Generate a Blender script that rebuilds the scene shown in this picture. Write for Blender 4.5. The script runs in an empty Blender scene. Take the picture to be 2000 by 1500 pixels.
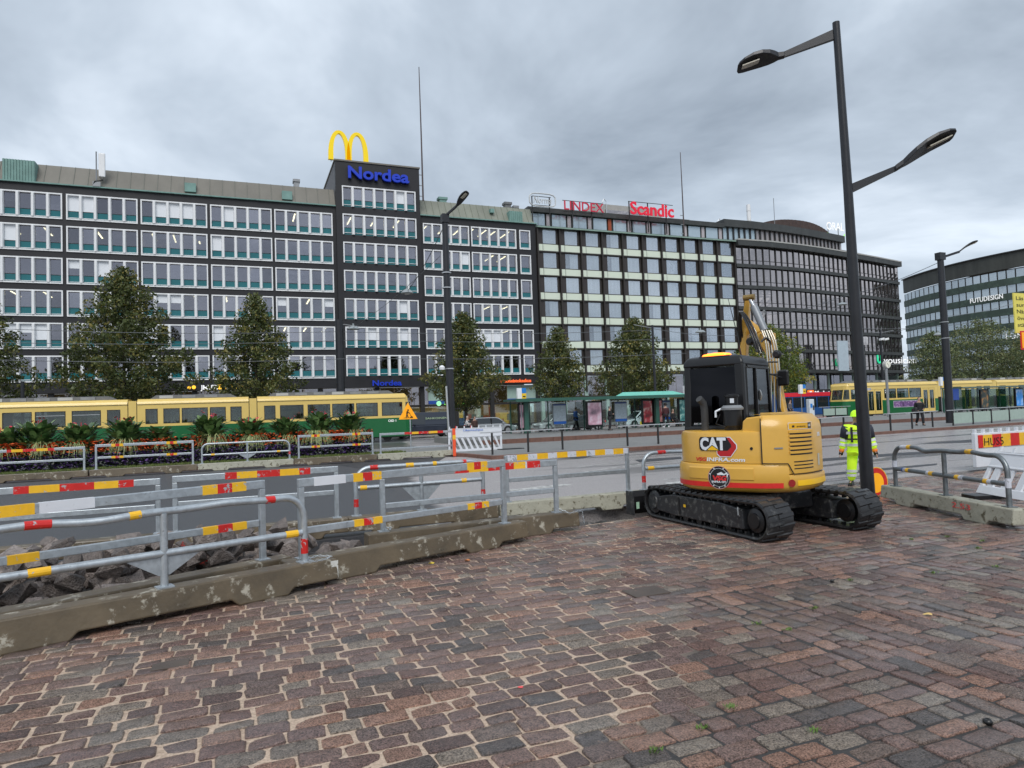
import bpy, bmesh, math, random
import numpy as np
from mathutils import Vector, Matrix
random.seed(7)
S = bpy.context.scene
C = S.collection
R = math.radians
# ---------------------------------------------------------------- camera, sky, light, exposure
YAW, PITCH, ROLL, HC, FPX = R(21.8), math.atan(54/1329), .035, 1.95, 1329.
fw = Vector((math.sin(YAW)*math.cos(PITCH), math.cos(YAW)*math.cos(PITCH), math.sin(PITCH)))
r0 = Vector((math.cos(YAW), -math.sin(YAW), 0)); u0 = r0.cross(fw)
RR = math.cos(ROLL)*r0-math.sin(ROLL)*u0; UU = math.sin(ROLL)*r0+math.cos(ROLL)*u0
CAM = Vector((0, 0, HC))
cam = bpy.data.cameras.new('camera'); co = bpy.data.objects.new('camera', cam); C.objects.link(co)
cam.sensor_width = 36; cam.lens = 36*FPX/2000; cam.clip_end = 3000; cam.clip_start = .05
m = Matrix((RR, UU, -fw)).transposed().to_4x4(); m.translation = CAM; co.matrix_world = m
S.camera = co
def ray(x, y): return RR*((x-1000)/FPX)+UU*((750-y)/FPX)+fw
def atz(x, y, z=0):
    d = ray(x, y); return CAM+d*((z-HC)/d.z)
def atY(x, y, Y):
    d = ray(x, y); return CAM+d*(Y/d.y)
S.render.resolution_x, S.render.resolution_y = 1024, 768
S.view_settings.view_transform = 'Standard'; S.view_settings.look = 'None'
S.view_settings.exposure = .8; S.view_settings.gamma = 1
S.view_settings.use_curve_mapping = False
W = bpy.data.worlds.new('World'); S.world = W; W.use_nodes = True
nt = W.node_tree; nt.nodes.clear()
N = nt.nodes.new; L = nt.links.new
sky = N('ShaderNodeTexSky'); sky.sky_type = 'NISHITA'; sky.sun_disc = False
sky.sun_elevation = R(38); sky.sun_rotation = R(200)
b1 = N('ShaderNodeBackground'); b1.inputs[1].default_value = .08; L(sky.outputs[0], b1.inputs[0])
tc = N('ShaderNodeTexCoord'); sep = N('ShaderNodeSeparateXYZ'); L(tc.outputs['Generated'], sep.inputs[0])
def wm(op, a, b=None):
    n = N('ShaderNodeMath'); n.operation = op
    for i, v in enumerate((a, b)):
        if v is None: continue
        if isinstance(v, (int, float)): n.inputs[i].default_value = v
        else: L(v, n.inputs[i])
    return n.outputs[0]
az = wm('ADD', wm('MAXIMUM', sep.outputs[2], 0.0), .22)
cb = N('ShaderNodeCombineXYZ'); L(wm('DIVIDE', sep.outputs[0], az), cb.inputs[0]); L(wm('DIVIDE', sep.outputs[1], az), cb.inputs[1])
n1 = N('ShaderNodeTexNoise'); n1.inputs['Scale'].default_value = 1.15; n1.inputs['Detail'].default_value = 6; n1.inputs['Roughness'].default_value = .56; n1.inputs['Distortion'].default_value = .35
L(cb.outputs[0], n1.inputs['Vector'])
cr = N('ShaderNodeValToRGB'); e = cr.color_ramp.elements
e[0].position = .3; e[0].color = (.19, .225, .27, 1); e[1].position = .68; e[1].color = (.54, .595, .66, 1)
k = cr.color_ramp.elements.new(.5); k.color = (.335, .385, .445, 1)
L(n1.outputs[0], cr.inputs[0])
b2 = N('ShaderNodeBackground'); b2.inputs[1].default_value = 1.0; L(cr.outputs[0], b2.inputs[0])
mx = N('ShaderNodeMixShader'); mx.inputs[0].default_value = .93
L(b1.outputs[0], mx.inputs[1]); L(b2.outputs[0], mx.inputs[2])
wo = N('ShaderNodeOutputWorld'); L(mx.outputs[0], wo.inputs[0])
sd = bpy.data.lights.new('sun', 'SUN'); sd.energy = 1.25; sd.angle = R(35); sd.color = (1, .97, .93)
so = bpy.data.objects.new('sun', sd); C.objects.link(so)
dv = Vector((math.sin(R(200))*math.cos(R(48)), math.cos(R(200))*math.cos(R(48)), math.sin(R(48))))
so.rotation_euler = dv.to_track_quat('Z', 'Y').to_euler()

# ---------------------------------------------------------------- materials
def mat(name, col, rough=.6, metal=0., var=.12, vs=3., bump=0., bs=30., dirt=None, spec=.5, emit=None, es=1., coat=0., streak=False, rv=0.):
    M = bpy.data.materials.get(name)
    if M: return M
    M = bpy.data.materials.new(name); M.use_nodes = True; t = M.node_tree; P = t.nodes['Principled BSDF']
    P.inputs['Roughness'].default_value = rough; P.inputs['Metallic'].default_value = metal
    P.inputs['Specular IOR Level'].default_value = spec; P.inputs['Coat Weight'].default_value = coat
    P.inputs['Base Color'].default_value = (*col, 1)
    if emit: P.inputs['Emission Color'].default_value = (*emit, 1); P.inputs['Emission Strength'].default_value = es
    n = t.nodes.new; l = t.links.new
    tc = n('ShaderNodeTexCoord')
    if var or dirt or rv:
        no = n('ShaderNodeTexNoise'); no.inputs['Scale'].default_value = vs; no.inputs['Detail'].default_value = 6; no.inputs['Roughness'].default_value = .65
        if streak:
            mp = n('ShaderNodeMapping'); mp.inputs['Scale'].default_value = (1, 1, .15); l(tc.outputs['Object'], mp.inputs[0]); l(mp.outputs[0], no.inputs['Vector'])
        else: l(tc.outputs['Object'], no.inputs['Vector'])
        mr = n('ShaderNodeMapRange'); mr.inputs[1].default_value = .25; mr.inputs[2].default_value = .75
        mr.inputs[3].default_value = 1-var; mr.inputs[4].default_value = 1+var; l(no.outputs[0], mr.inputs[0])
        vm = n('ShaderNodeVectorMath'); vm.operation = 'SCALE'; vm.inputs[0].default_value = col; l(mr.outputs[0], vm.inputs['Scale'])
        out = vm.outputs[0]
        if dirt:
            dc, lo, hi, dsx = dirt
            n2 = n('ShaderNodeTexNoise'); n2.inputs['Scale'].default_value = dsx; n2.inputs['Detail'].default_value = 8; n2.inputs['Roughness'].default_value = .7
            l(tc.outputs['Object'], n2.inputs['Vector'])
            m2 = n('ShaderNodeMapRange'); m2.inputs[1].default_value = lo; m2.inputs[2].default_value = hi; l(n2.outputs[0], m2.inputs[0])
            mi = n('ShaderNodeMix'); mi.data_type = 'RGBA'; l(m2.outputs[0], mi.inputs[0]); l(out, mi.inputs[6]); mi.inputs[7].default_value = (*dc, 1)
            out = mi.outputs[2]
        l(out, P.inputs['Base Color'])
        if rv:
            m3 = n('ShaderNodeMapRange'); m3.inputs[1].default_value = .3; m3.inputs[2].default_value = .7
            m3.inputs[3].default_value = rough-rv; m3.inputs[4].default_value = rough+rv; l(no.outputs[0], m3.inputs[0]); l(m3.outputs[0], P.inputs['Roughness'])
    if bump:
        nb = n('ShaderNodeTexNoise'); nb.inputs['Scale'].default_value = bs; nb.inputs['Detail'].default_value = 5; l(tc.outputs['Object'], nb.inputs['Vector'])
        bp = n('ShaderNodeBump'); bp.inputs['Strength'].default_value = 1; bp.inputs['Distance'].default_value = bump
        l(nb.outputs[0], bp.inputs['Height']); l(bp.outputs[0], P.inputs['Normal'])
    return M
def glass(name, tint=(.55, .6, .62), fac=.45, gcol=(.85, .86, .9), rough=.03, wav=0.):
    M = bpy.data.materials.new(name); M.use_nodes = True; t = M.node_tree; t.nodes.clear(); n = t.nodes.new; l = t.links.new
    a = n('ShaderNodeBsdfTransparent'); a.inputs[0].default_value = (*tint, 1)
    g = n('ShaderNodeBsdfGlossy'); g.inputs[0].default_value = (*gcol, 1); g.inputs['Roughness'].default_value = rough
    if wav:
        tc = n('ShaderNodeTexCoord'); nb = n('ShaderNodeTexNoise'); nb.inputs['Scale'].default_value = .8; l(tc.outputs['Object'], nb.inputs['Vector'])
        bp = n('ShaderNodeBump'); bp.inputs['Distance'].default_value = wav; l(nb.outputs[0], bp.inputs['Height']); l(bp.outputs[0], g.inputs['Normal'])
    lw = n('ShaderNodeLayerWeight'); lw.inputs[0].default_value = .4
    mr = n('ShaderNodeMapRange'); mr.inputs[3].default_value = fac; mr.inputs[4].default_value = min(1, fac+.5); l(lw.outputs['Fresnel'], mr.inputs[0])
    x = n('ShaderNodeMixShader'); l(mr.outputs[0], x.inputs[0]); l(a.outputs[0], x.inputs[1]); l(g.outputs[0], x.inputs[2])
    o = n('ShaderNodeOutputMaterial'); l(x.outputs[0], o.inputs[0]); return M

M_ = {}
def defm():
    d = M_
    d['granite_dark'] = mat('black_stone_cladding', (.011, .011, .014), .55, var=.25, vs=.6, bump=.002, bs=4, rv=.1)
    d['white'] = mat('white_paint', (.78, .79, .8), .4, var=.05)
    d['teal'] = mat('teal_panel', (.01, .135, .155), .2, var=.15, vs=.5, spec=.6)
    d['blind'] = mat('window_blind', (.75, .78, .82), .8, var=.03)
    d['inside'] = mat('office_interior', (.16, .15, .14), .9, var=.3, vs=.3)
    d['tube'] = mat('lit_ceiling_tube', (1, 1, .8), emit=(1, .88, .55), es=5)
    d['roofmetal'] = mat('brown_grey_seamed_roof', (.165, .155, .132), .6, var=.2, vs=.4, streak=True)
    d['roofgreen'] = mat('verdigris_copper', (.23, .33, .28), .6, var=.2, vs=.7)
    d['verdi'] = mat('bright_verdigris', (.17, .30, .27), .6, var=.2, vs=1)
    d['glass'] = glass('office_glass', (.6, .62, .62), .36, (.60, .58, .64), .02, .004)
    d['glassdark'] = glass('bronze_tinted_glass', (.12, .10, .09), .50, (.84, .75, .73), .02, .04)
    d['glassclear'] = glass('clear_glass', (.86, .93, .9), .1, (.9, .9, .9), .02)
    d['glasstram'] = glass('vehicle_glass', (.62, .68, .66), .06, (.8, .84, .86), .03)
    d['glass2'] = glass('office_glass_b', (.6, .62, .62), .28, (.60, .58, .64), .02, .006); d['glass3'] = glass('office_glass_c', (.6, .62, .62), .46, (.62, .60, .66), .02, .006)
    d['curtain'] = mat('pale_blue_curtain', (.76, .79, .79), .9, var=.08, vs=2.2, streak=True)
    d['bronze'] = mat('dark_bronze_frame', (.028, .023, .02), .5, var=.2)
    d['brownpanel'] = mat('dark_brown_panel', (.035, .028, .027), .5, var=.2)
    d['cream'] = mat('pale_green_glass_panel', (.66, .73, .61), .3, var=.04, vs=.7)
    d['coppered'] = mat('dark_patinated_copper', (.04, .043, .042), .5, var=.35, vs=.8, streak=True, dirt=((.11, .13, .115), .58, .85, 1.2))
    d['coppergreen'] = mat('green_patinated_copper', (.045, .07, .055), .6, var=.4, vs=.5, streak=True, dirt=((.10, .16, .11), .5, .8, .7))
    d['mullion'] = mat('black_mullion', (.02, .019, .019), .45, var=.1)
    d['greypane'] = mat('grey_lower_pane', (.34, .36, .36), .25, var=.3, vs=.6)
    d['black'] = mat('black_paint', (.008, .008, .009), .36, var=.2, bump=.0006, bs=60)
    d['lampblack'] = mat('black_pole_paint', (.017, .018, .022), .38, var=.3, vs=4, dirt=((.09, .09, .09), .66, .8, 6), bump=.0006, bs=40)
    d['rubber'] = mat('wet_rubber', (.018, .018, .019), .38, var=.3, vs=8, dirt=((.12, .12, .115), .56, .75, 7), bump=.002, bs=30, rv=.15)
    d['muddy'] = mat('mud_splashed_black_steel', (.02, .021, .024), .4, var=.3, vs=10, dirt=((.16, .16, .15), .52, .7, 11), bump=.001, bs=60)
    d['cat'] = mat('yellow_machine_paint', (.66, .375, .06), .32, var=.07, vs=2, coat=.25, bump=.0006, bs=5, dirt=((.40, .25, .06), .62, .95, 5))
    d['catlight'] = mat('bright_yellow_strip', (.85, .5, .01), .3, var=.05)
    d['red'] = mat('red_paint', (.62, .02, .015), .4, var=.12, vs=9)
    d['yellow'] = mat('yellow_tape', (.85, .48, .02), .4, var=.12, vs=9, dirt=((.38, .40, .41), .60, .63, 15))
    d['tapered'] = mat('red_tape', (.58, .018, .015), .4, var=.15, vs=9, dirt=((.38, .40, .41), .58, .61, 13))
    d['tapewhite'] = mat('scuffed_white_tape', (.6, .62, .68), .5, var=.1, vs=9, dirt=((.3, .32, .35), .55, .6, 14))
    d['steel'] = mat('galvanised_steel', (.45, .49, .52), .42, .65, var=.18, vs=14, dirt=((.16, .17, .18), .60, .75, 22), bump=.0006, bs=45, rv=.1)
    d['steeldark'] = mat('weathered_galvanised_steel', (.21, .23, .24), .42, .75, var=.25, vs=14, bump=.003, bs=14, rv=.1)
    d['chrome'] = mat('polished_rod', (.7, .7, .7), .15, 1, var=0)
    d['greymetal'] = mat('grey_metal', (.28, .29, .30), .45, .4, var=.15)
    d['concrete'] = mat('wet_mossy_concrete', (.115, .088, .055), .42, var=.4, vs=2.4, dirt=((.40, .37, .30), .56, .63, 4.5), bump=.004, bs=22, rv=.15)
    d['concretep'] = mat('pitted_pale_concrete', (.36, .35, .28), .7, var=.2, vs=3, dirt=((.10, .085, .05), .55, .63, 9), bump=.01, bs=16)
    d['asphalt'] = mat('grey_asphalt', (.10, .098, .10), .55, var=.2, vs=.5, bump=.003, bs=70, rv=.2)
    d['paving'] = mat('grey_paving', (.20, .20, .195), .6, var=.15, vs=1, bump=.002, bs=30, rv=.2)
    d['kerb'] = mat('red_granite_kerb', (.15, .075, .055), .55, var=.3, vs=4, dirt=((.30, .24, .2), .62, .75, 6), bump=.004, bs=20, rv=.15)
    d['kerbtop'] = mat('pale_granite', (.34, .28, .25), .6, var=.2, vs=5, bump=.002, bs=30)
    d['soil'] = mat('wet_brown_soil', (.085, .065, .05), .8, var=.5, vs=7, bump=.03, bs=16, dirt=((.22, .19, .16), .6, .7, 30))
    d['soildark'] = mat('black_wet_subgrade', (.022, .022, .024), .6, var=.5, vs=2, bump=.02, bs=10)
    d['rock'] = None
    d['tramyellow'] = mat('cream_yellow_enamel', (.72, .52, .15), .3, var=.05, vs=.7, coat=.2)
    d['tramgreen'] = mat('dark_green_enamel', (.008, .12, .035), .3, var=.1, vs=.7, coat=.2)
    d['tramroof'] = mat('grey_roof_equipment', (.15, .155, .16), .6, var=.2)
    d['sheltergreen'] = mat('dark_green_shelter_paint', (.03, .10, .075), .4, var=.1)
    d['skin'] = mat('skin', (.45, .27, .20), .5, var=.05)
    d['cloth_black'] = mat('black_cloth', (.012, .012, .014), .85, var=.2, vs=8, bump=.004, bs=14)
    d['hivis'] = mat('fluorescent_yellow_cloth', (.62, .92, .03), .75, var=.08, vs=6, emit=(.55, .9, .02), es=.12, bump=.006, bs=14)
    d['reflective'] = mat('silver_reflective_tape', (.6, .62, .62), .35, var=.05)
    d['bark'] = mat('tree_bark', (.05, .042, .033), .9, var=.3, vs=9, bump=.01, bs=20)
    d['rail'] = mat('bright_handrail', (.55, .56, .57), .3, .6, var=.05)
    d['bluesign'] = mat('deep_blue_letters', (.01, .035, .42), .35, var=0, emit=(.0, .04, .5), es=.12)
    d['redsign'] = mat('red_letters', (.6, .01, .04), .35, var=0, emit=(.7, .01, .03), es=.2)
    d['whitesign'] = mat('white_letters', (.85, .85, .85), .4, var=0, emit=(.9, .9, .9), es=.25)
    d['goldarch'] = mat('golden_sign', (.85, .62, .0), .35, var=0, emit=(.9, .62, 0), es=.12)
    d['lit'] = mat('lit_shop_interior', (.32, .23, .12), .8, var=.6, vs=.9, emit=(.75, .5, .18), es=.06)
    d['minty'] = mat('pale_green_shop_panel', (.33, .45, .40), .3, var=.1)
    d['bluestripe'] = mat('blue_stripe', (.02, .07, .35), .4, var=.05)
    d['plastic'] = mat('white_barrier_plastic', (.68, .70, .74), .4, var=.05, vs=4, dirt=((.4, .4, .4), .62, .8, 9))
defm()

# ---------------------------------------------------------------- object helpers
MTX = {}
def tag(o, label=None, cat=None, group=None, kind=None):
    if label: o['label'] = label
    if cat: o['category'] = cat
    if group: o['group'] = group
    if kind: o['kind'] = kind
    return o
def thing(name, label, cat, loc=(0, 0, 0), rz=0., group=None):
    o = bpy.data.objects.new(name, None); C.objects.link(o); o.location = loc; o.rotation_euler = (0, 0, rz)
    o.empty_display_size = .2
    MTX[o.name] = Matrix.Translation(loc) @ Matrix.Rotation(rz, 4, 'Z')
    return tag(o, label, cat, group)
class MB:
    def __init__(s): s.v = []; s.f = []; s.m = []
    def add(s, v, f, mi=0):
        b = len(s.v); s.v += [tuple(p) for p in v]; s.f += [tuple(i+b for i in q) for q in f]; s.m += [mi]*len(f); return s
    def box(s, x0, x1, y0, y1, z0, z1, mi=0):
        v = [(x, y, z) for z in (z0, z1) for y in (y0, y1) for x in (x0, x1)]
        return s.add(v, [(0, 2, 3, 1), (4, 5, 7, 6), (0, 1, 5, 4), (2, 6, 7, 3), (0, 4, 6, 2), (1, 3, 7, 5)], mi)
    def obox(s, c, ux, uy, uz, mi=0):
        c, ux, uy, uz = map(Vector, (c, ux, uy, uz))
        v = [c+ux*i+uy*j+uz*k for k in (-1, 1) for j in (-1, 1) for i in (-1, 1)]
        return s.add(v, [(0, 2, 3, 1), (4, 5, 7, 6), (0, 1, 5, 4), (2, 6, 7, 3), (0, 4, 6, 2), (1, 3, 7, 5)], mi)
    def bar(s, a, b, w, h, up=(0, 0, 1), mi=0):
        a, b = Vector(a), Vector(b); d = (b-a); l = d.length; d.normalize(); up = Vector(up); sd = d.cross(up)
        if sd.length < 1e-4: sd = d.cross(Vector((1, 0, 0)))
        sd.normalize(); up = sd.cross(d)
        return s.obox((a+b)/2, d*l/2, sd*w/2, up*h/2, mi)
    def tube(s, pts, r, n=8, mi=0, caps=True):
        P = [Vector(p) for p in pts]; rs = r if isinstance(r, (list, tuple)) else [r]*len(P)
        v = []; prev = None
        for i, p in enumerate(P):
            d = (P[min(i+1, len(P)-1)]-P[max(i-1, 0)]).normalized()
            if prev is None:
                a = Vector((0, 0, 1)) if abs(d.z) < .9 else Vector((1, 0, 0)); x = d.cross(a).normalized()
            else: x = (prev-d*prev.dot(d)).normalized()
            prev = x; y = d.cross(x)
            for k in range(n): t = 2*math.pi*k/n; v.append(p+(x*math.cos(t)+y*math.sin(t))*rs[i])
        f = [(i*n+k, i*n+(k+1) % n, (i+1)*n+(k+1) % n, (i+1)*n+k) for i in range(len(P)-1) for k in range(n)]
        if caps: f += [tuple(range(n))[::-1], tuple((len(P)-1)*n+k for k in range(n))]
        return s.add(v, f, mi)
    def prism(s, poly, a, b, axis='z', mi=0):
        # poly 2D extruded between a and b along axis: z:(x,y) x:(y,z) y:(x,z)
        def p3(p, h): return {'z': (p[0], p[1], h), 'x': (h, p[0], p[1]), 'y': (p[0], h, p[1])}[axis]
        n = len(poly); v = [p3(p, a) for p in poly]+[p3(p, b) for p in poly]
        f = [(k, (k+1) % n, n+(k+1) % n, n+k) for k in range(n)]+[tuple(range(n))[::-1], tuple(range(n, 2*n))]
        return s.add(v, f, mi)
    def loft(s, rings, mi=0, caps=True, closed=True):
        n = len(rings[0]); v = [p for r_ in rings for p in r_]
        m_ = n if closed else n-1
        f = [(i*n+k, i*n+(k+1) % n, (i+1)*n+(k+1) % n, (i+1)*n+k) for i in range(len(rings)-1) for k in range(m_)]
        if caps: f += [tuple(range(n))[::-1], tuple((len(rings)-1)*n+k for k in range(n))]
        return s.add(v, f, mi)
    def lathe(s, prof, c=(0, 0, 0), n=16, mi=0, ax='z'):
        rings = []
        for r_, z in prof:
            ring = []
            for k in range(n):
                t = 2*math.pi*k/n; x, y = r_*math.cos(t), r_*math.sin(t)
                q = {'z': (x, y, z), 'y': (x, z, y), 'x': (z, x, y)}[ax]
                ring.append((q[0]+c[0], q[1]+c[1], q[2]+c[2]))
            rings.append(ring)
        return s.loft(rings, mi)
    def xf(s, fn): s.v = [tuple(fn(Vector(p))) for p in s.v]; return s
    def build(s, name, mats, parent=None, world=False, smooth=False, bevel=0, segs=2, flip=False):
        v = s.v
        if parent is not None and world:
            im = MTX[parent.name].inverted(); v = [tuple(im @ Vector(p)) for p in v]
        me = bpy.data.meshes.new(name); me.from_pydata(v, [], s.f)
        if not isinstance(mats, (list, tuple)): mats = [mats]
        for q in mats: me.materials.append(q)
        if len(mats) > 1: me.polygons.foreach_set('material_index', s.m)
        bm = bmesh.new(); bm.from_mesh(me); bmesh.ops.recalc_face_normals(bm, faces=bm.faces); bm.to_mesh(me); bm.free()
        if smooth: me.polygons.foreach_set('use_smooth', [True]*len(me.polygons))
        o = bpy.data.objects.new(name, me); C.objects.link(o)
        if parent is not None: o.parent = parent; MTX[o.name] = MTX.get(parent.name, Matrix())
        else: MTX[o.name] = Matrix()
        if bevel:
            b = o.modifiers.new('bevel', 'BEVEL'); b.width = bevel; b.segments = segs; b.limit_method = 'ANGLE'; b.angle_limit = R(40)
            if hasattr(b, 'harden_normals'): b.harden_normals = False
        if smooth and (bevel or smooth == 'auto'):
            try:
                me.set_sharp_from_angle(angle=R(35))
            except Exception: pass
        return o
def inst(src, parent, loc, rz=None, scale=None, name=None):
    o = bpy.data.objects.new(name or src.name.split('.')[0], src.data); C.objects.link(o)
    if parent is not None: o.parent = parent; MTX[o.name] = MTX.get(parent.name, Matrix())
    o.location = loc
    if rz is not None: o.rotation_euler = (0, 0, rz)
    if scale: o.scale = scale
    for md in src.modifiers:
        if md.type == 'BEVEL':
            b = o.modifiers.new('bevel', 'BEVEL'); b.width = md.width; b.segments = md.segments; b.limit_method = 'ANGLE'; b.angle_limit = md.angle_limit
    return o
KIDS = {}
def copy_tree(o, parent=None):
    c = o.copy(); C.objects.link(c); c.parent = parent
    MTX[c.name] = MTX.get(o.name, Matrix())
    for ch in list(o.children): copy_tree(ch, c)
    return c
_tc = {}
def text2d(s, size=1., bold=0., extrude=.02, res=3):
    key = (s, bold, extrude)
    if key not in _tc:
        cu = bpy.data.curves.new('t', 'FONT'); cu.body = s; cu.size = 1; cu.extrude = extrude/2; cu.offset = bold; cu.resolution_u = res
        ob = bpy.data.objects.new('t', cu); me = bpy.data.meshes.new_from_object(ob)
        v = [tuple(p.co) for p in me.vertices]; f = [tuple(p.vertices) for p in me.polygons]
        bpy.data.objects.remove(ob); bpy.data.meshes.remove(me); _tc[key] = (v, f)
    v, f = _tc[key]; return [(x*size, y*size, z) for x, y, z in v], f
def text_on(parent, s, o, ux, uz, width, height, mt, depth=.05, bold=0., name='lettering', letters=False, slant=0.):
    """text on a plane: o = lower left, ux/uz unit vectors, fitted to width x cap height"""
    ux, uz = Vector(ux).normalized(), Vector(uz).normalized(); nn = ux.cross(uz); o = Vector(o)
    v, f = text2d(s, 1, bold, .1)
    if not v: return
    x0 = min(p[0] for p in v); x1 = max(p[0] for p in v); ch = .7
    sx = width/(x1-x0); sz = height/ch
    def put(v): return [o+ux*((p[0]-x0)*sx+slant*p[1]*sz)+uz*(p[1]*sz)+nn*(p[2]/.1*depth) for p in v]
    if not letters: return MB().add(put(v), f).build(name, mt, parent, world=True)
    for i, chh in enumerate(s):
        if chh == ' ': continue
        a, _ = text2d(s[:i+1], 1, bold, .1); bx, bf = text2d(chh, 1, bold, .1)
        off = max(p[0] for p in a)-max(p[0] for p in bx)
        MB().add(put([(p[0]+off, p[1], p[2]) for p in bx]), bf).build('letter', mt, parent, world=True)
def skinmesh(J, E, Rd, sub=1, rz=0):
    """continuous tapered body: joints J {name:(x,y,z)}, edges, radii"""
    names = list(J); idx = {n: i for i, n in enumerate(names)}
    me = bpy.data.meshes.new('s'); me.from_pydata([J[n] for n in names], [(idx[a], idx[b]) for a, b in E], [])
    ob = bpy.data.objects.new('s', me); C.objects.link(ob)
    ob.modifiers.new('k', 'SKIN')
    sv = me.skin_vertices[0].data
    for n in names:
        r_ = Rd.get(n, .05); sv[idx[n]].radius = r_ if isinstance(r_, tuple) else (r_, r_)
        sv[idx[n]].use_root = (n == names[0])
    sb = ob.modifiers.new('u', 'SUBSURF'); sb.levels = sub; sb.render_levels = sub
    dg = bpy.context.evaluated_depsgraph_get(); dg.update()
    e_ = bpy.data.meshes.new_from_object(ob.evaluated_get(dg))
    v = [tuple(p.co) for p in e_.vertices]; f = [tuple(p.vertices) for p in e_.polygons]
    bpy.data.objects.remove(ob); bpy.data.meshes.remove(e_)
    return v, f

# ================================================================ GROUND
def plane_obj(name, poly, z0, z1, mt, kind='structure', parent=None, bevel=0):
    o = MB().prism(poly, z0, z1).build(name, mt, parent)
    if kind: o['kind'] = kind
    return o
def world_mix(M, build):
    pass
# plaza joint material: sand on the left, dark wet grit on the right
def ground_mats():
    M = bpy.data.materials.new('joint_sand_and_grit'); M.use_nodes = True; t = M.node_tree; n = t.nodes.new; l = t.links.new; P = t.nodes['Principled BSDF']
    ge = n('ShaderNodeNewGeometry'); sp = n('ShaderNodeSeparateXYZ'); l(ge.outputs['Position'], sp.inputs[0])
    no = n('ShaderNodeTexNoise'); no.inputs['Scale'].default_value = .55; no.inputs['Detail'].default_value = 6; l(ge.outputs['Position'], no.inputs['Vector'])
    def mth(op, a, b):
        q = n('ShaderNodeMath'); q.operation = op
        for i, v in enumerate((a, b)):
            if isinstance(v, (int, float)): q.inputs[i].default_value = v
            else: l(v, q.inputs[i])
        return q.outputs[0]
    # boundary: sandy where X < 1.1 + .62*(Y-3)
    d = mth('SUBTRACT', mth('ADD', 1.5, mth('MULTIPLY', mth('SUBTRACT', sp.outputs[1], 3.), 1.05)), sp.outputs[0])
    d = mth('ADD', d, mth('MULTIPLY', mth('SUBTRACT', no.outputs[0], .5), 5.))
    mr = n('ShaderNodeMapRange'); mr.inputs[1].default_value = -.5; mr.inputs[2].default_value = .5; l(d, mr.inputs[0])
    n3 = n('ShaderNodeTexNoise'); n3.inputs['Scale'].default_value = 60; n3.inputs['Detail'].default_value = 4; l(ge.outputs['Position'], n3.inputs['Vector'])
    c1 = n('ShaderNodeValToRGB'); c1.color_ramp.elements[0].color = (.33, .24, .17, 1); c1.color_ramp.elements[0].position = .3; c1.color_ramp.elements[1].color = (.60, .46, .35, 1); c1.color_ramp.elements[1].position = .7
    l(n3.outputs[0], c1.inputs[0])
    c2 = n('ShaderNodeValToRGB'); c2.color_ramp.elements[0].color = (.012, .012, .013, 1); c2.color_ramp.elements[1].color = (.06, .055, .05, 1); l(n3.outputs[0], c2.inputs[0])
    mi = n('ShaderNodeMix'); mi.data_type = 'RGBA'; l(mr.outputs[0], mi.inputs[0]); l(c2.outputs[0], mi.inputs[6]); l(c1.outputs[0], mi.inputs[7])
    l(mi.outputs[2], P.inputs['Base Color']); P.inputs['Roughness'].default_value = .62
    bp = n('ShaderNodeBump'); bp.inputs['Distance'].default_value = .004; l(n3.outputs[0], bp.inputs['Height']); l(bp.outputs[0], P.inputs['Normal'])
    # cobble material
    K = bpy.data.materials.new('wet_granite_cobble'); K.use_nodes = True; t = K.node_tree; n = t.nodes.new; l = t.links.new; P = t.nodes['Principled BSDF']
    at = n('ShaderNodeAttribute'); at.attribute_name = 'cob'; oi = n('ShaderNodeObjectInfo')
    fr = mth2(t, 'FRACT', mth2(t, 'ADD', at.outputs['Fac'], oi.outputs['Random']))
    rp = n('ShaderNodeValToRGB'); rp.color_ramp.interpolation = 'CONSTANT'
    cols = [(.20, .118, .10), (.235, .148, .122), (.235, .192, .158), (.145, .095, .085), (.32, .19, .142), (.21, .152, .125), (.26, .165, .138), (.125, .105, .098), (.225, .148, .132), (.29, .24, .195), (.36, .205, .148), (.19, .132, .115)]
    el = rp.color_ramp.elements
    for i, c in enumerate(cols):
        q = el[i] if i < 2 else el.new(i/len(cols)); q.position = i/len(cols); q.color = (*c, 1)
    l(fr, rp.inputs[0])
    ge = n('ShaderNodeNewGeometry')
    na = n('ShaderNodeTexNoise'); na.inputs['Scale'].default_value = 19; na.inputs['Detail'].default_value = 8; na.inputs['Roughness'].default_value = .75; l(ge.outputs['Position'], na.inputs['Vector'])
    nb = n('ShaderNodeTexNoise'); nb.inputs['Scale'].default_value = 95; nb.inputs['Detail'].default_value = 3; l(ge.outputs['Position'], nb.inputs['Vector'])
    nc = n('ShaderNodeTexNoise'); nc.inputs['Scale'].default_value = .8; nc.inputs['Detail'].default_value = 4; l(ge.outputs['Position'], nc.inputs['Vector'])
    s1 = mth2(t, 'ADD', mth2(t, 'MULTIPLY', na.outputs[0], 2.2), mth2(t, 'MULTIPLY', nb.outputs[0], 3.4))
    s1 = mth2(t, 'ADD', s1, -1.78)
    vm = n('ShaderNodeVectorMath'); vm.operation = 'SCALE'; l(rp.outputs[0], vm.inputs[0]); l(s1, vm.inputs['Scale'])
    # sand film on tops in the sandy area, in patches
    sp = n('ShaderNodeSeparateXYZ'); l(ge.outputs['Position'], sp.inputs[0])
    sn = mth2(t, 'SUBTRACT', na.outputs[0], .615)
    sn = mth2(t, 'ADD', sn, mth2(t, 'MULTIPLY', mth2(t, 'SUBTRACT', nc.outputs[0], .5), .5))
    mr = n('ShaderNodeMapRange'); mr.inputs[1].default_value = 0; mr.inputs[2].default_value = .10; mr.inputs[4].default_value = .7; l(sn, mr.inputs[0])
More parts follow.
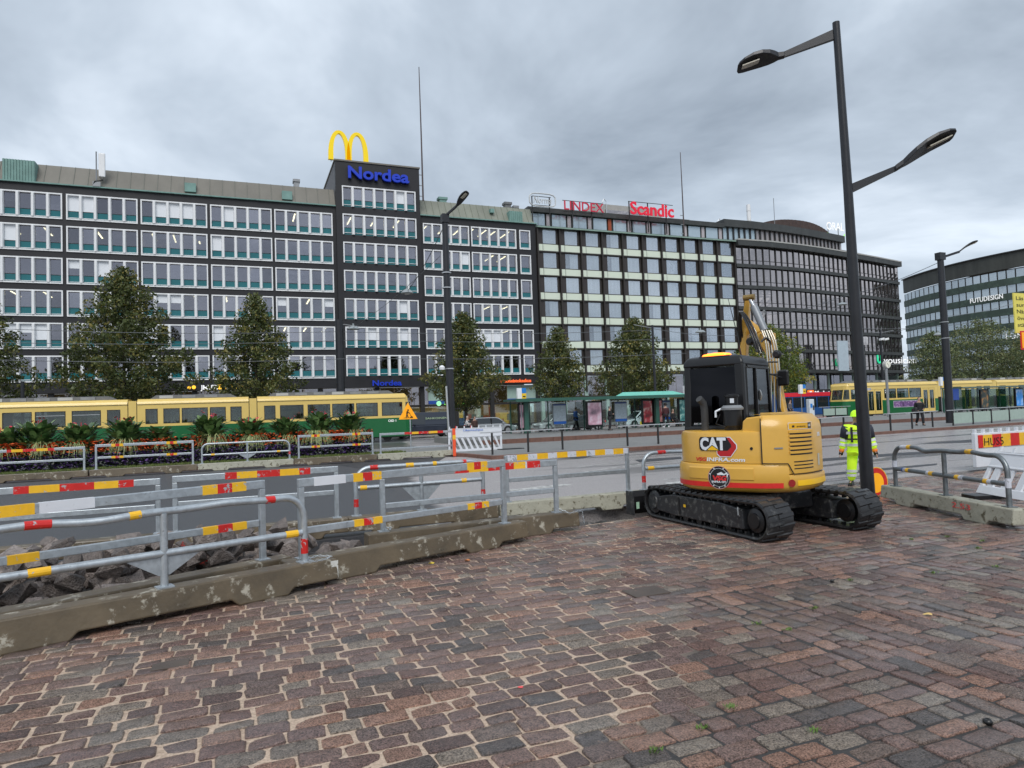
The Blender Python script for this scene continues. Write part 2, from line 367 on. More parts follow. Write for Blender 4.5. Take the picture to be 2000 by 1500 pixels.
    gate = n('ShaderNodeMapRange'); gate.inputs[1].default_value = 7.5; gate.inputs[2].default_value = 3.5; l(sp.outputs[0], gate.inputs[0])
    fc = mth2(t, 'MULTIPLY', mr.outputs[0], gate.outputs[0])
    mi = n('ShaderNodeMix'); mi.data_type = 'RGBA'; l(fc, mi.inputs[0]); l(vm.outputs[0], mi.inputs[6]); mi.inputs[7].default_value = (.38, .27, .2, 1)
    l(mi.outputs[2], P.inputs['Base Color'])
    rr = n('ShaderNodeMapRange'); rr.inputs[1].default_value = .35; rr.inputs[2].default_value = .65; rr.inputs[3].default_value = .13; rr.inputs[4].default_value = .42; l(nc.outputs[0], rr.inputs[0]); l(rr.outputs[0], P.inputs['Roughness'])
    h = mth2(t, 'ADD', mth2(t, 'MULTIPLY', na.outputs[0], 1.), mth2(t, 'MULTIPLY', nb.outputs[0], .35))
    P.inputs['Coat Roughness'].default_value = .16
    cw = n('ShaderNodeMapRange'); cw.inputs[1].default_value = .38; cw.inputs[2].default_value = .6; cw.inputs[3].default_value = .0; cw.inputs[4].default_value = .75; l(nc.outputs[0], cw.inputs[0]); l(cw.outputs[0], P.inputs['Coat Weight'])
    b3 = n('ShaderNodeBump'); b3.inputs['Distance'].default_value = .005; l(na.outputs[0], b3.inputs['Height']); l(b3.outputs[0], P.inputs['Coat Normal'])
    bp = n('ShaderNodeBump'); bp.inputs['Distance'].default_value = .05; bp.inputs['Strength'].default_value = 1.; l(h, bp.inputs['Height']); l(bp.outputs[0], P.inputs['Normal'])
    # asphalt: fresh black left, old grey right, with wet streaks
    A = bpy.data.materials.new('road_asphalt'); A.use_nodes = True; t = A.node_tree; n = t.nodes.new; l = t.links.new; P = t.nodes['Principled BSDF']
    ge = n('ShaderNodeNewGeometry'); sp = n('ShaderNodeSeparateXYZ'); l(ge.outputs['Position'], sp.inputs[0])
    no = n('ShaderNodeTexNoise'); no.inputs['Scale'].default_value = .3; no.inputs['Detail'].default_value = 3; l(ge.outputs['Position'], no.inputs['Vector'])
    d = mth2(t, 'SUBTRACT', mth2(t, 'ADD', 3.0, mth2(t, 'MULTIPLY', mth2(t, 'SUBTRACT', sp.outputs[1], 11.), .22)), sp.outputs[0])
    d = mth2(t, 'ADD', d, mth2(t, 'MULTIPLY', mth2(t, 'SUBTRACT', no.outputs[0], .5), 2.5))
    f1 = n('ShaderNodeMapRange'); f1.inputs[1].default_value = -.15; f1.inputs[2].default_value = .15; l(d, f1.inputs[0])
    ng = n('ShaderNodeTexNoise'); ng.inputs['Scale'].default_value = 45; ng.inputs['Detail'].default_value = 3; l(ge.outputs['Position'], ng.inputs['Vector'])
    co = n('ShaderNodeValToRGB'); co.color_ramp.elements[0].color = (.14, .13, .13, 1); co.color_ramp.elements[1].color = (.60, .56, .55, 1); co.color_ramp.elements[0].position = .25; co.color_ramp.elements[1].position = .8; l(ng.outputs[0], co.inputs[0])
    cn = n('ShaderNodeValToRGB'); cn.color_ramp.elements[0].color = (.028, .029, .033, 1); cn.color_ramp.elements[1].color = (.085, .086, .094, 1); l(ng.outputs[0], cn.inputs[0])
    mi = n('ShaderNodeMix'); mi.data_type = 'RGBA'; l(f1.outputs[0], mi.inputs[0]); l(co.outputs[0], mi.inputs[6]); l(cn.outputs[0], mi.inputs[7])
    mp = n('ShaderNodeMapping'); mp.inputs['Scale'].default_value = (.07, .5, 1); mp.inputs['Rotation'].default_value = (0, 0, R(-4)); l(ge.outputs['Position'], mp.inputs[0])
    ns = n('ShaderNodeTexNoise'); ns.inputs['Scale'].default_value = 1.6; ns.inputs['Detail'].default_value = 5; l(mp.outputs[0], ns.inputs['Vector'])
    ms = n('ShaderNodeMapRange'); ms.inputs[1].default_value = .555; ms.inputs[2].default_value = .60; ms.inputs[4].default_value = .8; l(ns.outputs[0], ms.inputs[0])
    gx = n('ShaderNodeMapRange'); gx.inputs[1].default_value = 8; gx.inputs[2].default_value = 14; l(sp.outputs[0], gx.inputs[0])
    wet = mth2(t, 'MULTIPLY', ms.outputs[0], gx.outputs[0])
    m2 = n('ShaderNodeMix'); m2.data_type = 'RGBA'; l(wet, m2.inputs[0]); l(mi.outputs[2], m2.inputs[6]); m2.inputs[7].default_value = (.022, .022, .025, 1)
    l(m2.outputs[2], P.inputs['Base Color'])
    r1 = n('ShaderNodeMapRange'); r1.inputs[3].default_value = .42; r1.inputs[4].default_value = .24; l(gx.outputs[0], r1.inputs[0]); l(r1.outputs[0], P.inputs['Roughness'])
    bp = n('ShaderNodeBump'); bp.inputs['Distance'].default_value = .008; l(ng.outputs[0], bp.inputs['Height']); l(bp.outputs[0], P.inputs['Normal'])
    return M, K, A
def mth2(t, op, a, b=None):
    q = t.nodes.new('ShaderNodeMath'); q.operation = op
    for i, v in enumerate((a, b)):
        if v is None: continue
        if isinstance(v, (int, float)): q.inputs[i].default_value = v
        else: t.links.new(v, q.inputs[i])
    return q.outputs[0]
JM, KM, AM = ground_mats()
# base ground sheet: trench floor and everything out to the horizon
g = MB().add([(-1500, -1500, -.4), (1500, -1500, -.4), (1500, 1500, -.4), (-1500, 1500, -.4)], [(0, 1, 2, 3)]).build('ground', M_['soil']); g['kind'] = 'structure'
FRONT = [(-14, 2.6), (-3.35, 7.28), (.5, 9.02), (1.2, 8.95), (1.75, 9.98), (5.25, 10.3), (6.4, 10.45), (8.3, 10.9), (9.4, 11.9), (60, 12.6)]
plaza = plane_obj('cobblestone_plaza', [(-14, -12), (60, -12)]+FRONT[::-1], -.4, -.0065, JM)
road = plane_obj('road', [(-90, 11.25), (-2, 11.25), (4, 11.45), (8.6, 12.05), (60, 12.8), (150, 13), (150, 80.5), (-90, 80.5)], -.39, -.004, AM)
fore = lambda x: np.interp(x, [p[0] for p in FRONT], [p[1] for p in FRONT])

# ---- cobbles
def cobble_shape(rng, Lh, Wh, npt=12, lod=True):
    """stone centred at 0: half length Lh along x, half width Wh; uneven rounded block"""
    p = 5+rng.random()*7
    ang = np.linspace(0, 2*np.pi, npt, endpoint=False)+np.pi/npt
    c, s = np.cos(ang), np.sin(ang)
    jit = 1+(rng.random(npt)-.5)*.085
    ex = 1.6/p; x, y = np.sign(c)*np.abs(c)**ex*jit, np.sign(s)*np.abs(s)**ex*jit
    tz = (rng.random(2)-.5)*.012; up = (rng.random()-.5)*.008
    rings = []
    for sc, z in ((1.0, -.045), (1.0, -.007), (.96, .0005), (.87, .004)):
        zz = z+up+(x*tz[0]+y*tz[1]) + (rng.random(npt)-.5)*.003
        rings.append(np.stack([x*Lh*(1-(1-sc)*min(1, Wh/Lh*1.3)), y*Wh*sc, zz], 1))
    V = np.concatenate(rings+[np.array([[0, 0, .006+up]])])
    F = []
    for i in range(3):
        for k in range(npt):
            F.append((i*npt+k, i*npt+(k+1) % npt, (i+1)*npt+(k+1) % npt, (i+1)*npt+k))
    c0 = 4*npt
    for k in range(npt): F.append((3*npt+k, 3*npt+(k+1) % npt, c0))
    return V, F
def cobbles():
    rng = np.random.default_rng(3); st = []
    def field(u0, u1, v0, v1, swap, ok):
        v = v0; row = 0
        while v < v1:
            w = .150+rng.random()*.03
            if v1-v < w+.08: w = max(.09, v1-v)
            u = u0-rng.random()*.25
            while u < u1:
                l = .19+rng.random()*.15
                if rng.random() < .06: l = .15
                if u1-u < l+.1: l = max(.08, u1-u)
                cu, cv = u+l/2, v+w/2
                x, y = (cv, cu) if swap else (cu, cv)
                if ok(x, y):
                    g_ = (.009+rng.random()*.015) if x+2 < 2.2+1.05*y else (.007+rng.random()*.010)
                    st.append((x, y, (l-g_)/2, (w-g_)/2, swap, (rng.random()-.5)*.07))
                u += l
            v += w; row += 1
    front = lambda x: float(fore(x))
    field(-7, 4.22, 1.3, 10.6, False, lambda x, y: y < front(x)-.03 and (x*.9285-y*.3714)/(x*.3714+y*.9285+1e-6) > -1.25)
    field(4.24, 18, 5.84, 12.7, False, lambda x, y: y < front(x)-.03)
    field(1.3, 5.82, 4.24, 12.5, True, lambda x, y: True)
    def key(s): return (s[0]*.3714+s[1]*.9285)
    def vis(s):
        z = key(s); t = (s[0]*.9285-s[1]*.3714)/max(z, .1)
        return z > 3.05 and abs(t) < .76
    st.sort(key=lambda s: (not vis(s), key(s)))
    near, rest = st[:300], st[300:]
    # shared variants
    variants = []
    for i in range(14):
        V, F = cobble_shape(rng, .5, .5, 16); V[:, 2] = V[:, 2]
        me = bpy.data.meshes.new('cobblestone'); me.from_pydata([tuple(p) for p in V], [], F); me.materials.append(KM)
        me.polygons.foreach_set('use_smooth', [True]*len(F)); variants.append(me)
    for s in near:
        o = bpy.data.objects.new('cobblestone', variants[rng.integers(14)]); C.objects.link(o); o.parent = plaza
        o.location = (s[0], s[1], (rng.random()-.5)*.006); o.scale = (s[2]*2, s[3]*2, 1)
        o.rotation_euler = ((rng.random()-.5)*.03, (rng.random()-.5)*.03, (R(90) if s[4] else 0)+s[5]+(math.pi if rng.random() < .5 else 0))
    AV = []; AF = []; AC = []; off = 0
    for s in rest:
        V, F = cobble_shape(rng, s[2], s[3], 16)
        a = s[5]+(R(90) if s[4] else 0); c, sn = math.cos(a), math.sin(a)
        X = V[:, 0]*c-V[:, 1]*sn+s[0]; Y = V[:, 0]*sn+V[:, 1]*c+s[1]
        AV.append(np.stack([X, Y, V[:, 2]], 1)); AF += [tuple(i+off for i in q) for q in F]; AC.append(np.full(len(V), rng.random())); off += len(V)
    me = bpy.data.meshes.new('cobblestones'); me.from_pydata(np.concatenate(AV).tolist(), [], AF); me.materials.append(KM)
    at = me.attributes.new('cob', 'FLOAT', 'POINT'); at.data.foreach_set('value', np.concatenate(AC))
    me.polygons.foreach_set('use_smooth', [True]*len(AF))
    o = bpy.data.objects.new('cobblestones', me); C.objects.link(o); o.parent = plaza; o['kind'] = 'stuff'
cobbles()
# sparse weeds and fallen bits
rw = random.Random(5)
wm_ = MB()
for (px, py) in [(1425, 1385), (1660, 1135), (1825, 1120), (1850, 1050), (1920, 1058), (1590, 1190), (1480, 1220), (1590, 1430), (1375, 1425), (1945, 1108), (1540, 1232), (1780, 1055), (1280, 1470), (1910, 1072)]:
    p = atz(px, py, 0)
    for k in range(26):
        a = rw.uniform(0, 6.28); r_ = rw.uniform(.0, .05); h = rw.uniform(.01, .03); b = rw.uniform(0, 6.28); l_ = rw.uniform(.01, .025)
        q = p+Vector((math.cos(a)*r_, math.sin(a)*r_*.6, .004)); d = Vector((math.cos(b)*l_, math.sin(b)*l_, h)); w_ = Vector((-math.sin(b), math.cos(b), 0))*.006
        wm_.add([q, q+d*.5+w_, q+d, q+d*.5-w_], [(0, 1, 2, 3)])
o = wm_.build('weeds', mat('weed_green', (.10, .17, .03), .6, var=.3, vs=30)); tag(o, 'small green weeds growing in the joints between the cobblestones', 'weeds', kind='stuff')
for px, py, lab, r_, c_ in ((1929, 1409, 'black round rubber cap lying between cobbles at the lower right', .028, (.01, .01, .01)), (1625, 1134, 'small black lump lying near the weeds in front of the tracks', .022, (.015, .015, .015)), (1358, 1227, 'tiny dark lump on the cobbles below the near track', .016, (.03, .02, .02))):
    p = atz(px, py, .012); b_ = MB().lathe([(0, -.6*r_), (r_*.8, -.5*r_), (r_, 0), (r_*.7, r_*.5), (r_*.45, r_*.55), (.4*r_, r_*.3), (0, r_*.3)], p, 12)
    tag(b_.build('rubber_cap', mat('debris%d' % int(c_[1]*1000), c_, .3), smooth=True), lab, 'debris')
for px, py, lab, c_ in ((1813, 1200, 'pale yellow leaf lying alone on the cobbles right of centre', (.6, .42, .15)), (842, 1100, 'yellow leaf on wet cobbles beside the concrete barrier foot', (.6, .45, .05)), (912, 1094, 'orange brown leaf on the cobbles right of the yellow leaf', (.45, .16, .05))):
    p = atz(px, py, .012)
    v = []; nn_ = 12
    for k in range(nn_):
        a = 2*math.pi*k/nn_; r_ = .035*(1+.3*math.cos(3*a))
        v.append((p.x+r_*math.cos(a), p.y+r_*math.sin(a), .014+.008*math.sin(2*a)))
    tag(MB().add(v+[(p.x, p.y, .012)], [(k, (k+1) % nn_, nn_) for k in range(nn_)]).build('fallen_leaf', mat('leaf_%d' % int(c_[0]*100+c_[2]*1000), c_, .5)), lab, 'leaf')
# red spray dot on one stone
p = atz(1017, 1342, .0125); v = [(p.x+.02*math.cos(a)*(1+.2*math.sin(3*a)), p.y+.02*math.sin(a), .0135) for a in [k*math.pi/5 for k in range(10)]]
o = MB().add(v, [tuple(range(10))]).build('paint_spot', mat('pink_spray', (.8, .1, .1), .6), plaza)
# large manhole-like slabs
for px, py, w_, h_ in ((333, 1300, .27, .17), (1262, 1157, .42, .3)):
    p = atz(px, py, 0)
    for i in range(1):
        o = MB().box(p.x-w_/2, p.x+w_/2, p.y-h_/2, p.y+h_/2, -.02, .0135).build('iron_cover', mat('rusty_iron', (.085, .065, .052), .5, bump=.004, bs=80, var=.3), plaza, bevel=.004)

# trench walls and dirt
def lumpy(name, poly_fn, x0, x1, y0, y1, nx, ny, hfn, mt, label=None, cat=None, kind='structure'):
    rng = np.random.default_rng(11); v = []; f = []
    for j in range(ny+1):
        for i in range(nx+1):
            x = x0+(x1-x0)*i/nx; y = y0+(y1-y0)*j/ny; v.append((x, y, hfn(x, y)+(rng.random()-.5)*.02))
    for j in range(ny):
        for i in range(nx): a = j*(nx+1)+i; f.append((a, a+1, a+nx+2, a+nx+1))
    o = MB().add(v, f).build(name, mt, smooth=True); 
    tag(o, label, cat, None, kind); return o
def hill(x, y):
    f = float(fore(x)); 
    if y < f+.02: return -.35
    e = min(1, (y-f)/.3)*min(1, max(0, (11.3-y))/.35)
    left = 1/(1+math.exp((x-1.0)*3)); mid = math.exp(-((x-2.9)/1.3)**2)*math.exp(-((y-10.75)/.33)**2)
    n_ = .05*math.sin(x*7+y*3)+.04*math.sin(x*13-y*9)
    return -.38+e*(.26*left+.42*mid+ n_*.8)
lumpy('trench_soil', None, -9, 9.2, 6.2, 11.5, 180, 56, hill, mat('churned_soil', (.075, .058, .046), .8, var=.5, vs=9, bump=.02, bs=40, dirt=((.02, .02, .02), .45, .62, 1.1)))
rng = random.Random(9)
# gravel on the soil
gv = MB()
for k in range(1400):
    x = rng.uniform(1.3, 6.9); y = rng.uniform(float(fore(x))+.1, 11.3); s_ = rng.choice((.012, .02, .02, .03, .045)); z = hill(x, y)
    a = rng.uniform(0, 3); c_, s2 = math.cos(a)*s_, math.sin(a)*s_
    gv.add([(x+c_, y+s2, z), (x-s2, y+c_, z), (x-c_, y-s2, z), (x+s2, y-c_, z), (x, y, z+s_*1.1)], [(0, 1, 4), (1, 2, 4), (2, 3, 4), (3, 0, 4)])
tag(gv.build('gravel', mat('loose_gravel', (.15, .12, .095), .7, var=.5, vs=5)), 'loose brown gravel and clods on the trench soil behind the barriers', 'gravel', kind='stuff')
# broken asphalt slabs near the blade
for k, (x, y, s_, a, t_) in enumerate(((5.7, 10.9, .26, .3, .2), (6.1, 11.2, .32, 1.1, -.3), (5.2, 11.1, .2, 2, .35), (6.6, 11.1, .25, .6, .15), (5.9, 11.35, .22, 2.6, .5))):
    b_ = MB(); pol = [(s_*math.cos(q)*rng.uniform(.7, 1.1), s_*.7*math.sin(q)*rng.uniform(.7, 1.1)) for q in [i*math.pi/3.5 for i in range(7)]]
    b_.prism(pol, -.04, .04); rt = Matrix.Rotation(a, 3, 'Z') @ Matrix.Rotation(t_, 3, 'X')
    b_.xf(lambda p, rt=rt, x=x, y=y: rt @ p+Vector((x, y, -.22)))
    tag(b_.build('asphalt_slab', mat('broken_asphalt', (.05, .05, .05), .6, bump=.01, bs=30, var=.5, dirt=((.22, .21, .2), .5, .62, 8)), bevel=.008), 'broken asphalt slab lying in the trench beside the dozer blade', 'rubble', 'broken asphalt slabs in the trench')
# rocks
def rockmat():
    M = mat('broken_granite', (.175, .145, .13), .5, var=.5, vs=7, bump=.03, bs=18, dirt=((.27, .24, .22), .55, .72, 3.5), rv=.15)
    t = M.node_tree; P = t.nodes['Principled BSDF']; oi = t.nodes.new('ShaderNodeObjectInfo'); hs = t.nodes.new('ShaderNodeHueSaturation')
    mr = t.nodes.new('ShaderNodeMapRange'); mr.inputs[3].default_value = .55; mr.inputs[4].default_value = 1.5; t.links.new(oi.outputs['Random'], mr.inputs[0]); t.links.new(mr.outputs[0], hs.inputs['Value'])
    src = P.inputs['Base Color'].links[0].from_socket; t.links.new(src, hs.inputs['Color']); t.links.new(hs.outputs[0], P.inputs['Base Color']); return M
RM = rockmat()
def rock_mesh(i):
    r = random.Random(100+i); bm = bmesh.new()
    for k in range(13):
        d = Vector((r.gauss(0, 1), r.gauss(0, 1), r.gauss(0, 1))).normalized()
        mxa = max(abs(d.x), abs(d.y), abs(d.z)); d = d/(mxa**.55)
        bm.verts.new(Vector((d.x*.5, d.y*.36, d.z*.3))*r.uniform(.85, 1.1))
    res = bmesh.ops.convex_hull(bm, input=bm.verts)
    bmesh.ops.delete(bm, geom=[g_ for g_ in res['geom_interior'] if isinstance(g_, bmesh.types.BMVert)], context='VERTS')
    me = bpy.data.meshes.new('granite_block'); bm.to_mesh(me); bm.free(); me.materials.append(RM); return me
rocks = [rock_mesh(i) for i in range(16)]
def rock(x, y, z, s_, r_=rng, mesh=None):
    o = bpy.data.objects.new('granite_block', mesh or rng.choice(rocks)); C.objects.link(o); o.location = (x, y, z); o.scale = [s_*rng.uniform(.85, 1.2) for _ in range(3)]
    o.rotation_euler = (rng.uniform(-.7, .7), rng.uniform(-.7, .7), rng.uniform(0, 6.28))
    b = o.modifiers.new('bevel', 'BEVEL'); b.width = .012; b.segments = 1; return o
for layer, (n_, zz, sp_) in enumerate(((135, .06, 1.), (105, .26, .78), (54, .44, .5))):
    for k in range(n_):
        x = rng.uniform(-5.2, 1.5); f_ = float(fore(x)); 
        y = f_+.2+(10.95-f_-.35)*(.5+(rng.random()-.5)*sp_)
        if layer and x > 1.0: continue
        if layer == 2 and not (-2.6 < x < .6): continue
        tag(rock(x, y, zz+rng.uniform(-.05, .05)-(0.1 if x > .9 else 0), rng.uniform(.22, .46)), 'broken red brown granite block in the heap behind the steel barriers', 'rock', 'granite blocks heaped in the trench')
# red sprayed block
p = atz(375, 1085, .25); o = rock(p.x, p.y+.2, .2, .42)
M2 = mat('red_sprayed_granite', (.11, .085, .075), .6, var=.4, vs=5, bump=.012, bs=14, dirt=((.75, .04, .04), .5, .56, 2.2)); me = rocks[3].copy(); me.materials[0] = M2; o.data = me
tag(o, 'granite block with red spray paint on its face', 'rock')
for px, py in ((690, 1075), (735, 1070), (640, 1060), (665, 1078), (1185, 985)):
    p = atz(px, py, 0); tag(rock(p.x, max(p.y, float(fore(p.x))+.25), -.08, .34), 'broken granite block lying at the right end of the heap', 'rock', 'granite blocks at the right end of the heap')
rock_s = atz(768, 1050, .3)
o = rock(rock_s.x, rock_s.y-.15, .1, .42); o.scale = (.6, .4, .25); tag(o, 'flat reddish granite piece lying on the concrete barrier base', 'rock')

# ---- far kerbs, islands, platforms
def kerb_run(name, pts, z0, z1, w, mt, slen=1.2):
    par = MB().box(pts[0][0], pts[0][0]+.02, pts[0][1]+w*.4, pts[0][1]+w*.5, z0, z0+.02).build(name, mt); par['kind'] = 'structure'
    proto = {}
    for (ax, ay), (bx, by) in zip(pts[:-1], pts[1:]):
        d = math.hypot(bx-ax, by-ay); n_ = max(1, round(d/slen)); l_ = d/n_; a = math.atan2(by-ay, bx-ax)
        key = round(l_, 2)
        if key not in proto:
            me = MB().box(.006, l_-.006, 0, w, z0, z1).build('kerb_stone', mt, par, bevel=.015); proto[key] = me; first = True
        else: first = False
        for k in range(n_):
            x, y = ax+(bx-ax)*k/n_, ay+(by-ay)*k/n_
            if k == 0 and first: proto[key].location = (x, y, 0); proto[key].rotation_euler = (0, 0, a)
            else: inst(proto[key], par, (x, y, 0), a)
    return par
# near island on the left (flowers) and on the right (walkway)
LEFTK = [(-14, 31.0), (8.6, 31.0)]; CNR = [(8.6, 31.0), (9.3, 29.2), (9.6, 26.6)]; RIGHTK = [(9.6, 26.6), (28, 26.9), (38, 27.6), (60, 29.4)]
isl = [(-60, 31.2)]+[(8.6, 31.2), (9.45, 29.3), (9.8, 26.8), (28, 27.1), (38, 27.8), (60, 29.6), (120, 35), (120, 36.2), (9, 36.2), (9, 38), (-60, 38)]
plane_obj('pavement', isl, -.3, .14, M_['paving'])
kerb_run('kerb', LEFTK, -.2, .15, .2, M_['kerb'], 1.1)
kerb_run('kerb_right', CNR+RIGHTK, -.2, .15, .2, M_['kerb'], 1.1)
plane_obj('platform', [(12.5, 36.4), (150, 36.4), (150, 46.2), (12.5, 46.2)], -.3, .38, M_['paving'])
kerb_run('platform_kerb', [(12.5, 36.2), (66, 36.2)], -.2, .39, .25, M_['kerb'], 1.5)
plane_obj('pavement_far', [(-60, 66), (200, 66), (200, 100), (-60, 100)], -.3, .13, M_['paving'])
kerb_run('kerb_far', [(-16, 65.8), (60, 65.8)], -.2, .14, .2, M_['kerb'], 2.2)
# worn grass strip under the flowers, rails
gs = MB(); rg = random.Random(2)
for k in range(9000):
    x = rg.uniform(-12, 7.5); y = 32.9+rg.random()**1.5*1.6; h = rg.uniform(.03, .10); a = rg.uniform(0, 3.14)
    dx, dy = math.cos(a)*.025, math.sin(a)*.025; lx = rg.uniform(-.04, .04)
    gs.add([(x-dx, y-dy, .14), (x+dx, y+dy, .14), (x+lx, y+lx, .14+h)], [(0, 1, 2)])
tag(gs.build('grass', mat('grass_strip', (.10, .13, .03), .8, var=.4, vs=3)), 'worn grass strip at the foot of the flower bed', 'grass', kind='stuff')
tr = MB()
for y in (52.4, 53.8, 49.0, 50.4): tr.box(-80, 140, y, y+.06, -.004, .01)
tag(tr.build('tram_rails', M_['greymetal']), kind='structure')
# painted markings
for i, (a, b, w_) in enumerate((((1125, 913), (1215, 903), .10), ((1140, 922), (1260, 905), .12), ((965, 941), (1100, 932), .10), ((1000, 958), (1110, 946), .4), ((1295, 937), (1335, 933), .12), ((1300, 945), (1335, 940), .3), ((1290, 874), (1335, 870), .08))):
    p, q = atz(*a), atz(*b); d = (q-p).normalized(); s_ = Vector((-d.y, d.x, 0))*w_/2
    o = MB().add([p-s_, q-s_, q+s_, p+s_], [(0, 1, 2, 3)]).build('road_marking', mat('worn_road_paint', (.5, .5, .48), .6, var=.2, vs=6, dirt=((.16, .155, .155), .5, .6, 5)), road)
# fresh patch and dark patch
for poly in ([(1480, 905), (1760, 884), (1990, 872), (1990, 875), (1760, 889), (1480, 911)], [(1500, 934), (1650, 921), (1830, 905), (1830, 908), (1650, 926), (1500, 940)], [(1780, 868), (1900, 858), (1960, 855), (1900, 864)], [(1240, 898), (1330, 892), (1332, 896), (1250, 903)], [(1040, 893), (1075, 884), (1150, 880), (1185, 886), (1130, 896)], [(640, 905), (760, 896), (870, 893), (850, 905), (700, 915)]):
    v = [atz(x, y, .0) for x, y in poly]; o = MB().add(v, [tuple(range(len(v)))]).build('asphalt_patch', mat('fresh_asphalt', (.03, .03, .034), .5, var=.3, bump=.004, bs=40), road)

# ================================================================ BUILDINGS
YF = 79.4
# ---- office block with dark stone cladding
B = thing('office_building', 'long dark office block with white framed windows, teal panels and a central tower', 'building', (-2, YF, 0))
def bays_wall(parent, x0, x1, ztop, zbot, bays, rows, y=YF, t=.4):
    """dark stone grid: bands between rows and piers between bays, all butted"""
    mb = MB(); zs = [ztop]
    for (a, b) in rows: zs += [a, b]
    zs.append(zbot)
    for i in range(0, len(zs), 2): mb.box(x0, x1, y, y+t, zs[i+1], zs[i])
    xs = [x0]
    for (a, b) in bays: xs += [a, b]
    xs.append(x1)
    for (a, b) in rows:
        for i in range(0, len(xs), 2): mb.box(xs[i], xs[i+1], y, y+t, b, a)
    return mb
rb = random.Random(4)
def make_bay(x0, x1, zt, zb, npane, y, mull=.33, full_frame=True, proud=.1):
    """window part at absolute coords; panes + teal panels are its children"""
    fr = MB(); e = .13; yb = y+.3
    if full_frame: fr.box(x0, x1, y-proud, yb, zb, zb+e)
    fr.box(x0, x1, y-proud, yb, zt-e, zt)
    fr.box(x0, x0+e, y-proud, yb, zb+e if full_frame else zb, zt-e); fr.box(x1-e, x1, y-proud, yb, zb+e if full_frame else zb, zt-e)
    W_ = (x1-x0-2*e-(npane-1)*mull)/npane; px = []
    z0 = zb+(e+.03 if full_frame else 0)
    for k in range(npane):
        a = x0+e+k*(W_+mull); px.append((a, a+W_))
        if k < npane-1:  # mullion with chamfered nose
            c = a+W_; fr.prism([(c, yb), (c+.004, y-.02), (c+.07, y-proud-.08), (c+mull-.07, y-proud-.08), (c+mull-.004, y-.02), (c+mull, yb)], z0, zt-e-.002, 'z')
        fr.box(a+.002, a+W_-.002, y+.1, y+.16, zb+e+.10, zb+e+.15)
    w = fr.build('window', M_['white'], B, world=True)
    h = zt-zb; zs = zb+h*.345
    for i, (a, b) in enumerate(px):
        pn = MB().box(a, b, y+.16, y+.18, zs+.04, zt-e).build('pane', M_[rb.choice(('glass', 'glass', 'glass2', 'glass3'))], w, world=True)
        sp = MB(); sp.box(a, b, y+.165, y+.2, zb+(e if full_frame else 0), zs); sp.box(a, b, y+.13, y+.2, zs, zs+.035, 1)
        sp.build('teal_panel', [M_['teal'], M_['bronze']], w, world=True)
    return w, px
def deco(w, px, x0, x1, zt, zb, y, lights=None, blinds=()):
    h = zt-zb; zs = zb+h*.345
    for i in blinds:
        if i < len(px): a, b = px[i]; drop = rb.choice((1, 1, 1, .55)); MB().box(a+.01, b-.01, y+.135, y+.15, zt-.13-(zt-zs-.17)*drop, zt-.13).build('blind', M_['blind'], w, world=True)
    for i, (a, b) in enumerate(px):
        if i not in blinds and rb.random() < .10: dr = rb.choice((.15, .25, .4, .6)); MB().box(a+.01, b-.01, y+.19, y+.2, zt-.13-(zt-zs-.17)*dr, zt-.13).build('blind', M_['blind'], w, world=True)
    if lights:
        for i in range(lights):
            xx = x0+(x1-x0)*(i+.5+rb.uniform(-.15, .15))/lights
            MB().box(xx-.07, xx+.07, y+1.0, y+4.2, zt+.02-.1, zt-.03).build('ceiling_light', M_['tube'], w, world=True)
LROWS = [(25.47-3.275*k, 22.84-3.275*k) for k in range(6)]
LB = [(-22.6, -16.3), (-15.97, -9.6), (-9.33, -2.98), (-2.68, 3.6), (3.87, 10.2)]
wall = bays_wall(B, -24.5, 10.6, 26.3, 5.35, LB, LROWS)
TR = [(28.72-3.277*k, 26.32-3.277*k) for k in range(7)]
wall2 = bays_wall(B, 10.6, 20.5, 31.6, 5.3, [(11.3, 19.95)], TR, y=YF-.35, t=.75)
RROWS = [(25.12-3.205*k, 22.63-3.205*k) for k in range(6)]
RB = [(20.85, 26.7), (26.97, 33.0), (33.45, 34.95)]
wall3 = bays_wall(B, 20.5, 35.75, 26.0, 5.4, RB, RROWS)
for mb, nm in ((wall, 'wall'), (wall2, 'tower_wall'), (wall3, 'wall')): mb.build(nm, M_['granite_dark'], B, world=True)
lightcfg = {0: {2: 1, 3: 1, 4: 1}, 1: {0: 2, 1: 1, 2: 3}, 2: {3: 1}, 3: {0: 2, 1: 1, 2: 2, 3: 2, 4: 1}, 4: {4: 3}}
blindcfg = {(0, 1): (0, 1), (0, 2): (1, 2, 3), (0, 3): (1,), (1, 0): (1,), (1, 3): (0,), (2, 0): (0,), (2, 1): (0, 2), (3, 2): (1, 2), (3, 4): (0, 4), (4, 0): (0, 1, 2, 3), (4, 3): (0,), (4, 2): (0,)}
for r_, (zt, zb) in enumerate(LROWS):
    for b_, (x0, x1) in enumerate(LB):
        w, px = make_bay(x0, x1, zt, zb, 5, YF)
        deco(w, px, x0, x1, zt, zb, YF, lightcfg.get(r_, {}).get(b_), blindcfg.get((r_, b_), ()))
tb = {0: (5,), 4: (5,), 5: (2, 5)}; tl = {1: 3}
for r_, (zt, zb) in enumerate(TR):
    w, px = make_bay(11.3, 19.95, zt, zb, 7, YF-.35, .36, False, .14)
    deco(w, px, 11.3, 19.95, zt, zb, YF-.35, tl.get(r_), tb.get(r_, ()))
rl = {0: {0: 3, 1: 4}, 1: {1: 3}, 3: {1: 3}, 4: {1: 2}}; rbd = {(1, 0): (4,), (4, 1): (0, 1, 2)}
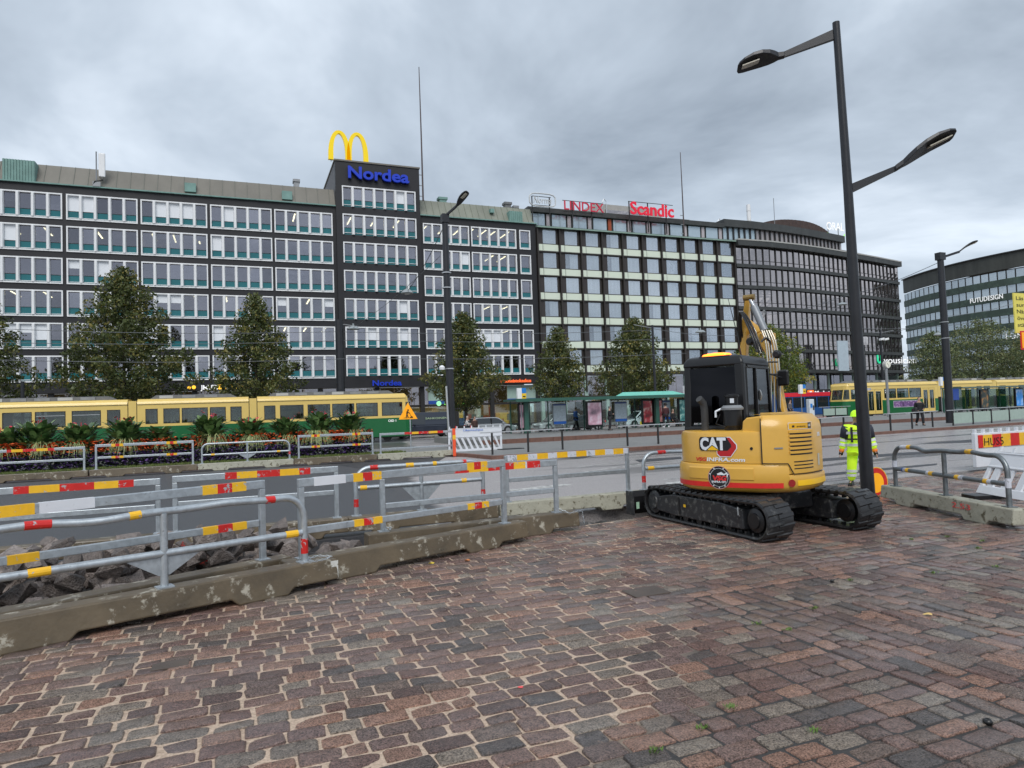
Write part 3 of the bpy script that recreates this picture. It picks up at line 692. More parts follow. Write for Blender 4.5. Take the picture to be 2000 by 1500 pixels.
for r_, (zt, zb) in enumerate(RROWS):
    for b_, (x0, x1) in enumerate(RB):
        w, px = make_bay(x0, x1, zt, zb, (5, 5, 1)[b_], YF, .3)
        deco(w, px, x0, x1, zt, zb, YF, rl.get(r_, {}).get(b_), rbd.get((r_, b_), ()))
# interior: slabs and back wall
mb = MB(); mb.box(-24.2, 35.6, YF+5.2, YF+5.4, 5.5, 26.0)
for k in range(7):
    mb.box(-24.2, 10.5, YF+.42, YF+5.2, 25.47-3.275*k-.02, 25.47-3.275*k+.5); mb.box(20.6, 35.6, YF+.42, YF+5.2, 25.12-3.205*k+.02, 25.12-3.205*k+.5)
for k in range(8): mb.box(10.62, 20.48, YF+.42, YF+5.2, 28.72-3.277*k+.02, 28.72-3.277*k+.5)
for x in (-24.2, -16, -9.5, -2.8, 3.7, 10.5, 20.5, 26.8, 35.5): mb.box(x-.06, x+.06, YF+.42, YF+5.2, 5.6, 25.9)
mb.build('interior', M_['inside'], B, world=True)
# tower body, roofs
mb = MB(); mb.box(10.6, 10.9, YF+.4, YF+12, 26, 31.6); mb.box(20.2, 20.5, YF+.4, YF+12, 26, 31.6); mb.box(10.9, 20.2, YF+11.8, YF+12, 26, 31.6)
mb.build('tower_side_wall', mat('grey_render', (.13, .13, .14), .7, var=.15, vs=.7), B, world=True)
MB().box(10.5, 20.6, YF-.45, YF+12.1, 31.6, 31.78).build('tower_roof', M_['roofmetal'], B, world=True)
def mansard(x0, x1, zt, zb, step, mt, mseam):
    y0, y1, y2 = YF+.15, YF+1.5, YF+11
    MB().add([(x0, y0, zb), (x1, y0, zb), (x1, y1, zt), (x0, y1, zt), (x1, y2, zt+.6), (x0, y2, zt+.6), (x0, y2, zb), (x1, y2, zb)], [(0, 1, 2, 3), (3, 2, 4, 5), (0, 3, 5, 6), (1, 7, 4, 2)]).build('roof', mt, B, world=True)
    s = MB(); x = x0+.2
    while x < x1-.1:
        s.bar((x, y0-.02, zb), (x, y1-.02, zt), .05, .07, (0, -1, .5)); x += step
    s.build('roof_seams', mseam, B, world=True)
mansard(-24.5, 10.6, 28.75, 26.42, 1.27, M_['roofmetal'], mat('roof_seam', (.14, .145, .125), .6))
mansard(20.5, 35.75, 28.4, 26.1, .84, mat('green_grey_roof', (.205, .215, .175), .55, var=.2, vs=.5, streak=True), mat('roof_seam2', (.17, .19, .15), .6))
MB().box(-24.6, 10.58, YF-.25, YF+.3, 26.3, 26.42).build('cornice', M_['verdi'], B, world=True)
MB().box(20.52, 35.95, YF-.25, YF+.3, 26.0, 26.12).build('cornice', M_['verdi'], B, world=True)
def dormer(x0, x1, z0, z1, rib=True):
    m_ = MB().box(x0, x1, YF-.02, YF+2.2, z0, z1)
    n_ = int((x1-x0)/.24)
    if rib:
        for k in range(n_): xx = x0+(k+.5)*(x1-x0)/n_; m_.box(xx-.05, xx+.05, YF-.09, YF-.02, z0, z1)
    m_.build('dormer', M_['verdi'], B, world=True)
dormer(-21.3, -18.6, 26.42, 28.55); dormer(32.2, 34.0, 26.12, 27.5)
for x in (-4.6, 5.3): MB().box(x-.55, x+.55, YF+.1, YF+1.2, 26.75, 27.7).build('roof_hatch', M_['verdi'], B, world=True)
MB().box(29.8, 30.3, YF+.3, YF+1, 27.2, 27.7).build('roof_hatch', M_['verdi'], B, world=True)
for x, z, w_, m_ in ((6.5, 29.5, .3, M_['greymetal']), (24.1, 28.9, .45, M_['verdi']), (32.9, 29.0, .4, M_['tramroof']), (34.0, 28.6, .3, M_['greymetal'])):
    b_ = MB().box(x-w_, x+w_, YF+2, YF+2.8, 27.5, z); b_.box(x-w_*1.3, x+w_*1.3, YF+1.9, YF+2.9, z, z+.3); b_.build('chimney', m_, B, world=True)
# ground floor: columns, band, shopfront
mb = MB()
for x in (-24.3, -17.5, -11, -4.5, 2, 8.5, 10.9, 14.9, 20.3, 24.5, 29.2, 35.5): mb.box(x-.25, x+.25, YF+.3, YF+.7, .13, 5.3)
mb.box(-24.5, 35.7, YF+.72, YF+.8, 2.9, 3.15); mb.box(-24.5, 35.7, YF+.5, YF+.72, .13, .5)
mb.build('shopfront_frame', M_['mullion'], B, world=True)
for i, x in enumerate(np.arange(-24, 35.5, 2.05)):
    if 20.5 < x < 23.5 or 31 < x < 35.4: c = 'minty'
    elif x > 23.5: c = 'lit'
    else: c = 'inside'
    z0, z1 = (3.16, 5.28)
    MB().box(x, x+2.0, YF+.74, YF+.78, z0, z1).build('shop_pane', M_['glass'] if c != 'minty' else M_['minty'], B, world=True)
    MB().box(x, x+2.0, YF+.74, YF+.78, .52, 2.88).build('shop_pane', M_['glassclear'], B, world=True)
    if c == 'minty': MB().box(x, x+2.0, YF+.70, YF+.735, 3.2, 3.6).build('blue_band', M_['bluestripe'], B, world=True)
mb = MB().box(-24, 35.5, YF+3.2, YF+3.3, .13, 5.3); mb.box(-24, 35.5, YF+.9, YF+3.2, 2.95, 3.1); mb.box(-24, 35.5, YF+.9, YF+3.2, 5.2, 5.3)
mb.build('shop_interior', M_['lit'], B, world=True)
rs = random.Random(12)
for k in range(26):
    x = rs.uniform(20.8, 35); h = rs.uniform(.6, 1.8); z = rs.choice((.2, .9, 1.4)); c = rs.choice(((.6, .4, .08), (.3, .08, .05), (.5, .5, .42), (.1, .12, .1), (.45, .3, .15), (.06, .1, .2)))
    MB().box(x, x+rs.uniform(.3, 1.1), YF+1.4+rs.random(), YF+1.6+rs.random()*.5+.8, z, z+h).build('shop_display', mat('display%d' % int(c[0]*100+c[2]*1000), c, .6, emit=c, es=.25), B, world=True)
# signs of the block
def sign(name, label, s, p0, p1, mt, letters=True, bold=0., Y=YF-.25, depth=.15, hk=None, ux=None, cat='sign', slant=0):
    """p0 = lower left px, p1 = upper right px on plane Y"""
    a, b = atY(*p0, Y), atY(*p1, Y); 
    t = thing(name, label, cat, (a.x, Y, a.z))
    text_on(t, s, (a.x, Y, a.z), (1, 0, 0), (0, 0, 1), b.x-a.x, hk or (b.z-a.z), mt, depth, bold, letters=letters, slant=slant); return t
t = thing('wall_sign', 'large blue bank lettering high on the tower of the dark office block', 'sign', (12.02, YF-.75, 29.6))
text_on(t, 'Nordea', (12.0, YF-.75, 29.62), (1, 0, 0), (0, 0, 1), 7.15, 1.35, M_['bluesign'], .2, .025, letters=True)
text_on(t, 'Nordea', (12.05, YF-.45, 29.57), (1, 0, 0), (0, 0, 1), 7.15, 1.35, mat('sign_shadow_box', (.005, .006, .05), .5), .12, .035, name='backing')
t = thing('wall_sign', 'small blue bank lettering above the shopfront at the foot of the tower', 'sign', (14.2, YF-.6, 5.45))
text_on(t, 'Nordea', (14.2, YF-.6, 5.5), (1, 0, 0), (0, 0, 1), 3.4, .62, M_['bluesign'], .1, .02, letters=True)
t = thing('shop_sign', 'orange red lettering above the pale green shop windows left of the hotel', 'sign', (30.3, YF-.2, 5.5))
text_on(t, 'Huoneistokeskus', (30.2, YF-.2, 5.62), (1, 0, 0), (0, 0, 1), 4.1, .42, mat('orange_letters', (.8, .13, .04), .4, emit=(.9, .15, .03), es=.4), .1, .02, letters=True)
t = thing('shop_sign', 'bright green lettering above the lit shop windows behind the white fence', 'sign', (22.6, YF+.1, 2.95))
MB().lathe([(0, 0), (.3, .0), (.3, .08), (0, .08)], (22.3, YF+.35, 3.25), 16, ax='y').build('round_logo', mat('green_logo', (.3, .7, .4), .4, emit=(.3, .8, .4), es=.4), t, world=True)
text_on(t, 'SuddMim', (23.0, YF+.4, 3.08), (1, 0, 0), (0, 0, 1), 3.2, .38, mat('green_letters', (.25, .8, .1), .4, emit=(.25, .9, .1), es=.6), .08, .01, letters=True)
t = thing('shop_sign', 'white lettering with orange round dots above the left tram between the trees', 'sign', (-4.2, YF-.1, 4.7))
text_on(t, 'JMU'+"'"+'Z', (-3.9, YF-.2, 5.45), (1, 0, 0), (0, 0, 1), 1.7, .45, M_['whitesign'], .1, .03, letters=True)
oy = mat('orange_dots', (.9, .5, .03), .4, emit=(1, .55, .05), es=.5)
for x, r_ in ((-5.0, .16), (-4.55, .2), (-2.0, .28), (-1.4, .14), (-.9, .2), (-.4, .14), (.1, .18)):
    MB().lathe([(0, 0), (r_, 0), (r_, .08), (0, .08)], (x, YF-.2, 5.65+.08*math.sin(x*5)), 12, ax='y').build('dot', oy, t, world=True)
# golden arches sign
t = thing('rooftop_sign', 'yellow double arch sign standing on the tower roof', 'sign', (12.2, YF+.6, 31.78))
def arch(cx, w, h, z0, y):
    pts = []
    for k in range(21):
        a = math.pi*k/20; pts.append((cx-w*math.cos(a), y, z0+h*math.sin(a)**.72))
    return pts
for cx in (11.25, 13.35):
    P_ = arch(cx, .98, 3.35, 32.0, YF+.6); mb = MB(); rings = []
    for i, p in enumerate(P_):
        d = Vector(P_[min(i+1, 20)])-Vector(P_[max(i-1, 0)]); d.normalize(); n_ = Vector((-d.z, 0, d.x)); w_ = .17+.12*(abs(i-10)/10)
        p = Vector(p); rings.append([p-n_*w_+Vector((0, -.2, 0)), p+n_*w_+Vector((0, -.2, 0)), p+n_*w_+Vector((0, .2, 0)), p-n_*w_+Vector((0, .2, 0))])
    mb.loft(rings).build('arch', M_['goldarch'], t, world=True)
mb = MB(); mb.bar((10.2, YF+.6, 32.0), (14.4, YF+.6, 32.0), .08, .08); 
for x in (10.3, 12.3, 14.3): mb.bar((x, YF+.6, 31.78), (x, YF+.6, 32.0), .08, .08, (0, 1, 0))
mb.build('support_frame', M_['greymetal'], t, world=True)
def flagpole(x, z0, z1, label, Y=YF-.2, r_=.11):
    t = thing('flagpole', label, 'flagpole', (x, Y, z0))
    MB().tube([(x, Y, z0), (x, Y, (z0+z1)/2), (x-.03, Y, z1)], [r_, r_*.8, r_*.45], 8).build('pole', mat('pole_brown', (.07, .05, .05), .5), t, world=True)
    mb = MB()
    for z in (z0+.5, z0+1.8, z0+3.1): mb.box(x-.5, x, Y-.03, Y+.05, z, z+.08)
    mb.build('bracket', M_['greymetal'], t, world=True)
flagpole(20.95, 27.8, 44.3, 'tall thin flagpole fixed to the right edge of the office tower')
# phone mast on left roof
t = thing('antenna', 'white phone antenna panel on a thin mast on the left roof', 'antenna', (-12.9, YF+.1, 26.4))
MB().tube([(-13.3, YF, 26.4), (-13.3, YF, 30.1)], .07, 6).build('mast', M_['greymetal'], t, world=True)
MB().box(-13.1, -12.5, YF-.1, YF+.15, 27.5, 30.0).build('panel', M_['white'], t, world=True, bevel=.08)
MB().box(-13.6, -12.9, YF-.3, YF+.1, 26.4, 26.9).build('cabinet', M_['greymetal'], t, world=True)
MB().tube([(-13, YF-.1, 27.5), (-12.7, YF-.2, 27.1), (-13.4, YF-.3, 26.9), (-13.6, YF-.2, 26.5)], .07, 6).build('cable', M_['black'], t, world=True)

# ---- hotel
H = thing('hotel_building', 'hotel block with a dark bronze grid, pale green panels and blue curtained windows', 'building', (51.5, YF, 0))
HX0, HP = 35.95, 3.147
for k in range(1):
    fr = MB(); 
    for c in range(11): x = HX0+HP*c; fr.box(x-.09, x+.09, YF-.28, YF+.2, 4.2, 25.75)
    for s_ in range(7):
        z = 22.62-3.165*s_
        for c in range(10): x = HX0+HP*c; fr.box(x+.09, x+HP-.09, YF-.12, YF+.2, z-.16, z)
    fr.build('facade_frame', M_['bronze'], H, world=True)
hw = None
for s_ in range(6):
    z = 22.62-3.165*s_
    for c in range(10):
        x = HX0+HP*c
        if hw is None:
            m_ = MB(); m_.box(.78, 2.98, .06, .2, .92, .99); m_.box(.78, .84, .06, .2, .99, 2.98); m_.box(2.72, 2.98, .06, .2, .99, 2.98); m_.box(.84, 2.72, .06, .2, 2.93, 2.98)
            hw = m_.build('window', M_['bronze'], H); hw['_']=1
            hpane = MB().box(.84, 2.72, .1, .12, .99, 2.93).build('pane', glass('hotel_glass', (.94, .96, .97), .24, (.82, .85, .9), .02, .004), hw)
            hc = MB(); 
            n_ = 26; v = [(.86+1.84*i/n_, .19+.03*math.sin(i*1.9)+.02*math.sin(i*.7), zz) for zz in (1.0, 2.92) for i in range(n_+1)]
            hc.add(v, [(i, i+1, n_+2+i, n_+1+i) for i in range(n_)]); hcur = hc.build('curtain', M_['curtain'], hw, smooth=True)
            hpb = MB().box(.09, .78, .05, .2, .92, 2.98).build('brown_panel', M_['brownpanel'], H)
            hp1 = MB().box(.12, .76, .0, .05, .03, .88).build('small_panel', M_['cream'], H)
            hp2 = MB().box(.83, 3.0, .0, .05, .03, .88).build('wide_panel', M_['cream'], H)
            del hw['_']
            src = [hw, hpb, hp1, hp2]
            for q in src: q.location = (x-51.5, 0, z)
        else:
            for q in src:
                c_ = copy_tree(q, H); c_.location = (x-51.5, 0, z)
                if q is hw:
                    for ch in c_.children:
                        if ch.name.startswith('curtain'): ch.scale = (1, 1, 1); ch.location = (rb.uniform(-.02, .02)+(0 if rb.random() < .8 else .7), 0, 0) if rb.random() < .9 else (0, 0, 0)
mb = MB(); mb.box(HX0, 67.4, YF+.6, YF+.7, 6.8, 25.8)
mb.build('interior', M_['inside'], H, world=True)
MB().add([(HX0-.1, YF-.55, 25.72), (67.5, YF-.55, 25.72), (67.5, YF+2.2, 26.5), (HX0-.1, YF+2.2, 26.5), (HX0-.1, YF-.55, 25.55), (67.5, YF-.55, 25.55), (67.5, YF+2.2, 26.0), (HX0-.1, YF+2.2, 26.0)], [(0, 1, 2, 3), (4, 5, 1, 0), (4, 7, 6, 5), (1, 5, 6, 2), (0, 3, 7, 4)]).build('eaves', M_['roofgreen'], H, world=True)
mb = MB()
for k in range(60): x = HX0+k*.53; mb.bar((x, YF-.56, 25.74), (x, YF+2.1, 26.52), .03, .05)
mb.build('eaves_seams', mat('seam_green', (.12, .17, .14), .6), H, world=True)
# penthouse
mb = MB(); yp = YF+2.2; mb.box(HX0-.3, 67.5, yp+.3, yp+.4, 26.0, 28.3); mb.box(HX0-.3, 67.5, yp-.3, yp+9, 28.3, 28.95); mb.box(HX0-.3, 67.5, yp+.05, yp+.3, 26.0, 26.6)
mb.build('penthouse_wall', M_['coppered'], H, world=True)
for c in range(10):
    x = HX0+.2+HP*c
    MB().box(x, x+2.05, yp+.1, yp+.2, 26.6, 28.2).build('penthouse_pane', mat('sky_pane', (.42, .5, .56), .12, .35, var=.08), H, world=True)
    MB().box(x+2.3, x+2.8, yp+.06, yp+.2, 26.6, 28.2).build('penthouse_panel', mat('pale_lilac_panel', (.42, .38, .40), .5) if c != 3 else mat('rust_panel', (.30, .06, .02), .5), H, world=True)
# upper stage
mb = MB(); mb.add([(43.5, yp+3, 28.95), (47.5, yp+3, 31.3), (58, yp+3, 31.3), (59.5, yp+3, 28.95), (43.5, yp+8, 28.95), (47.5, yp+8, 31.3), (58, yp+8, 31.3), (59.5, yp+8, 28.95)], [(0, 1, 2, 3), (4, 7, 6, 5), (0, 4, 5, 1), (1, 5, 6, 2), (2, 6, 7, 3)])
mb.build('rooftop_stage', mat('pale_grey_cladding', (.36, .36, .34), .6, var=.15), H, world=True)
MB().box(49.2, 56.5, yp+2.9, yp+3.02, 29.6, 30.5).build('rooftop_pane', M_['glassdark'], H, world=True)
MB().box(60, 63.8, yp+3, yp+6, 28.9, 30.1).build('rooftop_hut', M_['roofmetal'], H, world=True)
MB().box(67, 70, yp+3, yp+6, 28.9, 29.9).build('rooftop_hut', mat('dark_red_hut', (.13, .02, .015), .6), H, world=True)
# lower storeys
mb = MB(); mb.box(HX0, 67.4, YF-.2, YF+.3, 6.35, 6.8); mb.box(HX0, 67.4, YF-.25, YF+.3, 3.3, 3.7)
mb.build('band', M_['bronze'], H, world=True)
for c in range(11):
    x = HX0+HP*c; MB().box(x-.22, x+.22, YF-.1, YF+.3, .13, 6.35).build('column', M_['minty'], H, world=True)
for c in range(10):
    x = HX0+HP*c
    for z0, z1 in ((3.72, 6.33), (.15, 3.28)):
        MB().box(x+.24, x+1.55, YF+.1, YF+.14, z0, z1).build('shop_pane', M_['glass'], H, world=True); MB().box(x+1.6, x+HP-.24, YF+.1, YF+.14, z0, z1).build('shop_pane', M_['glass'], H, world=True)
    if c in (1, 3): MB().box(x+.3, x+2.6, YF+.4, YF+.45, 3.8, 6.3).build('window_poster', mat('blue_poster_board', (.25, .36, .42), .6), H, world=True)
MB().box(HX0, 67.4, YF+3, YF+3.1, .13, 6.3).build('shop_interior', M_['lit'], H, world=True)
MB().box(HX0, 67.4, YF+.3, YF+3, 3.2, 3.4).build('shop_ceiling', M_['inside'], H, world=True)
for k in range(14):
    x = rs.uniform(36, 66); c = rs.choice(((.7, .45, .05), (.35, .06, .05), (.5, .5, .42), (.1, .12, .1), (.65, .6, .5)))
    MB().box(x, x+rs.uniform(.3, 1.2), YF+1.4, YF+2.2, rs.choice((.3, 3.6)), rs.choice((2, 2.6)) if rs.random() < .6 else 5.2).build('shop_display', mat('display%d' % int(c[0]*100+c[2]*1000), c, .6, emit=c, es=.25), H, world=True)
def roofsign(name, label, s, x0, x1, z0, z1, mt, Y, bold=0, box=False, slant=0, legs=()):
    t = thing(name, label, 'sign', ((x0+x1)/2, Y, 26.6)); text_on(t, s, (x0, Y, z0), (1, 0, 0), (0, 0, 1), x1-x0, z1-z0, mt, .15, bold, letters=True, slant=slant)
    mb = MB()
    for x in legs: mb.bar((x, Y+.3, 26.2), (x, Y+.3, z1+.1), .12, .12, (0, 1, 0))
    mb.bar((x0-.1, Y+.3, z1+.1), (x1+.1, Y+.3, z1+.1), .07, .07); mb.bar((x0-.1, Y+.3, z0-.15), (x1+.1, Y+.3, z0-.15), .07, .07)
    mb.build('support_frame', M_['mullion'], t, world=True); return t
YS = YF+.1
roofsign('rooftop_sign', 'thin red capital lettering on posts, middle sign on the hotel roof', 'LINDEX', 40.1, 46.0, 28.35, 29.55, mat('dark_red_letters', (.42, .02, .05), .4, emit=(.5, .02, .05), es=.15), YS, 0, legs=(41.4, 44.3))
roofsign('rooftop_sign', 'bold bright red lettering on posts, right sign on the hotel roof', 'Scandic', 50.2, 57.3, 28.55, 30.25, M_['redsign'], YS, .02, legs=(50.2, 53.2, 56.2))
t = roofsign('rooftop_sign', 'white outlined script sign in a rounded frame, leftmost on the hotel roof', 'Norma', 35.7, 38.2, 28.85, 29.75, mat('tube_letters', (.55, .57, .58), .4), YS, 0, slant=.15, legs=(35.6, 38.1))
pts = []
for k in range(25):
    a = 2*math.pi*k/24; cx, cz = 36.95, 29.3; p_ = 4; rr_ = (abs(math.cos(a))**p_+abs(math.sin(a))**p_)**(-1/p_); pts.append((cx+1.85*math.cos(a)*rr_, YS-.05, cz+.85*math.sin(a)*rr_))
MB().tube(pts, .09, 6, caps=False).build('rounded_frame', mat('tube_letters', (.55, .57, .58)), t, world=True)
flagpole(58.5, 25.6, 37.8, 'tall thin flagpole fixed to the front of the hotel', YF-.45, .1)
for x, z in ((49, 31.3), (69.2, 29.9)):
    t = thing('antenna', 'curved thin roof ladder rail on the %s' % ('pale roof stage above the hotel' if x < 60 else 'dark red rooftop hut'), 'ladder', (x, yp+3, z-1))
    MB().tube([(x-.3, yp+2.8, z-1.6), (x-.3, yp+2.8, z+.3), (x, yp+2.8, z+.7), (x+.3, yp+2.8, z+.3), (x+.3, yp+2.8, z-1.6)], .05, 6).build('rail', M_['rail'], t, world=True)

# ---- curved dark glass office
D = thing('glass_office_building', 'curved office block of bronze glass bands and dark copper, right of the hotel', 'building', (88, 80, 0))
PL = [(67.55, 79.25), (73, 79.15), (79.4, 79.6), (84.7, 80.4), (92, 81.8), (99, 83.2), (108.2, 85.3)]
def along(s, P=PL):
    for (a, b) in zip(P[:-1], P[1:]):
        l = math.dist(a, b)
        if s <= l or b == P[-1]:
            t = s/l; return Vector((a[0]+(b[0]-a[0])*t, a[1]+(b[1]-a[1])*t, 0)), Vector((b[0]-a[0], b[1]-a[1], 0)).normalized()
        s -= l
TL = sum(math.dist(a, b) for a, b in zip(PL[:-1], PL[1:]))
def band(P, y0, y1, z0, z1, nm, mt, par):
    rings = []
    for i, p in enumerate(P):
        d = (Vector(P[min(i+1, len(P)-1)])-Vector(P[max(i-1, 0)])).normalized(); n_ = Vector((-d.y, d.x)); p = Vector(p)
        a, b = p+n_*y0, p+n_*y1; rings.append([(a.x, a.y, z0), (b.x, b.y, z0), (b.x, b.y, z1), (a.x, a.y, z1)])
    return MB().loft(rings).build(nm, mt, par, world=True)
zs = [25.0, 21.9, 18.75, 15.65, 12.5, 9.4, 6.3]
for k, z in enumerate(zs): band(PL, -.25 if k else -.75, .25, z-(.0 if k else 0), z+(.5 if k else .75), 'spandrel_band', M_['coppered'], D)
band([(p[0], p[1]) for p in PL], -.8, 2.2, 25.76, 25.95, 'eaves', mat('pale_grey_eaves', (.38, .38, .36), .6, var=.1), D)
band(PL, 4, 4.2, .13, 27.9, 'interior', M_['inside'], D)
NP = 33; pw = TL/NP; fr = MB()
pnm = MB().box(.05, pw-.05, .02, .05, 0, 1.88).build('pane', M_['glassdark'], D); pns = MB().box(.05, pw-.05, .0, .04, 0, .52).build('lower_pane', M_['glassdark'], D)
litm = mat('blue_grey_blind', (.42, .5, .52), .2, var=.1)
pnl = MB().box(.05, pw-.05, .06, .09, 0, .52).build('lower_blind', litm, D); pnl.location = (-1e-3, 0, 0)
first = True
Dl = Vector((88, 80, 0))
for k, z in enumerate(zs[1:]):
    for i in range(NP):
        q, d = along(i*pw+.001); a = math.atan2(d.y, d.x)
        zt = zs[k]; z1 = z+.5; zl = z1+.60
        if first: pnm.location = q-Dl+Vector((0, 0, zl)); pns.location = q-Dl+Vector((0, 0, z1+.03)); pnm.rotation_euler[2] = a; pns.rotation_euler[2] = a; pnl.location = q-Dl+Vector((0, 0, z1+.03)); pnl.rotation_euler[2] = a
        else: inst(pnm, D, q-Dl+Vector((0, 0, zl)), a+rb.uniform(-.003, .003)); inst(pns, D, q-Dl+Vector((0, 0, z1+.03)), a)
        if not first and rb.random() < (.06, .12, .2, .3, .85, .7)[k]: inst(pnl, D, q-Dl+Vector((0, 0, z1+.03)), a)
        if k >= 3 and rb.random() < .35: MB().box(.08, pw-.08, .3, .33, 0, 1.8).xf(lambda p, q=q, a=a, zl=zl: Matrix.Rotation(a, 3, 'Z') @ p+q+Vector((0, 0, zl))).build('blind', mat('grey_blind', (.22, .25, .27), .8), D, world=True)
        first = False
        n_ = Vector((-d.y, d.x, 0)); c = q-n_*.12
        fr.obox(q-n_*.03+Vector((0, 0, (z1+zt)/2)), d*.085, n_*.07, Vector((0, 0, (zt-z1)/2)))
        fr.obox(q+d*pw/2+n_*.0+Vector((0, 0, zl-.02)), d*(pw/2-.09), n_*.06, Vector((0, 0, .035)))
fr.build('mullions', M_['mullion'], D, world=True)
# right end wall
e_ = PL[-1]; mb = MB(); mb.add([(e_[0], e_[1], .13), (e_[0]+6, e_[1]+22, .13), (e_[0]+6, e_[1]+22, 25.8), (e_[0], e_[1], 25.8)], [(0, 1, 2, 3)]); mb.build('end_wall', M_['coppered'], D, world=True)
# penthouse + roof
PP = [(67.5, 81.8), (73, 81.7), (79.4, 82.2), (84.7, 83), (92, 84.4), (95.2, 85.1)]
band(PP, 0, .3, 26.0, 26.5, 'penthouse_sill', M_['coppered'], D); band(PP, -.5, 9, 28.5, 29.6, 'penthouse_roof', M_['coppered'], D)
TP = sum(math.dist(a, b) for a, b in zip(PP[:-1], PP[1:])); n_pp = 27; fr = MB()
ppn = mat('grey_lilac_pane', (.36, .33, .33), .15, .3, var=.2, vs=.5); ppb = mat('pale_blue_pane', (.4, .5, .56), .15, .3, var=.1)
for i in range(n_pp):
    q, d = along(i*TP/n_pp+.001, PP); n_ = Vector((-d.y, d.x, 0)); 
    MB().obox(q+d*TP/n_pp/2+n_*.15+Vector((0, 0, 27.5)), d*(TP/n_pp/2-.14), n_*.03, Vector((0, 0, 1))).build('penthouse_pane', ppb if i < 6 else ppn, D, world=True)
    fr.obox(q+n_*.1+Vector((0, 0, 27.5)), d*.12, n_*.15, Vector((0, 0, 1.0)))
fr.build('penthouse_mullions', M_['mullion'], D, world=True)
MB().add([(p[0], p[1]+.5, 26.0) for p in PL]+[(p[0], p[1]+6, 26.0) for p in PL], [(i, i+1, 8+i, 7+i) for i in range(6)]).build('terrace', M_['tramroof'], D, world=True)
# ribbed mechanical drum
mb = MB(); cxm, cym, nseg = 90.2, 92.5, 72; prof = []
for i in range(nseg+1):
    a = math.pi*i/nseg; x = cxm-9.3*math.cos(a); y = cym-3.6*math.sin(a)**.5-(.07 if i % 2 else 0); h = 33.1-1.9*abs((x-cxm+1.5)/9.3)**2.4
    prof.append((x, y, h))
v = [(x, y, 28.9) for x, y, h in prof]+[(x, y, h) for x, y, h in prof]; n_ = nseg+1
mb.add(v, [(i, i+1, n_+i+1, n_+i) for i in range(nseg)]); mb.add([(x, y, h) for x, y, h in prof]+[(x, 96, h-.2) for x, y, h in prof], [(i, i+1, n_+i+1, n_+i) for i in range(nseg)], 1)
mb.build('plant_room', [mat('brown_ribbed_cladding', (.055, .032, .026), .6, var=.35, vs=2), M_['coppergreen']], D, world=True)
t = thing('rooftop_sign', 'white dental lettering over a green smile curve on the dark roof drum', 'sign', (94, 86.5, 30))
text_on(t, 'ORAL', (93.4, 86.5, 31.1), (1, 0, 0), (0, 0, 1), 3.9, 1.35, M_['whitesign'], .06, .005, letters=True)
pts = [(95.5+2.0*math.cos(a), 86.5, 31.0+1.7*math.sin(a)) for a in [math.pi*(1.08+.84*k/14) for k in range(15)]]
MB().tube(pts, [.05+.16*math.sin(math.pi*k/14) for k in range(15)], 6).build('smile', mat('lime_sign', (.25, .75, .05), .4, emit=(.3, .9, .05), es=.4), t, world=True)
mb = MB(); 
for x in (94, 96.3): mb.bar((x, 86.8, 29.2), (x, 86.8, 32.2), .1, .1, (0, 1, 0))
mb.build('support_frame', M_['greymetal'], t, world=True)
t = thing('antenna', 'pale round chimney like mast on the dark office roof', 'mast', (74.5, 84, 29.6))
MB().lathe([(.35, 29.6), (.3, 30.5), (.32, 30.6), (.3, 32), (.34, 32.1), (.3, 33.1), (0, 33.2)], (74.6, 84, 0), 10).build('mast', M_['white'], t, world=True)
t = thing('antenna', 'needle thin antenna on the dark office roof', 'antenna', (79.8, 84.5, 29.6))
MB().tube([(80.2, 84.5, 29.6), (80.2, 84.5, 34.8)], .05, 5).build('rod', M_['greymetal'], t, world=True)
# canopy, ground floor
band([(66.5, 76.6), (79.4, 76.8), (92, 78.8), (107, 82.4)], 0, 3, 6.15, 6.35, 'canopy', M_['coppered'], D)
band(PL, .6, .7, 3.1, 3.5, 'shop_band', M_['mullion'], D)
for i in range(12):
    q, d = along(i*TL/12+.5); n_ = Vector((-d.y, d.x, 0))
    MB().tube([q-n_*.3+Vector((0, 0, .13)), q-n_*.3+Vector((0, 0, 6.15))], .22, 8).build('column', M_['minty'], D, world=True)
for i in range(16):
    q, d = along(i*TL/16+.01); n_ = Vector((-d.y, d.x, 0)); l_ = TL/16
    for z0, z1 in ((.2, 3.05), (3.55, 6.1)):
        MB().obox(q+d*l_/2+n_*.65+Vector((0, 0, (z0+z1)/2)), d*(l_/2-.06), n_*.02, Vector((0, 0, (z1-z0)/2))).build('shop_pane', M_['glass'], D, world=True)
for x0, x1, z0, z1, c in ((80.3, 83.2, .6, 2.7, (.8, .12, .02)), (78.6, 79.2, .6, 2.8, (.5, .06, .02)), (84.0, 84.8, .7, 2.7, (.75, .2, .05)), (70.5, 71.3, .5, 2.7, (.1, .5, .5))):
    MB().box(x0, x1, 78.9, 79.0, z0, z1).build('window_poster', mat('poster%d' % int(x0), c, .6, emit=c, es=.3, var=.3, vs=2), D, world=True)
t = thing('shop_sign', 'white market lettering with an orange square above the orange posters', 'sign', (79.6, 78, 3))
text_on(t, 'Market', (80.3, 78.2, 2.9), (1, 0, 0), (0, 0, 1), 3.0, .55, M_['whitesign'], .1, .03, letters=True)
MB().box(78.9, 80.1, 78.2, 78.3, 2.8, 3.6).build('square', mat('orange_square', (.85, .16, .02), emit=(.9, .2, .03), es=.4), t, world=True)
text_on(t, 'K', (79.25, 78.15, 2.95), (1, 0, 0), (0, 0, 1), .5, .5, M_['whitesign'], .05, .04)
MB().box(78.8, 84, 78.32, 78.4, 2.7, 3.7).build('backing', M_['mullion'], t, world=True)
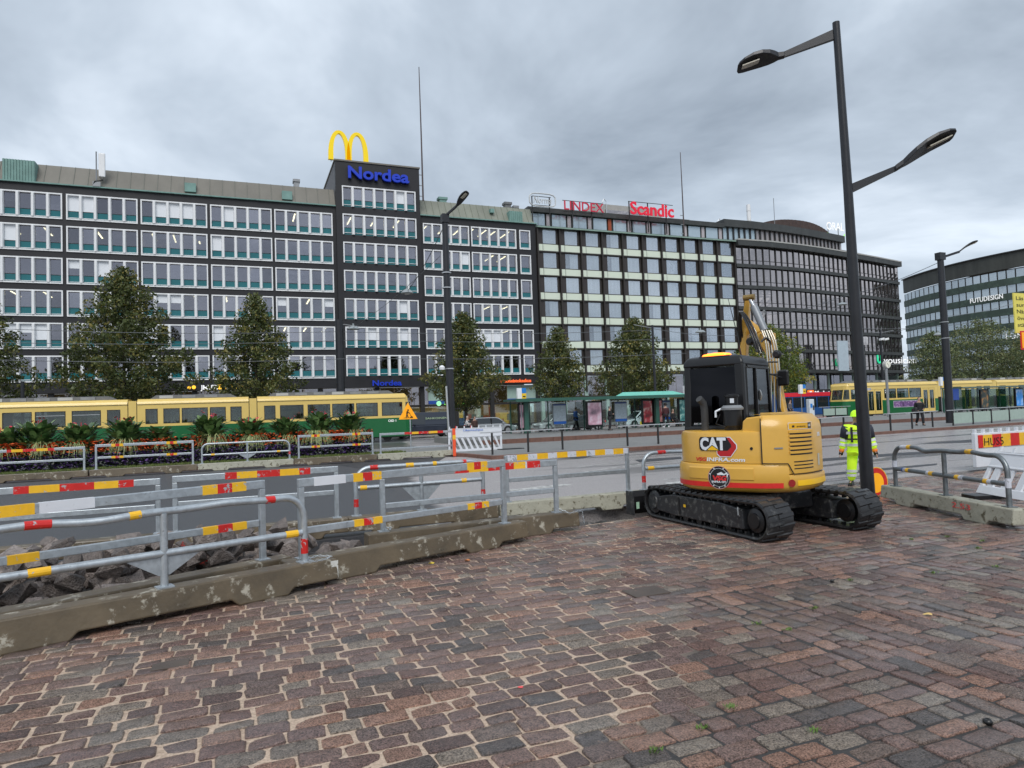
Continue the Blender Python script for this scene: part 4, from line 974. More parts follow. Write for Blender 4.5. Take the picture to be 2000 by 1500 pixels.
t = thing('shop_sign', 'white music lettering with a green mark beside the station clock', 'sign', (93.5, 78.5, 7.2))
text_on(t, 'yousician', (95.3, 78.5, 7.55), (1, 0, 0), (0, 0, 1), 7.3, 1.05, M_['whitesign'], .05, .0, letters=True)
pts = [(94.0, 78.5, 8.9), (94.0, 78.5, 8.0), (94.25, 78.5, 7.65), (94.5, 78.5, 7.65), (94.75, 78.5, 8.0), (94.75, 78.5, 8.9)]
MB().tube(pts, .14, 6).build('green_mark', mat('green_mark', (.02, .55, .25), emit=(.02, .6, .3), es=.4), t, world=True)
mb = MB(); mb.bar((93.8, 78.7, 7.4), (102.5, 78.7, 7.4), .1, .1); mb.bar((94.5, 78.7, 6.3), (94.5, 78.7, 7.4), .1, .1, (0, 1, 0)); mb.bar((101, 78.7, 6.3), (101, 78.7, 7.4), .1, .1, (0, 1, 0)); mb.build('support_frame', M_['greymetal'], t, world=True)
MB().box(84.5, 86.6, 77.4, 77.6, 6.4, 11).build('hanging_sign_board', mat('pale_blue_board', (.42, .5, .56), .5), tag(thing('projecting_sign', 'tall blank pale blue sign board above the canopy left of the lamp post', 'sign', (85.5, 77.5, 6.4))), world=True)

# ---- round building on the right
Rb = thing('round_building', 'round copper clad office building with rows of square windows at the far right', 'building', (206, 103, 0))
RC, RRd = Vector((206, 103, 0)), 49.
def cyl_band(z0, z1, r1, nm, mt, r2=None, a0=150, a1=235, n_=60):
    rings = []
    for i in range(n_+1):
        a = R(a0+(a1-a0)*i/n_); c, s = math.cos(a), math.sin(a); r2_ = r2 or r1-.6
        rings.append([(RC.x+r1*c, RC.y+r1*s, z0), (RC.x+r2_*c, RC.y+r2_*s, z0), (RC.x+r2_*c, RC.y+r2_*s, z1), (RC.x+r1*c, RC.y+r1*s, z1)])
    return MB().loft(rings).build(nm, mt, Rb, world=True)
cyl_band(29.6, 33.0, RRd+.1, 'parapet', mat('brown_green_copper', (.05, .052, .045), .6, var=.4, vs=.6, streak=True))
cyl_band(33.0, 33.25, RRd+.5, 'roof_edge', M_['mullion'], RRd-20)
cyl_band(.1, 29.6, RRd-1.2, 'interior', M_['inside'], RRd-1.6)
nW = 40; aw = (235-150)/nW
wmb = MB().box(-RRd*R(aw)/2+.14, RRd*R(aw)/2-.14, -.06, .0, 0, 1.78)
wsrc = wmb.build('window', mat('round_building_glass', (.50, .56, .60), .12, .5, var=.25, vs=.25), Rb)
firstw = True
for k in range(9):
    z = 27.4-3.28*k
    cyl_band(z-1.45, z+.04, RRd+.12, 'spandrel_band', M_['coppergreen'])
    frm = MB()
    for i in range(nW+1):
        a = R(150+aw*i); c, s = math.cos(a), math.sin(a); n_ = Vector((c, s, 0)); d = Vector((-s, c, 0))
        frm.obox(RC+n_*(RRd-.25)+Vector((0, 0, z+.95)), d*.12, n_*.1, Vector((0, 0, .9)))
        a2 = R(150+aw*(i+.5))
        if i < nW and i % 40 < 33:
            loc = Vector((math.cos(a2), math.sin(a2), 0))*(RRd-.25)+Vector((0, 0, z+.06))
            if firstw: wsrc.location = loc; wsrc.rotation_euler = (0, 0, a2+R(90)); firstw = False
            else: inst(wsrc, Rb, loc, a2+R(90))
    frm.build('window_mullions', M_['mullion'], Rb, world=True)
cyl_band(-.3, 1.0, RRd+.2, 'base', M_['coppergreen'])
def round_text(s, px0, px1, h, label, wd):
    # tangent lettering on the drum
    t = thing('wall_sign', label, 'sign', (0, 0, 0))
    a, b = px0, px1
    def hit(x, y):
        d = ray(x, y); A_ = d.x**2+d.y**2; o = CAM-RC; B_ = 2*(o.x*d.x+o.y*d.y); C_ = o.x**2+o.y**2-(RRd+.6)**2; t_ = (-B_-math.sqrt(B_*B_-4*A_*C_))/(2*A_); return CAM+d*t_
    p, q = hit(*a), hit(*b); t.location = p; MTX[t.name] = Matrix.Translation(p)
    q.z = p.z = (p.z+q.z)/2
    text_on(t, s, p, q-p, (0, 0, 1), (q-p).length, h, M_['whitesign'], .06, .005, letters=True)
round_text('FUTUDESIGN', (1895, 592), (1959, 583), 1.05, 'white capital lettering on the upper band of the round building', 1)
round_text('LUNDIA', (1965, 665), (2030, 654), 1.2, 'white serif like lettering beside the yellow poster on the round building', 1)
round_text('ALKO', (1980, 715), (2022, 710), 1.1, 'white lettering low on the round building at the right edge', 1)

# ================================================================ TREES
LEAF = {}
def leafmat(nm, a, b, c):
    M = bpy.data.materials.new(nm); M.use_nodes = True; t = M.node_tree; P = t.nodes['Principled BSDF']; n = t.nodes.new; l = t.links.new
    at = n('ShaderNodeAttribute'); at.attribute_name = 'lv'; rp = n('ShaderNodeValToRGB'); e = rp.color_ramp.elements
    e[0].color = (*a, 1); e[0].position = .0; e[1].color = (*c, 1); e[1].position = 1; k = e.new(.6); k.color = (*b, 1); l(at.outputs['Fac'], rp.inputs[0]); l(rp.outputs[0], P.inputs['Base Color'])
    P.inputs['Roughness'].default_value = .5
    tr = n('ShaderNodeBsdfTranslucent'); l(rp.outputs[0], tr.inputs[0]); mx = n('ShaderNodeMixShader'); mx.inputs[0].default_value = .25
    o = t.nodes['Material Output']; l(P.outputs[0], mx.inputs[1]); l(tr.outputs[0], mx.inputs[2]); l(mx.outputs[0], o.inputs[0]); return M
LM = leafmat('dark_leaf', (.028, .042, .012), (.10, .125, .035), (.30, .24, .06))
LM2 = leafmat('light_leaf', (.045, .075, .012), (.15, .20, .03), (.45, .32, .03))
LM3 = leafmat('grey_green_leaf', (.045, .065, .025), (.16, .20, .085), (.28, .25, .1))
def tree(x, y, zb, ht, rad, label, seed, lm=None, nl=11000, peak=.22, low=.22, ls=.2, shape='cone', lean=0):
    rg = np.random.default_rng(seed); lm = lm or LM
    t = thing('street_tree', label, 'tree', (x, y, zb)); h0 = ht*low
    tr = MB(); H_ = ht*.93; pts = [(lean*k/6*.2, .1*math.sin(k*1.3), H_*k/6) for k in range(7)]
    tr.tube(pts, [.19, .16, .14, .11, .08, .05, .02], 8)
    def rf(u):  # u 0..1 crown height
        if shape == 'cone': return rad*(min(1, .45+u*3.0) if u < .22 else (1-(u-.22)/.78)**.8*.97+.04)
        return rad*(min(1, .5+u*2.2) if u < .3 else max(.05, (1-((u-.3)/.7)**1.9))**.75)
    cl = []
    nb = 120
    for i in range(nb):
        u = (i+.5)/nb; u = u**.9; z = h0+(ht-h0)*u; a = i*2.4+rg.random()*.8; r_ = rf(u)*(.7+.4*rg.random())
        z0 = max(h0*.7, z-r_*.55); p0 = Vector((lean*.2*z0/ht, 0, z0)); p1 = Vector((math.cos(a)*r_, math.sin(a)*r_, z+r_*.05))
        if i % 2 == 0: tr.tube([p0, (p0+p1)/2+Vector((0, 0, .1)), p1], [.05*(1-u*.6), .03, .01], 5)
        for q in np.linspace(.3, 1.0, 4): 
            c = p0.lerp(p1, q); cl.append((c.x, c.y, c.z, .38+.22*rg.random()*(1-u*.4), rg.random()))
    tr.build('trunk', M_['bark'], t, smooth=True)
    cl = np.array(cl); pw = (np.hypot(cl[:, 0], cl[:, 1])+.5)*cl[:, 3]; idx = rg.choice(len(cl), nl, p=pw/pw.sum()); c = cl[idx]
    d = rg.normal(size=(nl, 3)); d /= np.linalg.norm(d, axis=1)[:, None]; rr_ = c[:, 3]*(.35+.75*rg.random(nl)**.6)
    sc = (rad/3.2)**.35
    P0 = c[:, :3]+d*rr_[:, None]*np.array([1.15, 1.15, .75])*sc
    a = rg.normal(size=(nl, 3)); a /= np.linalg.norm(a, axis=1)[:, None]; b = np.cross(a, rg.normal(size=(nl, 3))); b /= np.linalg.norm(b, axis=1)[:, None]
    s_ = ls*(.6+.8*rg.random(nl))[:, None]
    V = np.stack([P0-a*s_*.6, P0-b*s_*.36, P0+a*s_*.6, P0+b*s_*.36], 1).reshape(-1, 3)
    me = bpy.data.meshes.new('crown'); me.vertices.add(nl*4); me.vertices.foreach_set('co', V.ravel()); me.loops.add(nl*4); me.loops.foreach_set('vertex_index', np.arange(nl*4))
    me.polygons.add(nl); me.polygons.foreach_set('loop_start', np.arange(nl)*4); me.update(); me.validate()
    at = me.attributes.new('lv', 'FLOAT', 'FACE'); lv = np.clip(c[:, 4]*.55+rg.random(nl)*.5-.05+(rg.random(nl) < .04)*.4, 0, 1); at.data.foreach_set('value', lv)
    me.materials.append(lm); o = bpy.data.objects.new('crown', me); C.objects.link(o); o.parent = t
    return t
TY = 62.
tree(-18.6, TY, 0, 13.2, 4.2, 'dark tree cut off by the left edge, behind the tram', 1, nl=15000)
tree(-8.6, TY, 0, 14.5, 5.0, 'largest dark conical tree behind the left tram', 2, nl=23000)
tree(1.3, TY, 0, 12.7, 3.7, 'pointed tree rising behind the middle of the left tram', 3, nl=14500)
tree(20.0, TY, 0, 11.5, 3.7, 'tree just right of the tall central black lamp post', 4, nl=14500, low=.25)
tree(29.9, TY, 0, 10.2, 2.9, 'small tree in front of the orange red shop lettering', 5, nl=9500, low=.3)
tree(38.9, TY, 0, 11.3, 4.3, 'broad tree above the green shelter roof in front of the hotel', 6, nl=15500, low=.26)
tree(57.0, TY, 0, 10.9, 4.4, 'light green and yellow tree showing behind the excavator boom', 7, LM2, nl=13000, low=.2, shape='r')
tree(84.5, TY, 0, 10.4, 3.6, 'smaller grey green tree behind the right tram, beside the second lamp post', 8, LM3, nl=9000, ls=.2, shape='r')
tree(93.6, TY, 0, 12.2, 6.3, 'large grey green tree behind the right tram', 9, LM3, nl=15000, ls=.2, shape='r')
tree(101.5, TY, 0, 9.3, 4.0, 'low tree at the far right below the round building', 10, LM, nl=10000, ls=.2, shape='r')

# ================================================================ TRAMS
def strip_wall(mb, x0, x1, z0, z1, ops, y0, y1, mi=0):
    """wall along x with rectangular openings (a,b,lo,hi) sorted; boxes butted"""
    x = x0
    for (a, b, lo, hi) in ops:
        if a > x: mb.box(x, a, y0, y1, z0, z1, mi)
        if lo > z0: mb.box(a, b, y0, y1, z0, lo, mi)
        if hi < z1: mb.box(a, b, y0, y1, hi, z1, mi)
        x = b
    if x < x1: mb.box(x, x1, y0, y1, z0, z1, mi)
TY0, TY1 = 52.0, 54.3
def tram_section(T, x0, x1, wins, doors=(), nose=None, zt=3.32, rack=True, far=None, posters=()):
    """wins [(xa,xb)], doors [(xa,xb)] ; nose 'l'/'r' gives a raked driver end"""
    zl, zw0, zw1 = 1.8, 1.98, 3.0
    e0 = x0+(.55 if nose == 'l' else 0); e1 = x1-(.55 if nose == 'r' else 0)
    segs = sorted([(a, b, 'w') for a, b in wins]+[(a, b, 'd') for a, b in doors])
    for ya, yb in ((TY0, TY0+.06), (TY1-.06, TY1)):
        g, y = MB(), MB()
        strip_wall(g, e0, e1, .38, zl, [(a, b, .0, 4) for a, b in doors], ya, yb)
        strip_wall(y, e0, e1, zl, zt, [(a, b, (zw0 if k == 'w' else 0), (zw1 if k == 'w' else 2.95)) for a, b, k in segs], ya, yb)
        g.build('lower_body', M_['tramgreen'], T, world=True); y.build('upper_body', M_['tramyellow'], T, world=True); g, y = MB(), MB()
    # rounded roof
    rings = []
    for xx in (e0, e1):
        rings.append([(xx, TY0-.015, zt), (xx, TY0+.02, zt+.16), (xx, TY0+.16, zt+.3), (xx, TY0+.5, zt+.37), (xx, TY1-.5, zt+.37), (xx, TY1-.16, zt+.3), (xx, TY1-.02, zt+.16), (xx, TY1+.015, zt)])
    MB().loft(rings).build('roof', M_['tramyellow'], T, world=True, smooth='auto')
    MB().box(e0, e1, TY0-.03, TY0-.004, zt-.03, zt+.01).build('roof_gutter', mat('tram_gutter', (.25, .19, .07), .5), T, world=True)
    MB().box(e0, e1, TY0+.08, TY1-.08, .62, .70).build('floor', M_['inside'], T, world=True)
    for a, b in wins:
        w = MB(); f_ = .045
        w.box(a, b, TY0-.012, TY0+.03, zw0, zw0+f_); w.box(a, b, TY0-.012, TY0+.03, zw1-f_, zw1); w.box(a, a+f_, TY0-.012, TY0+.03, zw0+f_, zw1-f_); w.box(b-f_, b, TY0-.012, TY0+.03, zw0+f_, zw1-f_)
        if b-a > 1.4 and int(a*7) % 2: w.box(a+.06, b-.06, TY0+.0, TY0+.02, zw1-.3, zw1-.27, 1)
        wo = w.build('window', [M_['mullion'], M_['rail']], T, world=True)
        MB().box(a+f_, b-f_, TY0+.01, TY0+.02, zw0+f_, zw1-f_).build('pane', M_['glasstram'], wo, world=True)
        MB().box(a+f_, b-f_, TY1-.02, TY1-.01, zw0+f_, zw1-f_).build('pane', M_['glasstram'], wo, world=True)
    for a, b in doors:
        d = MB(); n_ = 2; lw = (b-a)/n_
        for i in range(n_):
            p, q = a+i*lw+.02, a+(i+1)*lw-.02
            d.box(p, q, TY0+.01, TY0+.05, .4, .75); d.box(p, q, TY0+.01, TY0+.05, 2.75, 2.93); d.box(p, p+.13, TY0+.01, TY0+.05, .75, 2.75); d.box(q-.13, q, TY0+.01, TY0+.05, .75, 2.75)
        do = d.build('door', M_['tramyellow'], T, world=True)
        for i in range(n_): MB().box(a+i*lw+.15, a+(i+1)*lw-.15, TY0+.025, TY0+.035, .75, 2.75).build('pane', M_['glasstram'], do, world=True)
        h = MB()
        for i in range(n_): h.tube([(a+(i+.5)*lw, TY0-.03, .9), (a+(i+.5)*lw, TY0-.03, 2.5)], .015, 5)
        h.build('handle', M_['rail'], do, world=True)
    # interior poles and seats
    it = MB(); r_ = random.Random(int(x0*10)); xx = e0+.6
    while xx < e1-.3:
        it.box(xx, xx+.4, TY0+.25, TY0+1.0, .7, 1.15); it.box(xx, xx+.07, TY0+.25, TY0+1.0, 1.15, 1.75+r_.random()*.3); it.tube([(xx+.5, TY0+1.1, .7), (xx+.5, TY0+1.1, 3.1)], .02, 5); xx += .95
    o = it.build('seats', mat('tram_seat', (.03, .10, .12), .7), T, world=True); o['kind'] = 'stuff'
    if nose:
        s_ = 1 if nose == 'r' else -1; xa = e1 if nose == 'r' else e0; xb = x1 if nose == 'r' else x0
        yi = .32
        def ring(z, dx, ins): # plan outline of nose at height z
            return [(xa, TY0, z), (xa+s_*dx*.8, TY0+ins*.45, z), (xa+s_*dx, TY0+ins*1.3, z), (xa+s_*dx, TY1-ins*1.3, z), (xa+s_*dx*.8, TY1-ins*.45, z), (xa, TY1, z)]
        D_ = abs(xb-xa)
        MB().loft([ring(.38, D_*.95, yi), ring(.8, D_, yi), ring(zl, D_*.98, yi)]).build('nose', M_['tramgreen'], T, world=True)
        MB().loft([ring(zl+.002, D_*.975, yi), ring(zw0, D_*.95, yi)]).build('nose_band', M_['tramyellow'], T, world=True)
        MB().loft([ring(3.0, D_*.52, yi), ring(3.4, D_*.42, yi), ring(3.6, D_*.05, yi)]).build('nose_cap', M_['tramyellow'], T, world=True)
        wn = MB().loft([ring(zw0+.002, D_*.94, yi), ring(2.998, D_*.53, yi)], caps=False).build('windscreen', M_['glasstram'], T, world=True)
        for yy in (TY0+yi*1.3, TY1-yi*1.3):
            MB().bar((xa+s_*D_*.95, yy, zw0), (xa+s_*D_*.54, yy, 3.0), .07, .07).build('pillar', M_['tramyellow'], T, world=True)
            MB().lathe([(0, 0), (.11, .01), (.12, .04), (0, .06)], (xb-(.05 if s_ > 0 else 0), yy+.1*(1 if yy < 53 else -1), 1.15), 12, ax='x').build('headlight', mat('tail_red', (.5, .02, .02), .2, emit=(.6, .02, .02), es=.3), T, world=True)
        MB().box(min(xa, xb), max(xa, xb)-.02, TY0+.4, TY1-.4, .3, .6).build('bumper', M_['black'], T, world=True)
    # underframe + wheels
    u = MB(); u.box(e0+.2, e1-.2, TY0+.15, TY1-.15, .3, .6)
    for wx in (e0+1.4, e0+3.2, e1-3.2, e1-1.4): u.lathe([(0, -.06), (.33, -.06), (.33, .06), (0, .06)], (wx, TY0+.35, .33), 14, ax='y')
    u.build('bogie', M_['mullion'], T, world=True)
    if rack:
        k = MB(); k.prism([(e0+.7, 3.66), (e0+1.1, 3.93), (e1-1.2, 3.93), (e1-.7, 3.66)], TY0+.45, TY1-.45, 'y')
        o = k.build('roof_equipment', M_['tramroof'], T, world=True)
        n_ = max(2, int((e1-e0-2)/1.3))
        for i in range(n_):
            xx = e0+1.3+i*(e1-e0-2.8)/n_; MB().box(xx, xx+.85, TY0+.41, TY0+.448, 3.70, 3.90).build('vent_panel', M_['greymetal'] if i % 3 else mat('pale_grey_box', (.42, .43, .43), .5), o, world=True)
def bellows(T, x0, x1):
    b = MB(); n_ = 7
    for i in range(n_):
        xx = x0+(x1-x0)*(i+.0)/n_; b.box(xx+.01, xx+(x1-x0)/n_-.01, TY0+.06+(i % 2)*.05, TY1-.06-(i % 2)*.05, .5, 3.45)
    b.build('joint', M_['mullion'], T, world=True)
    MB().box(x0+.05, x1-.05, TY0+.02, TY1-.02, 1.95, 3.55).build('joint_cover', M_['tramyellow'], T, world=True)
def X52(px): return atY(px, 805, TY0).x
T = thing('tram', 'long green and yellow articulated tram behind the flower bed on the left', 'tram', (0, 53.15, 0))
sA = [(X52(a), X52(b)) for a, b in ((4, 62), (68, 128), (140, 197), (209, 235))]
tram_section(T, -24, X52(249), [(-22.6, -21), (-20.5, -18.9), (-18.3, -16.8)]+sA)
bellows(T, X52(249), X52(268))
tram_section(T, X52(268), X52(486), [(X52(a), X52(b)) for a, b in ((284, 308), (319, 351), (355, 406), (410, 441), (450, 472))])
bellows(T, X52(486), X52(503))
tram_section(T, X52(503), X52(806), [(X52(a), X52(b)) for a, b in ((516, 538), (547, 593), (601, 645), (649, 692), (696, 738), (746, 786))], nose='r')
text_on(T, 'OID 1', (X52(758), TY0-.01, 1.5), (1, 0, 0), (0, 0, 1), .6, .17, M_['whitesign'], .01, .01)
T = thing('tram', 'green and yellow tram with open door leaves and purple advert on the right', 'tram', (75, 53.15, 0))
def XR(px): return atY(px, 770, TY0).x
x0r = XR(1651)
tram_section(T, x0r, XR(1832), [(XR(a), XR(b)) for a, b in ((1662, 1680), (1727, 1750), (1752, 1774.5), (1776, 1799))], [(XR(1694), XR(1723)), (XR(1802), XR(1826))], nose='l')
bellows(T, XR(1832), XR(1841))
tram_section(T, XR(1841), XR(1940), [(XR(a), XR(b)) for a, b in ((1862, 1878), (1908, 1918), (1922, 1934))], [(XR(1884), XR(1906))])
bellows(T, XR(1940), XR(1948))
tram_section(T, XR(1948), 101, [(XR(1953), XR(1965)), (XR(1990), 88), (88.4, 90.2), (90.6, 92.4), (95, 96.8), (97.2, 99)], [(XR(1968), XR(1988)), (92.8, 94.5)])
a = atY(1746, 793, TY0); MB().box(a.x, a.x+3.7, TY0-.02, TY0-.004, 1.02, 1.62).build('advert', mat('purple_advert', (.16, .08, .22), .4, var=.9, vs=3, dirt=((.5, .35, .5), .55, .6, 3)), T, world=True)
MB().box(a.x-.05, a.x+3.75, TY0-.012, TY0-.003, .97, 1.67).build('advert_frame', mat('pale_lilac', (.5, .48, .55), .4), T, world=True)
text_on(T, '3', (XR(1667), TY0+.02, 2.62), (1, 0, 0), (0, 0, 1), .3, .28, M_['whitesign'], .02, .02)
text_on(T, '3', (XR(1729), TY0-.02, 2.55), (1, 0, 0), (0, 0, 1), .25, .28, M_['whitesign'], .01, .02)

# ================================================================ CARS
def car(name, label, x, y, rz, L=4.4, Wd=1.8, Hh=1.5, col=(.5, .5, .52), kind='suv', cat='car', rough=.3, z=0.):
    t = thing(name, label, cat, (x, y, z), rz)
    pm = mat('car_paint_%d_%d_%d' % tuple(int(c*99) for c in col), col, rough, .2, var=.02, coat=.5)
    hb = .92 if kind != 'van' else 1.05
    lo = [(-L/2, .35), (-L/2-.02, .6), (-L/2+.04, hb-.04), (-L/2+.35, hb), (L*.22, hb+.01), (L/2-.35, hb-.14), (L/2-.04, hb-.3), (L/2, .5), (L/2-.05, .28), (-L/2+.1, .25)]
    rings = []
    for yy, ins in ((-Wd/2, .08), (-Wd/2+.0, 0), (-Wd/2+.12, -.0), (Wd/2-.12, 0), (Wd/2, 0), (Wd/2, .08)):
        pass
    b = MB(); rings = []
    for yy, s_ in ((-Wd/2+.0, .97), (-Wd/2+.08, 1.), (Wd/2-.08, 1.), (Wd/2, .97)):
        rings.append([(px*s_, yy, .55+(pz-.55)*s_) for px, pz in lo])
    b.loft(rings)
    if kind == 'van': gh = [(-L/2+.06, hb), (-L/2+.12, Hh-.08), (-L/2+.3, Hh), (L*.18, Hh), (L*.25, Hh-.1), (L*.38, hb)]
    elif kind == 'suv': gh = [(-L/2+.12, hb), (-L/2+.45, Hh-.08), (-L/2+.7, Hh), (L*.06, Hh), (L*.13, Hh-.07), (L*.29, hb)]
    else: gh = [(-L/2+.3, hb), (-L/2+.8, Hh-.06), (-L/2+1.1, Hh), (L*.02, Hh), (L*.1, Hh-.07), (L*.27, hb)]
    ins = .16
    r2 = []
    for sgn, in ((-1,), (1,)):
        pass
    def side(yf): return [(px, yf(pz), pz) for px, pz in gh]
    yl = lambda pz: -Wd/2+.05+ins*(pz-hb)/(Hh-hb); yr = lambda pz: -yl(pz)
    b.loft([side(yl), side(yr)])
    body = b.build('body', pm, t, bevel=.05)
    # glass strip slightly proud on each side + front/back
    def inset(p, k): cx = sum(q[0] for q in gh)/len(gh); return (p[0]+(cx-p[0])*k[0], p[1]+(k[1] if p[1] < (hb+Hh)/2 else -k[1]))
    gw = [inset(p, (.07, .06)) for p in gh]
    if kind == 'van': gw = [(L*.02, hb+.1), (L*.02, Hh-.22), (L*.19, Hh-.2), (L*.31, hb+.1)]
    gm = mat('car_glass', (.02, .025, .03), .08, var=0, spec=.8)
    for sg in (-1, 1):
        v = [(px, sg*(-yl(pz)+.012), pz) for px, pz in gw]; n_ = len(v)
        MB().add(v, [tuple(range(n_))]).build('side_window', gm, t)
        if kind != 'van': MB().box(-.25, -.17, *sorted((sg*(Wd/2-.11), sg*(Wd/2-.02))), hb, Hh-.08).build('door_pillar', M_['black'], t)
        MB().obox((L*.2, sg*(Wd/2+.07), hb+.08), (.08, 0, 0), (0, .07, 0), (0, 0, .06)).build('mirror', pm, t, bevel=.02)
        MB().box(-L*.05, -L*.05+.18, *sorted((sg*(Wd/2), sg*(Wd/2+.02))), hb-.16, hb-.12).build('door_handle', M_['black'], t)
    def cross(p, q, off, m_, nm):
        (xa, za), (xb, zb) = p, q
        MB().add([(xa+off, yl(za)+.1, za), (xa+off, yr(za)-.1, za), (xb+off, yr(zb)-.1, zb), (xb+off, yl(zb)+.1, zb)], [(0, 1, 2, 3)]).build(nm, m_, t)
    cross((gh[-1][0]-.04, gh[-1][1]+.05), (gh[-2][0]+.03, gh[-2][1]-.02), .035, gm, 'windscreen'); cross((gh[0][0], gh[0][1]+.08), gh[1], -.03, gm, 'rear_window')
    for wx in (-L/2+.82, L/2-.85):
        for sg in (-1, 1):
            w = MB().lathe([(.16, -.11), (.31, -.11), (.34, -.07), (.34, .07), (.31, .11), (.16, .11)], (wx, sg*(Wd/2-.09), .34), 20, ax='y').build('wheel', M_['rubber'], t, smooth='auto')
            rm = MB().lathe([(0, 0), (.2, .0), (.22, sg*.02), (.0, sg*.04)], (wx, sg*(Wd/2+.015), .34), 14, ax='y').build('rim', M_['greymetal'], w)
            MB().lathe([(0, 0), (.38, 0), (.38, -sg*.01), (0, -sg*.01)], (wx, sg*(Wd/2+.004), .36), 20, ax='y').build('wheel_arch', M_['black'], t)
    for sg in (-1, 1):
        MB().obox((L/2-.1, sg*(Wd/2-.22), .68), (.1, 0, 0), (0, .2, 0), (0, 0, .07)).build('headlight', mat('lamp_lens', (.8, .82, .85), .1), t, bevel=.02)
        MB().obox((-L/2+.06, sg*(Wd/2-.18), .78), (.08, 0, 0), (0, .16, 0), (0, 0, .09)).build('tail_light', mat('tail_red', (.5, .02, .02), .2), t, bevel=.02)
    MB().box(L/2-.03, L/2+.02, -Wd/2+.3, Wd/2-.3, .38, .58).build('grille', M_['black'], t)
    MB().box(-L/2+.3, L/2-.3, -Wd/2+.005-.02, Wd/2+.015, .24, .36).build('sill', M_['black'], t)
    return t
v_ = car('van', 'dark navy delivery van behind the road works triangle', 14.6, 57.2, math.pi, 5.2, 1.95, 2.15, (.025, .032, .05), 'van', 'van')
text_on(v_, 'SAHKOINEN', (14.5, 56.2, 1.55), (1, 0, 0), (0, 0, 1), 1.9, .16, mat('pale_green_print', (.45, .6, .35), .5), .01)
text_on(v_, 'T', (12.7, 56.2, .62), (1, 0, 0), (0, 0, 1), .22, .22, M_['whitesign'], .01); MB().box(12.1, 12.5, 56.2, 56.22, .6, .85).build('green_sticker', mat('green_print', (.15, .6, .1), .5), v_, world=True)
car('parked_car', 'silver grey hatchback behind the white plastic fence', 20.6, 57.0, 0, 4.3, 1.8, 1.52, (.34, .36, .38), 'suv')
car('parked_car', 'silver estate car seen through the left bay of the green shelter', 27.6, 57.6, math.pi, 4.6, 1.85, 1.6, (.42, .44, .45), 'suv')
car('parked_car', 'dark grey car seen through the shelter beside the silver estate', 28.6, 55.2, math.pi, 4.3, 1.8, 1.45, (.07, .075, .08), 'sedan')
car('taxi', 'white car with yellow lower panels behind the green shelter', 36.0, 56.4, math.pi, 4.7, 1.85, 1.62, (.62, .68, .72), 'suv')
MB().box(35.1, 36.6, 55.42, 55.46, .3, .6).build('yellow_panel', mat('yellow_panel', (.8, .6, .02), .4), C.objects['taxi'], world=True)
car('parked_car', 'dark hatchback parked left of the right tram front', 72.3, 66.4-2, 0, 4.3, 1.8, 1.5, (.05, .05, .055), 'suv')
car('parked_car', 'silver car behind the pale green screens left of the right tram', 75.3, 64.2-2, 0, 4.4, 1.8, 1.5, (.38, .4, .42), 'suv')
# bus with red top band behind the excavator
bt = thing('bus', 'white and blue bus with a red top band right of the excavator boom', 'bus', (60, 58.5, 0))
MB().box(54.5, 63.6, 58.2, 60.6, .4, 2.95).build('body', mat('bus_blue', (.03, .1, .3), .3), bt, world=True, bevel=.1)
MB().box(54.6, 63.5, 58.15, 58.19, 2.95-.45, 2.95-.02).build('top_band', mat('bus_red', (.7, .03, .05), .3), bt, world=True)
for k in range(5): MB().box(54.8+k*1.75, 56.35+k*1.75, 58.14, 58.19, 1.3, 2.4).build('window', mat('car_glass', (.02, .025, .03), .08), bt, world=True)
for wx in (56, 61.8): MB().lathe([(0, -.12), (.46, -.12), (.46, .12), (0, .12)], (wx, 58.28, .46), 18, ax='y').build('wheel', M_['rubber'], bt, world=True)
MB().box(62, 63.4, 58.14, 58.18, .6, 2.4).build('door', mat('bus_white', (.6, .65, .7), .3), bt, world=True)

# ================================================================ SHELTERS AND PLATFORM FURNITURE
PZ = .38
SH = thing('tram_shelter', 'long dark green glass tram shelter left of the excavator', 'shelter', (26, 44, PZ))
xs0, xs1 = 17.9, 40.0
MB().box(xs0-.4, xs1, 43.2, 45.6, PZ+2.28, PZ+2.42).build('roof', M_['sheltergreen'], SH, world=True, bevel=.03)
MB().box(xs0-.4, xs1, 43.1, 43.2, PZ+2.22, PZ+2.44).build('gutter', M_['sheltergreen'], SH, world=True)
MB().add([(26, 44.4, PZ+2.43), (32.5, 44.4, PZ+2.43), (31.5, 44.9, PZ+2.75), (27, 44.9, PZ+2.75)], [(0, 1, 2, 3)]).build('skylight', mat('mint_skylight', (.15, .5, .4), .3), SH, world=True)
n_ = 15
for i in range(n_+1):
    x = xs0+(xs1-xs0)*i/n_
    MB().box(x-.035, x+.035, 45.2, 45.28, PZ, PZ+2.28).build('post', M_['sheltergreen'], SH, world=True)
    if i < n_: MB().box(x+.05, x+(xs1-xs0)/n_-.05, 45.23, 45.25, PZ+.25, PZ+2.15).build('glass_panel', M_['glassclear'], SH, world=True)
for x in (18.6, 29.4, 35.0): MB().box(x-.16, x+.16, 43.9, 44.2, PZ, PZ+2.28).build('column', M_['sheltergreen'], SH, world=True, bevel=.04)
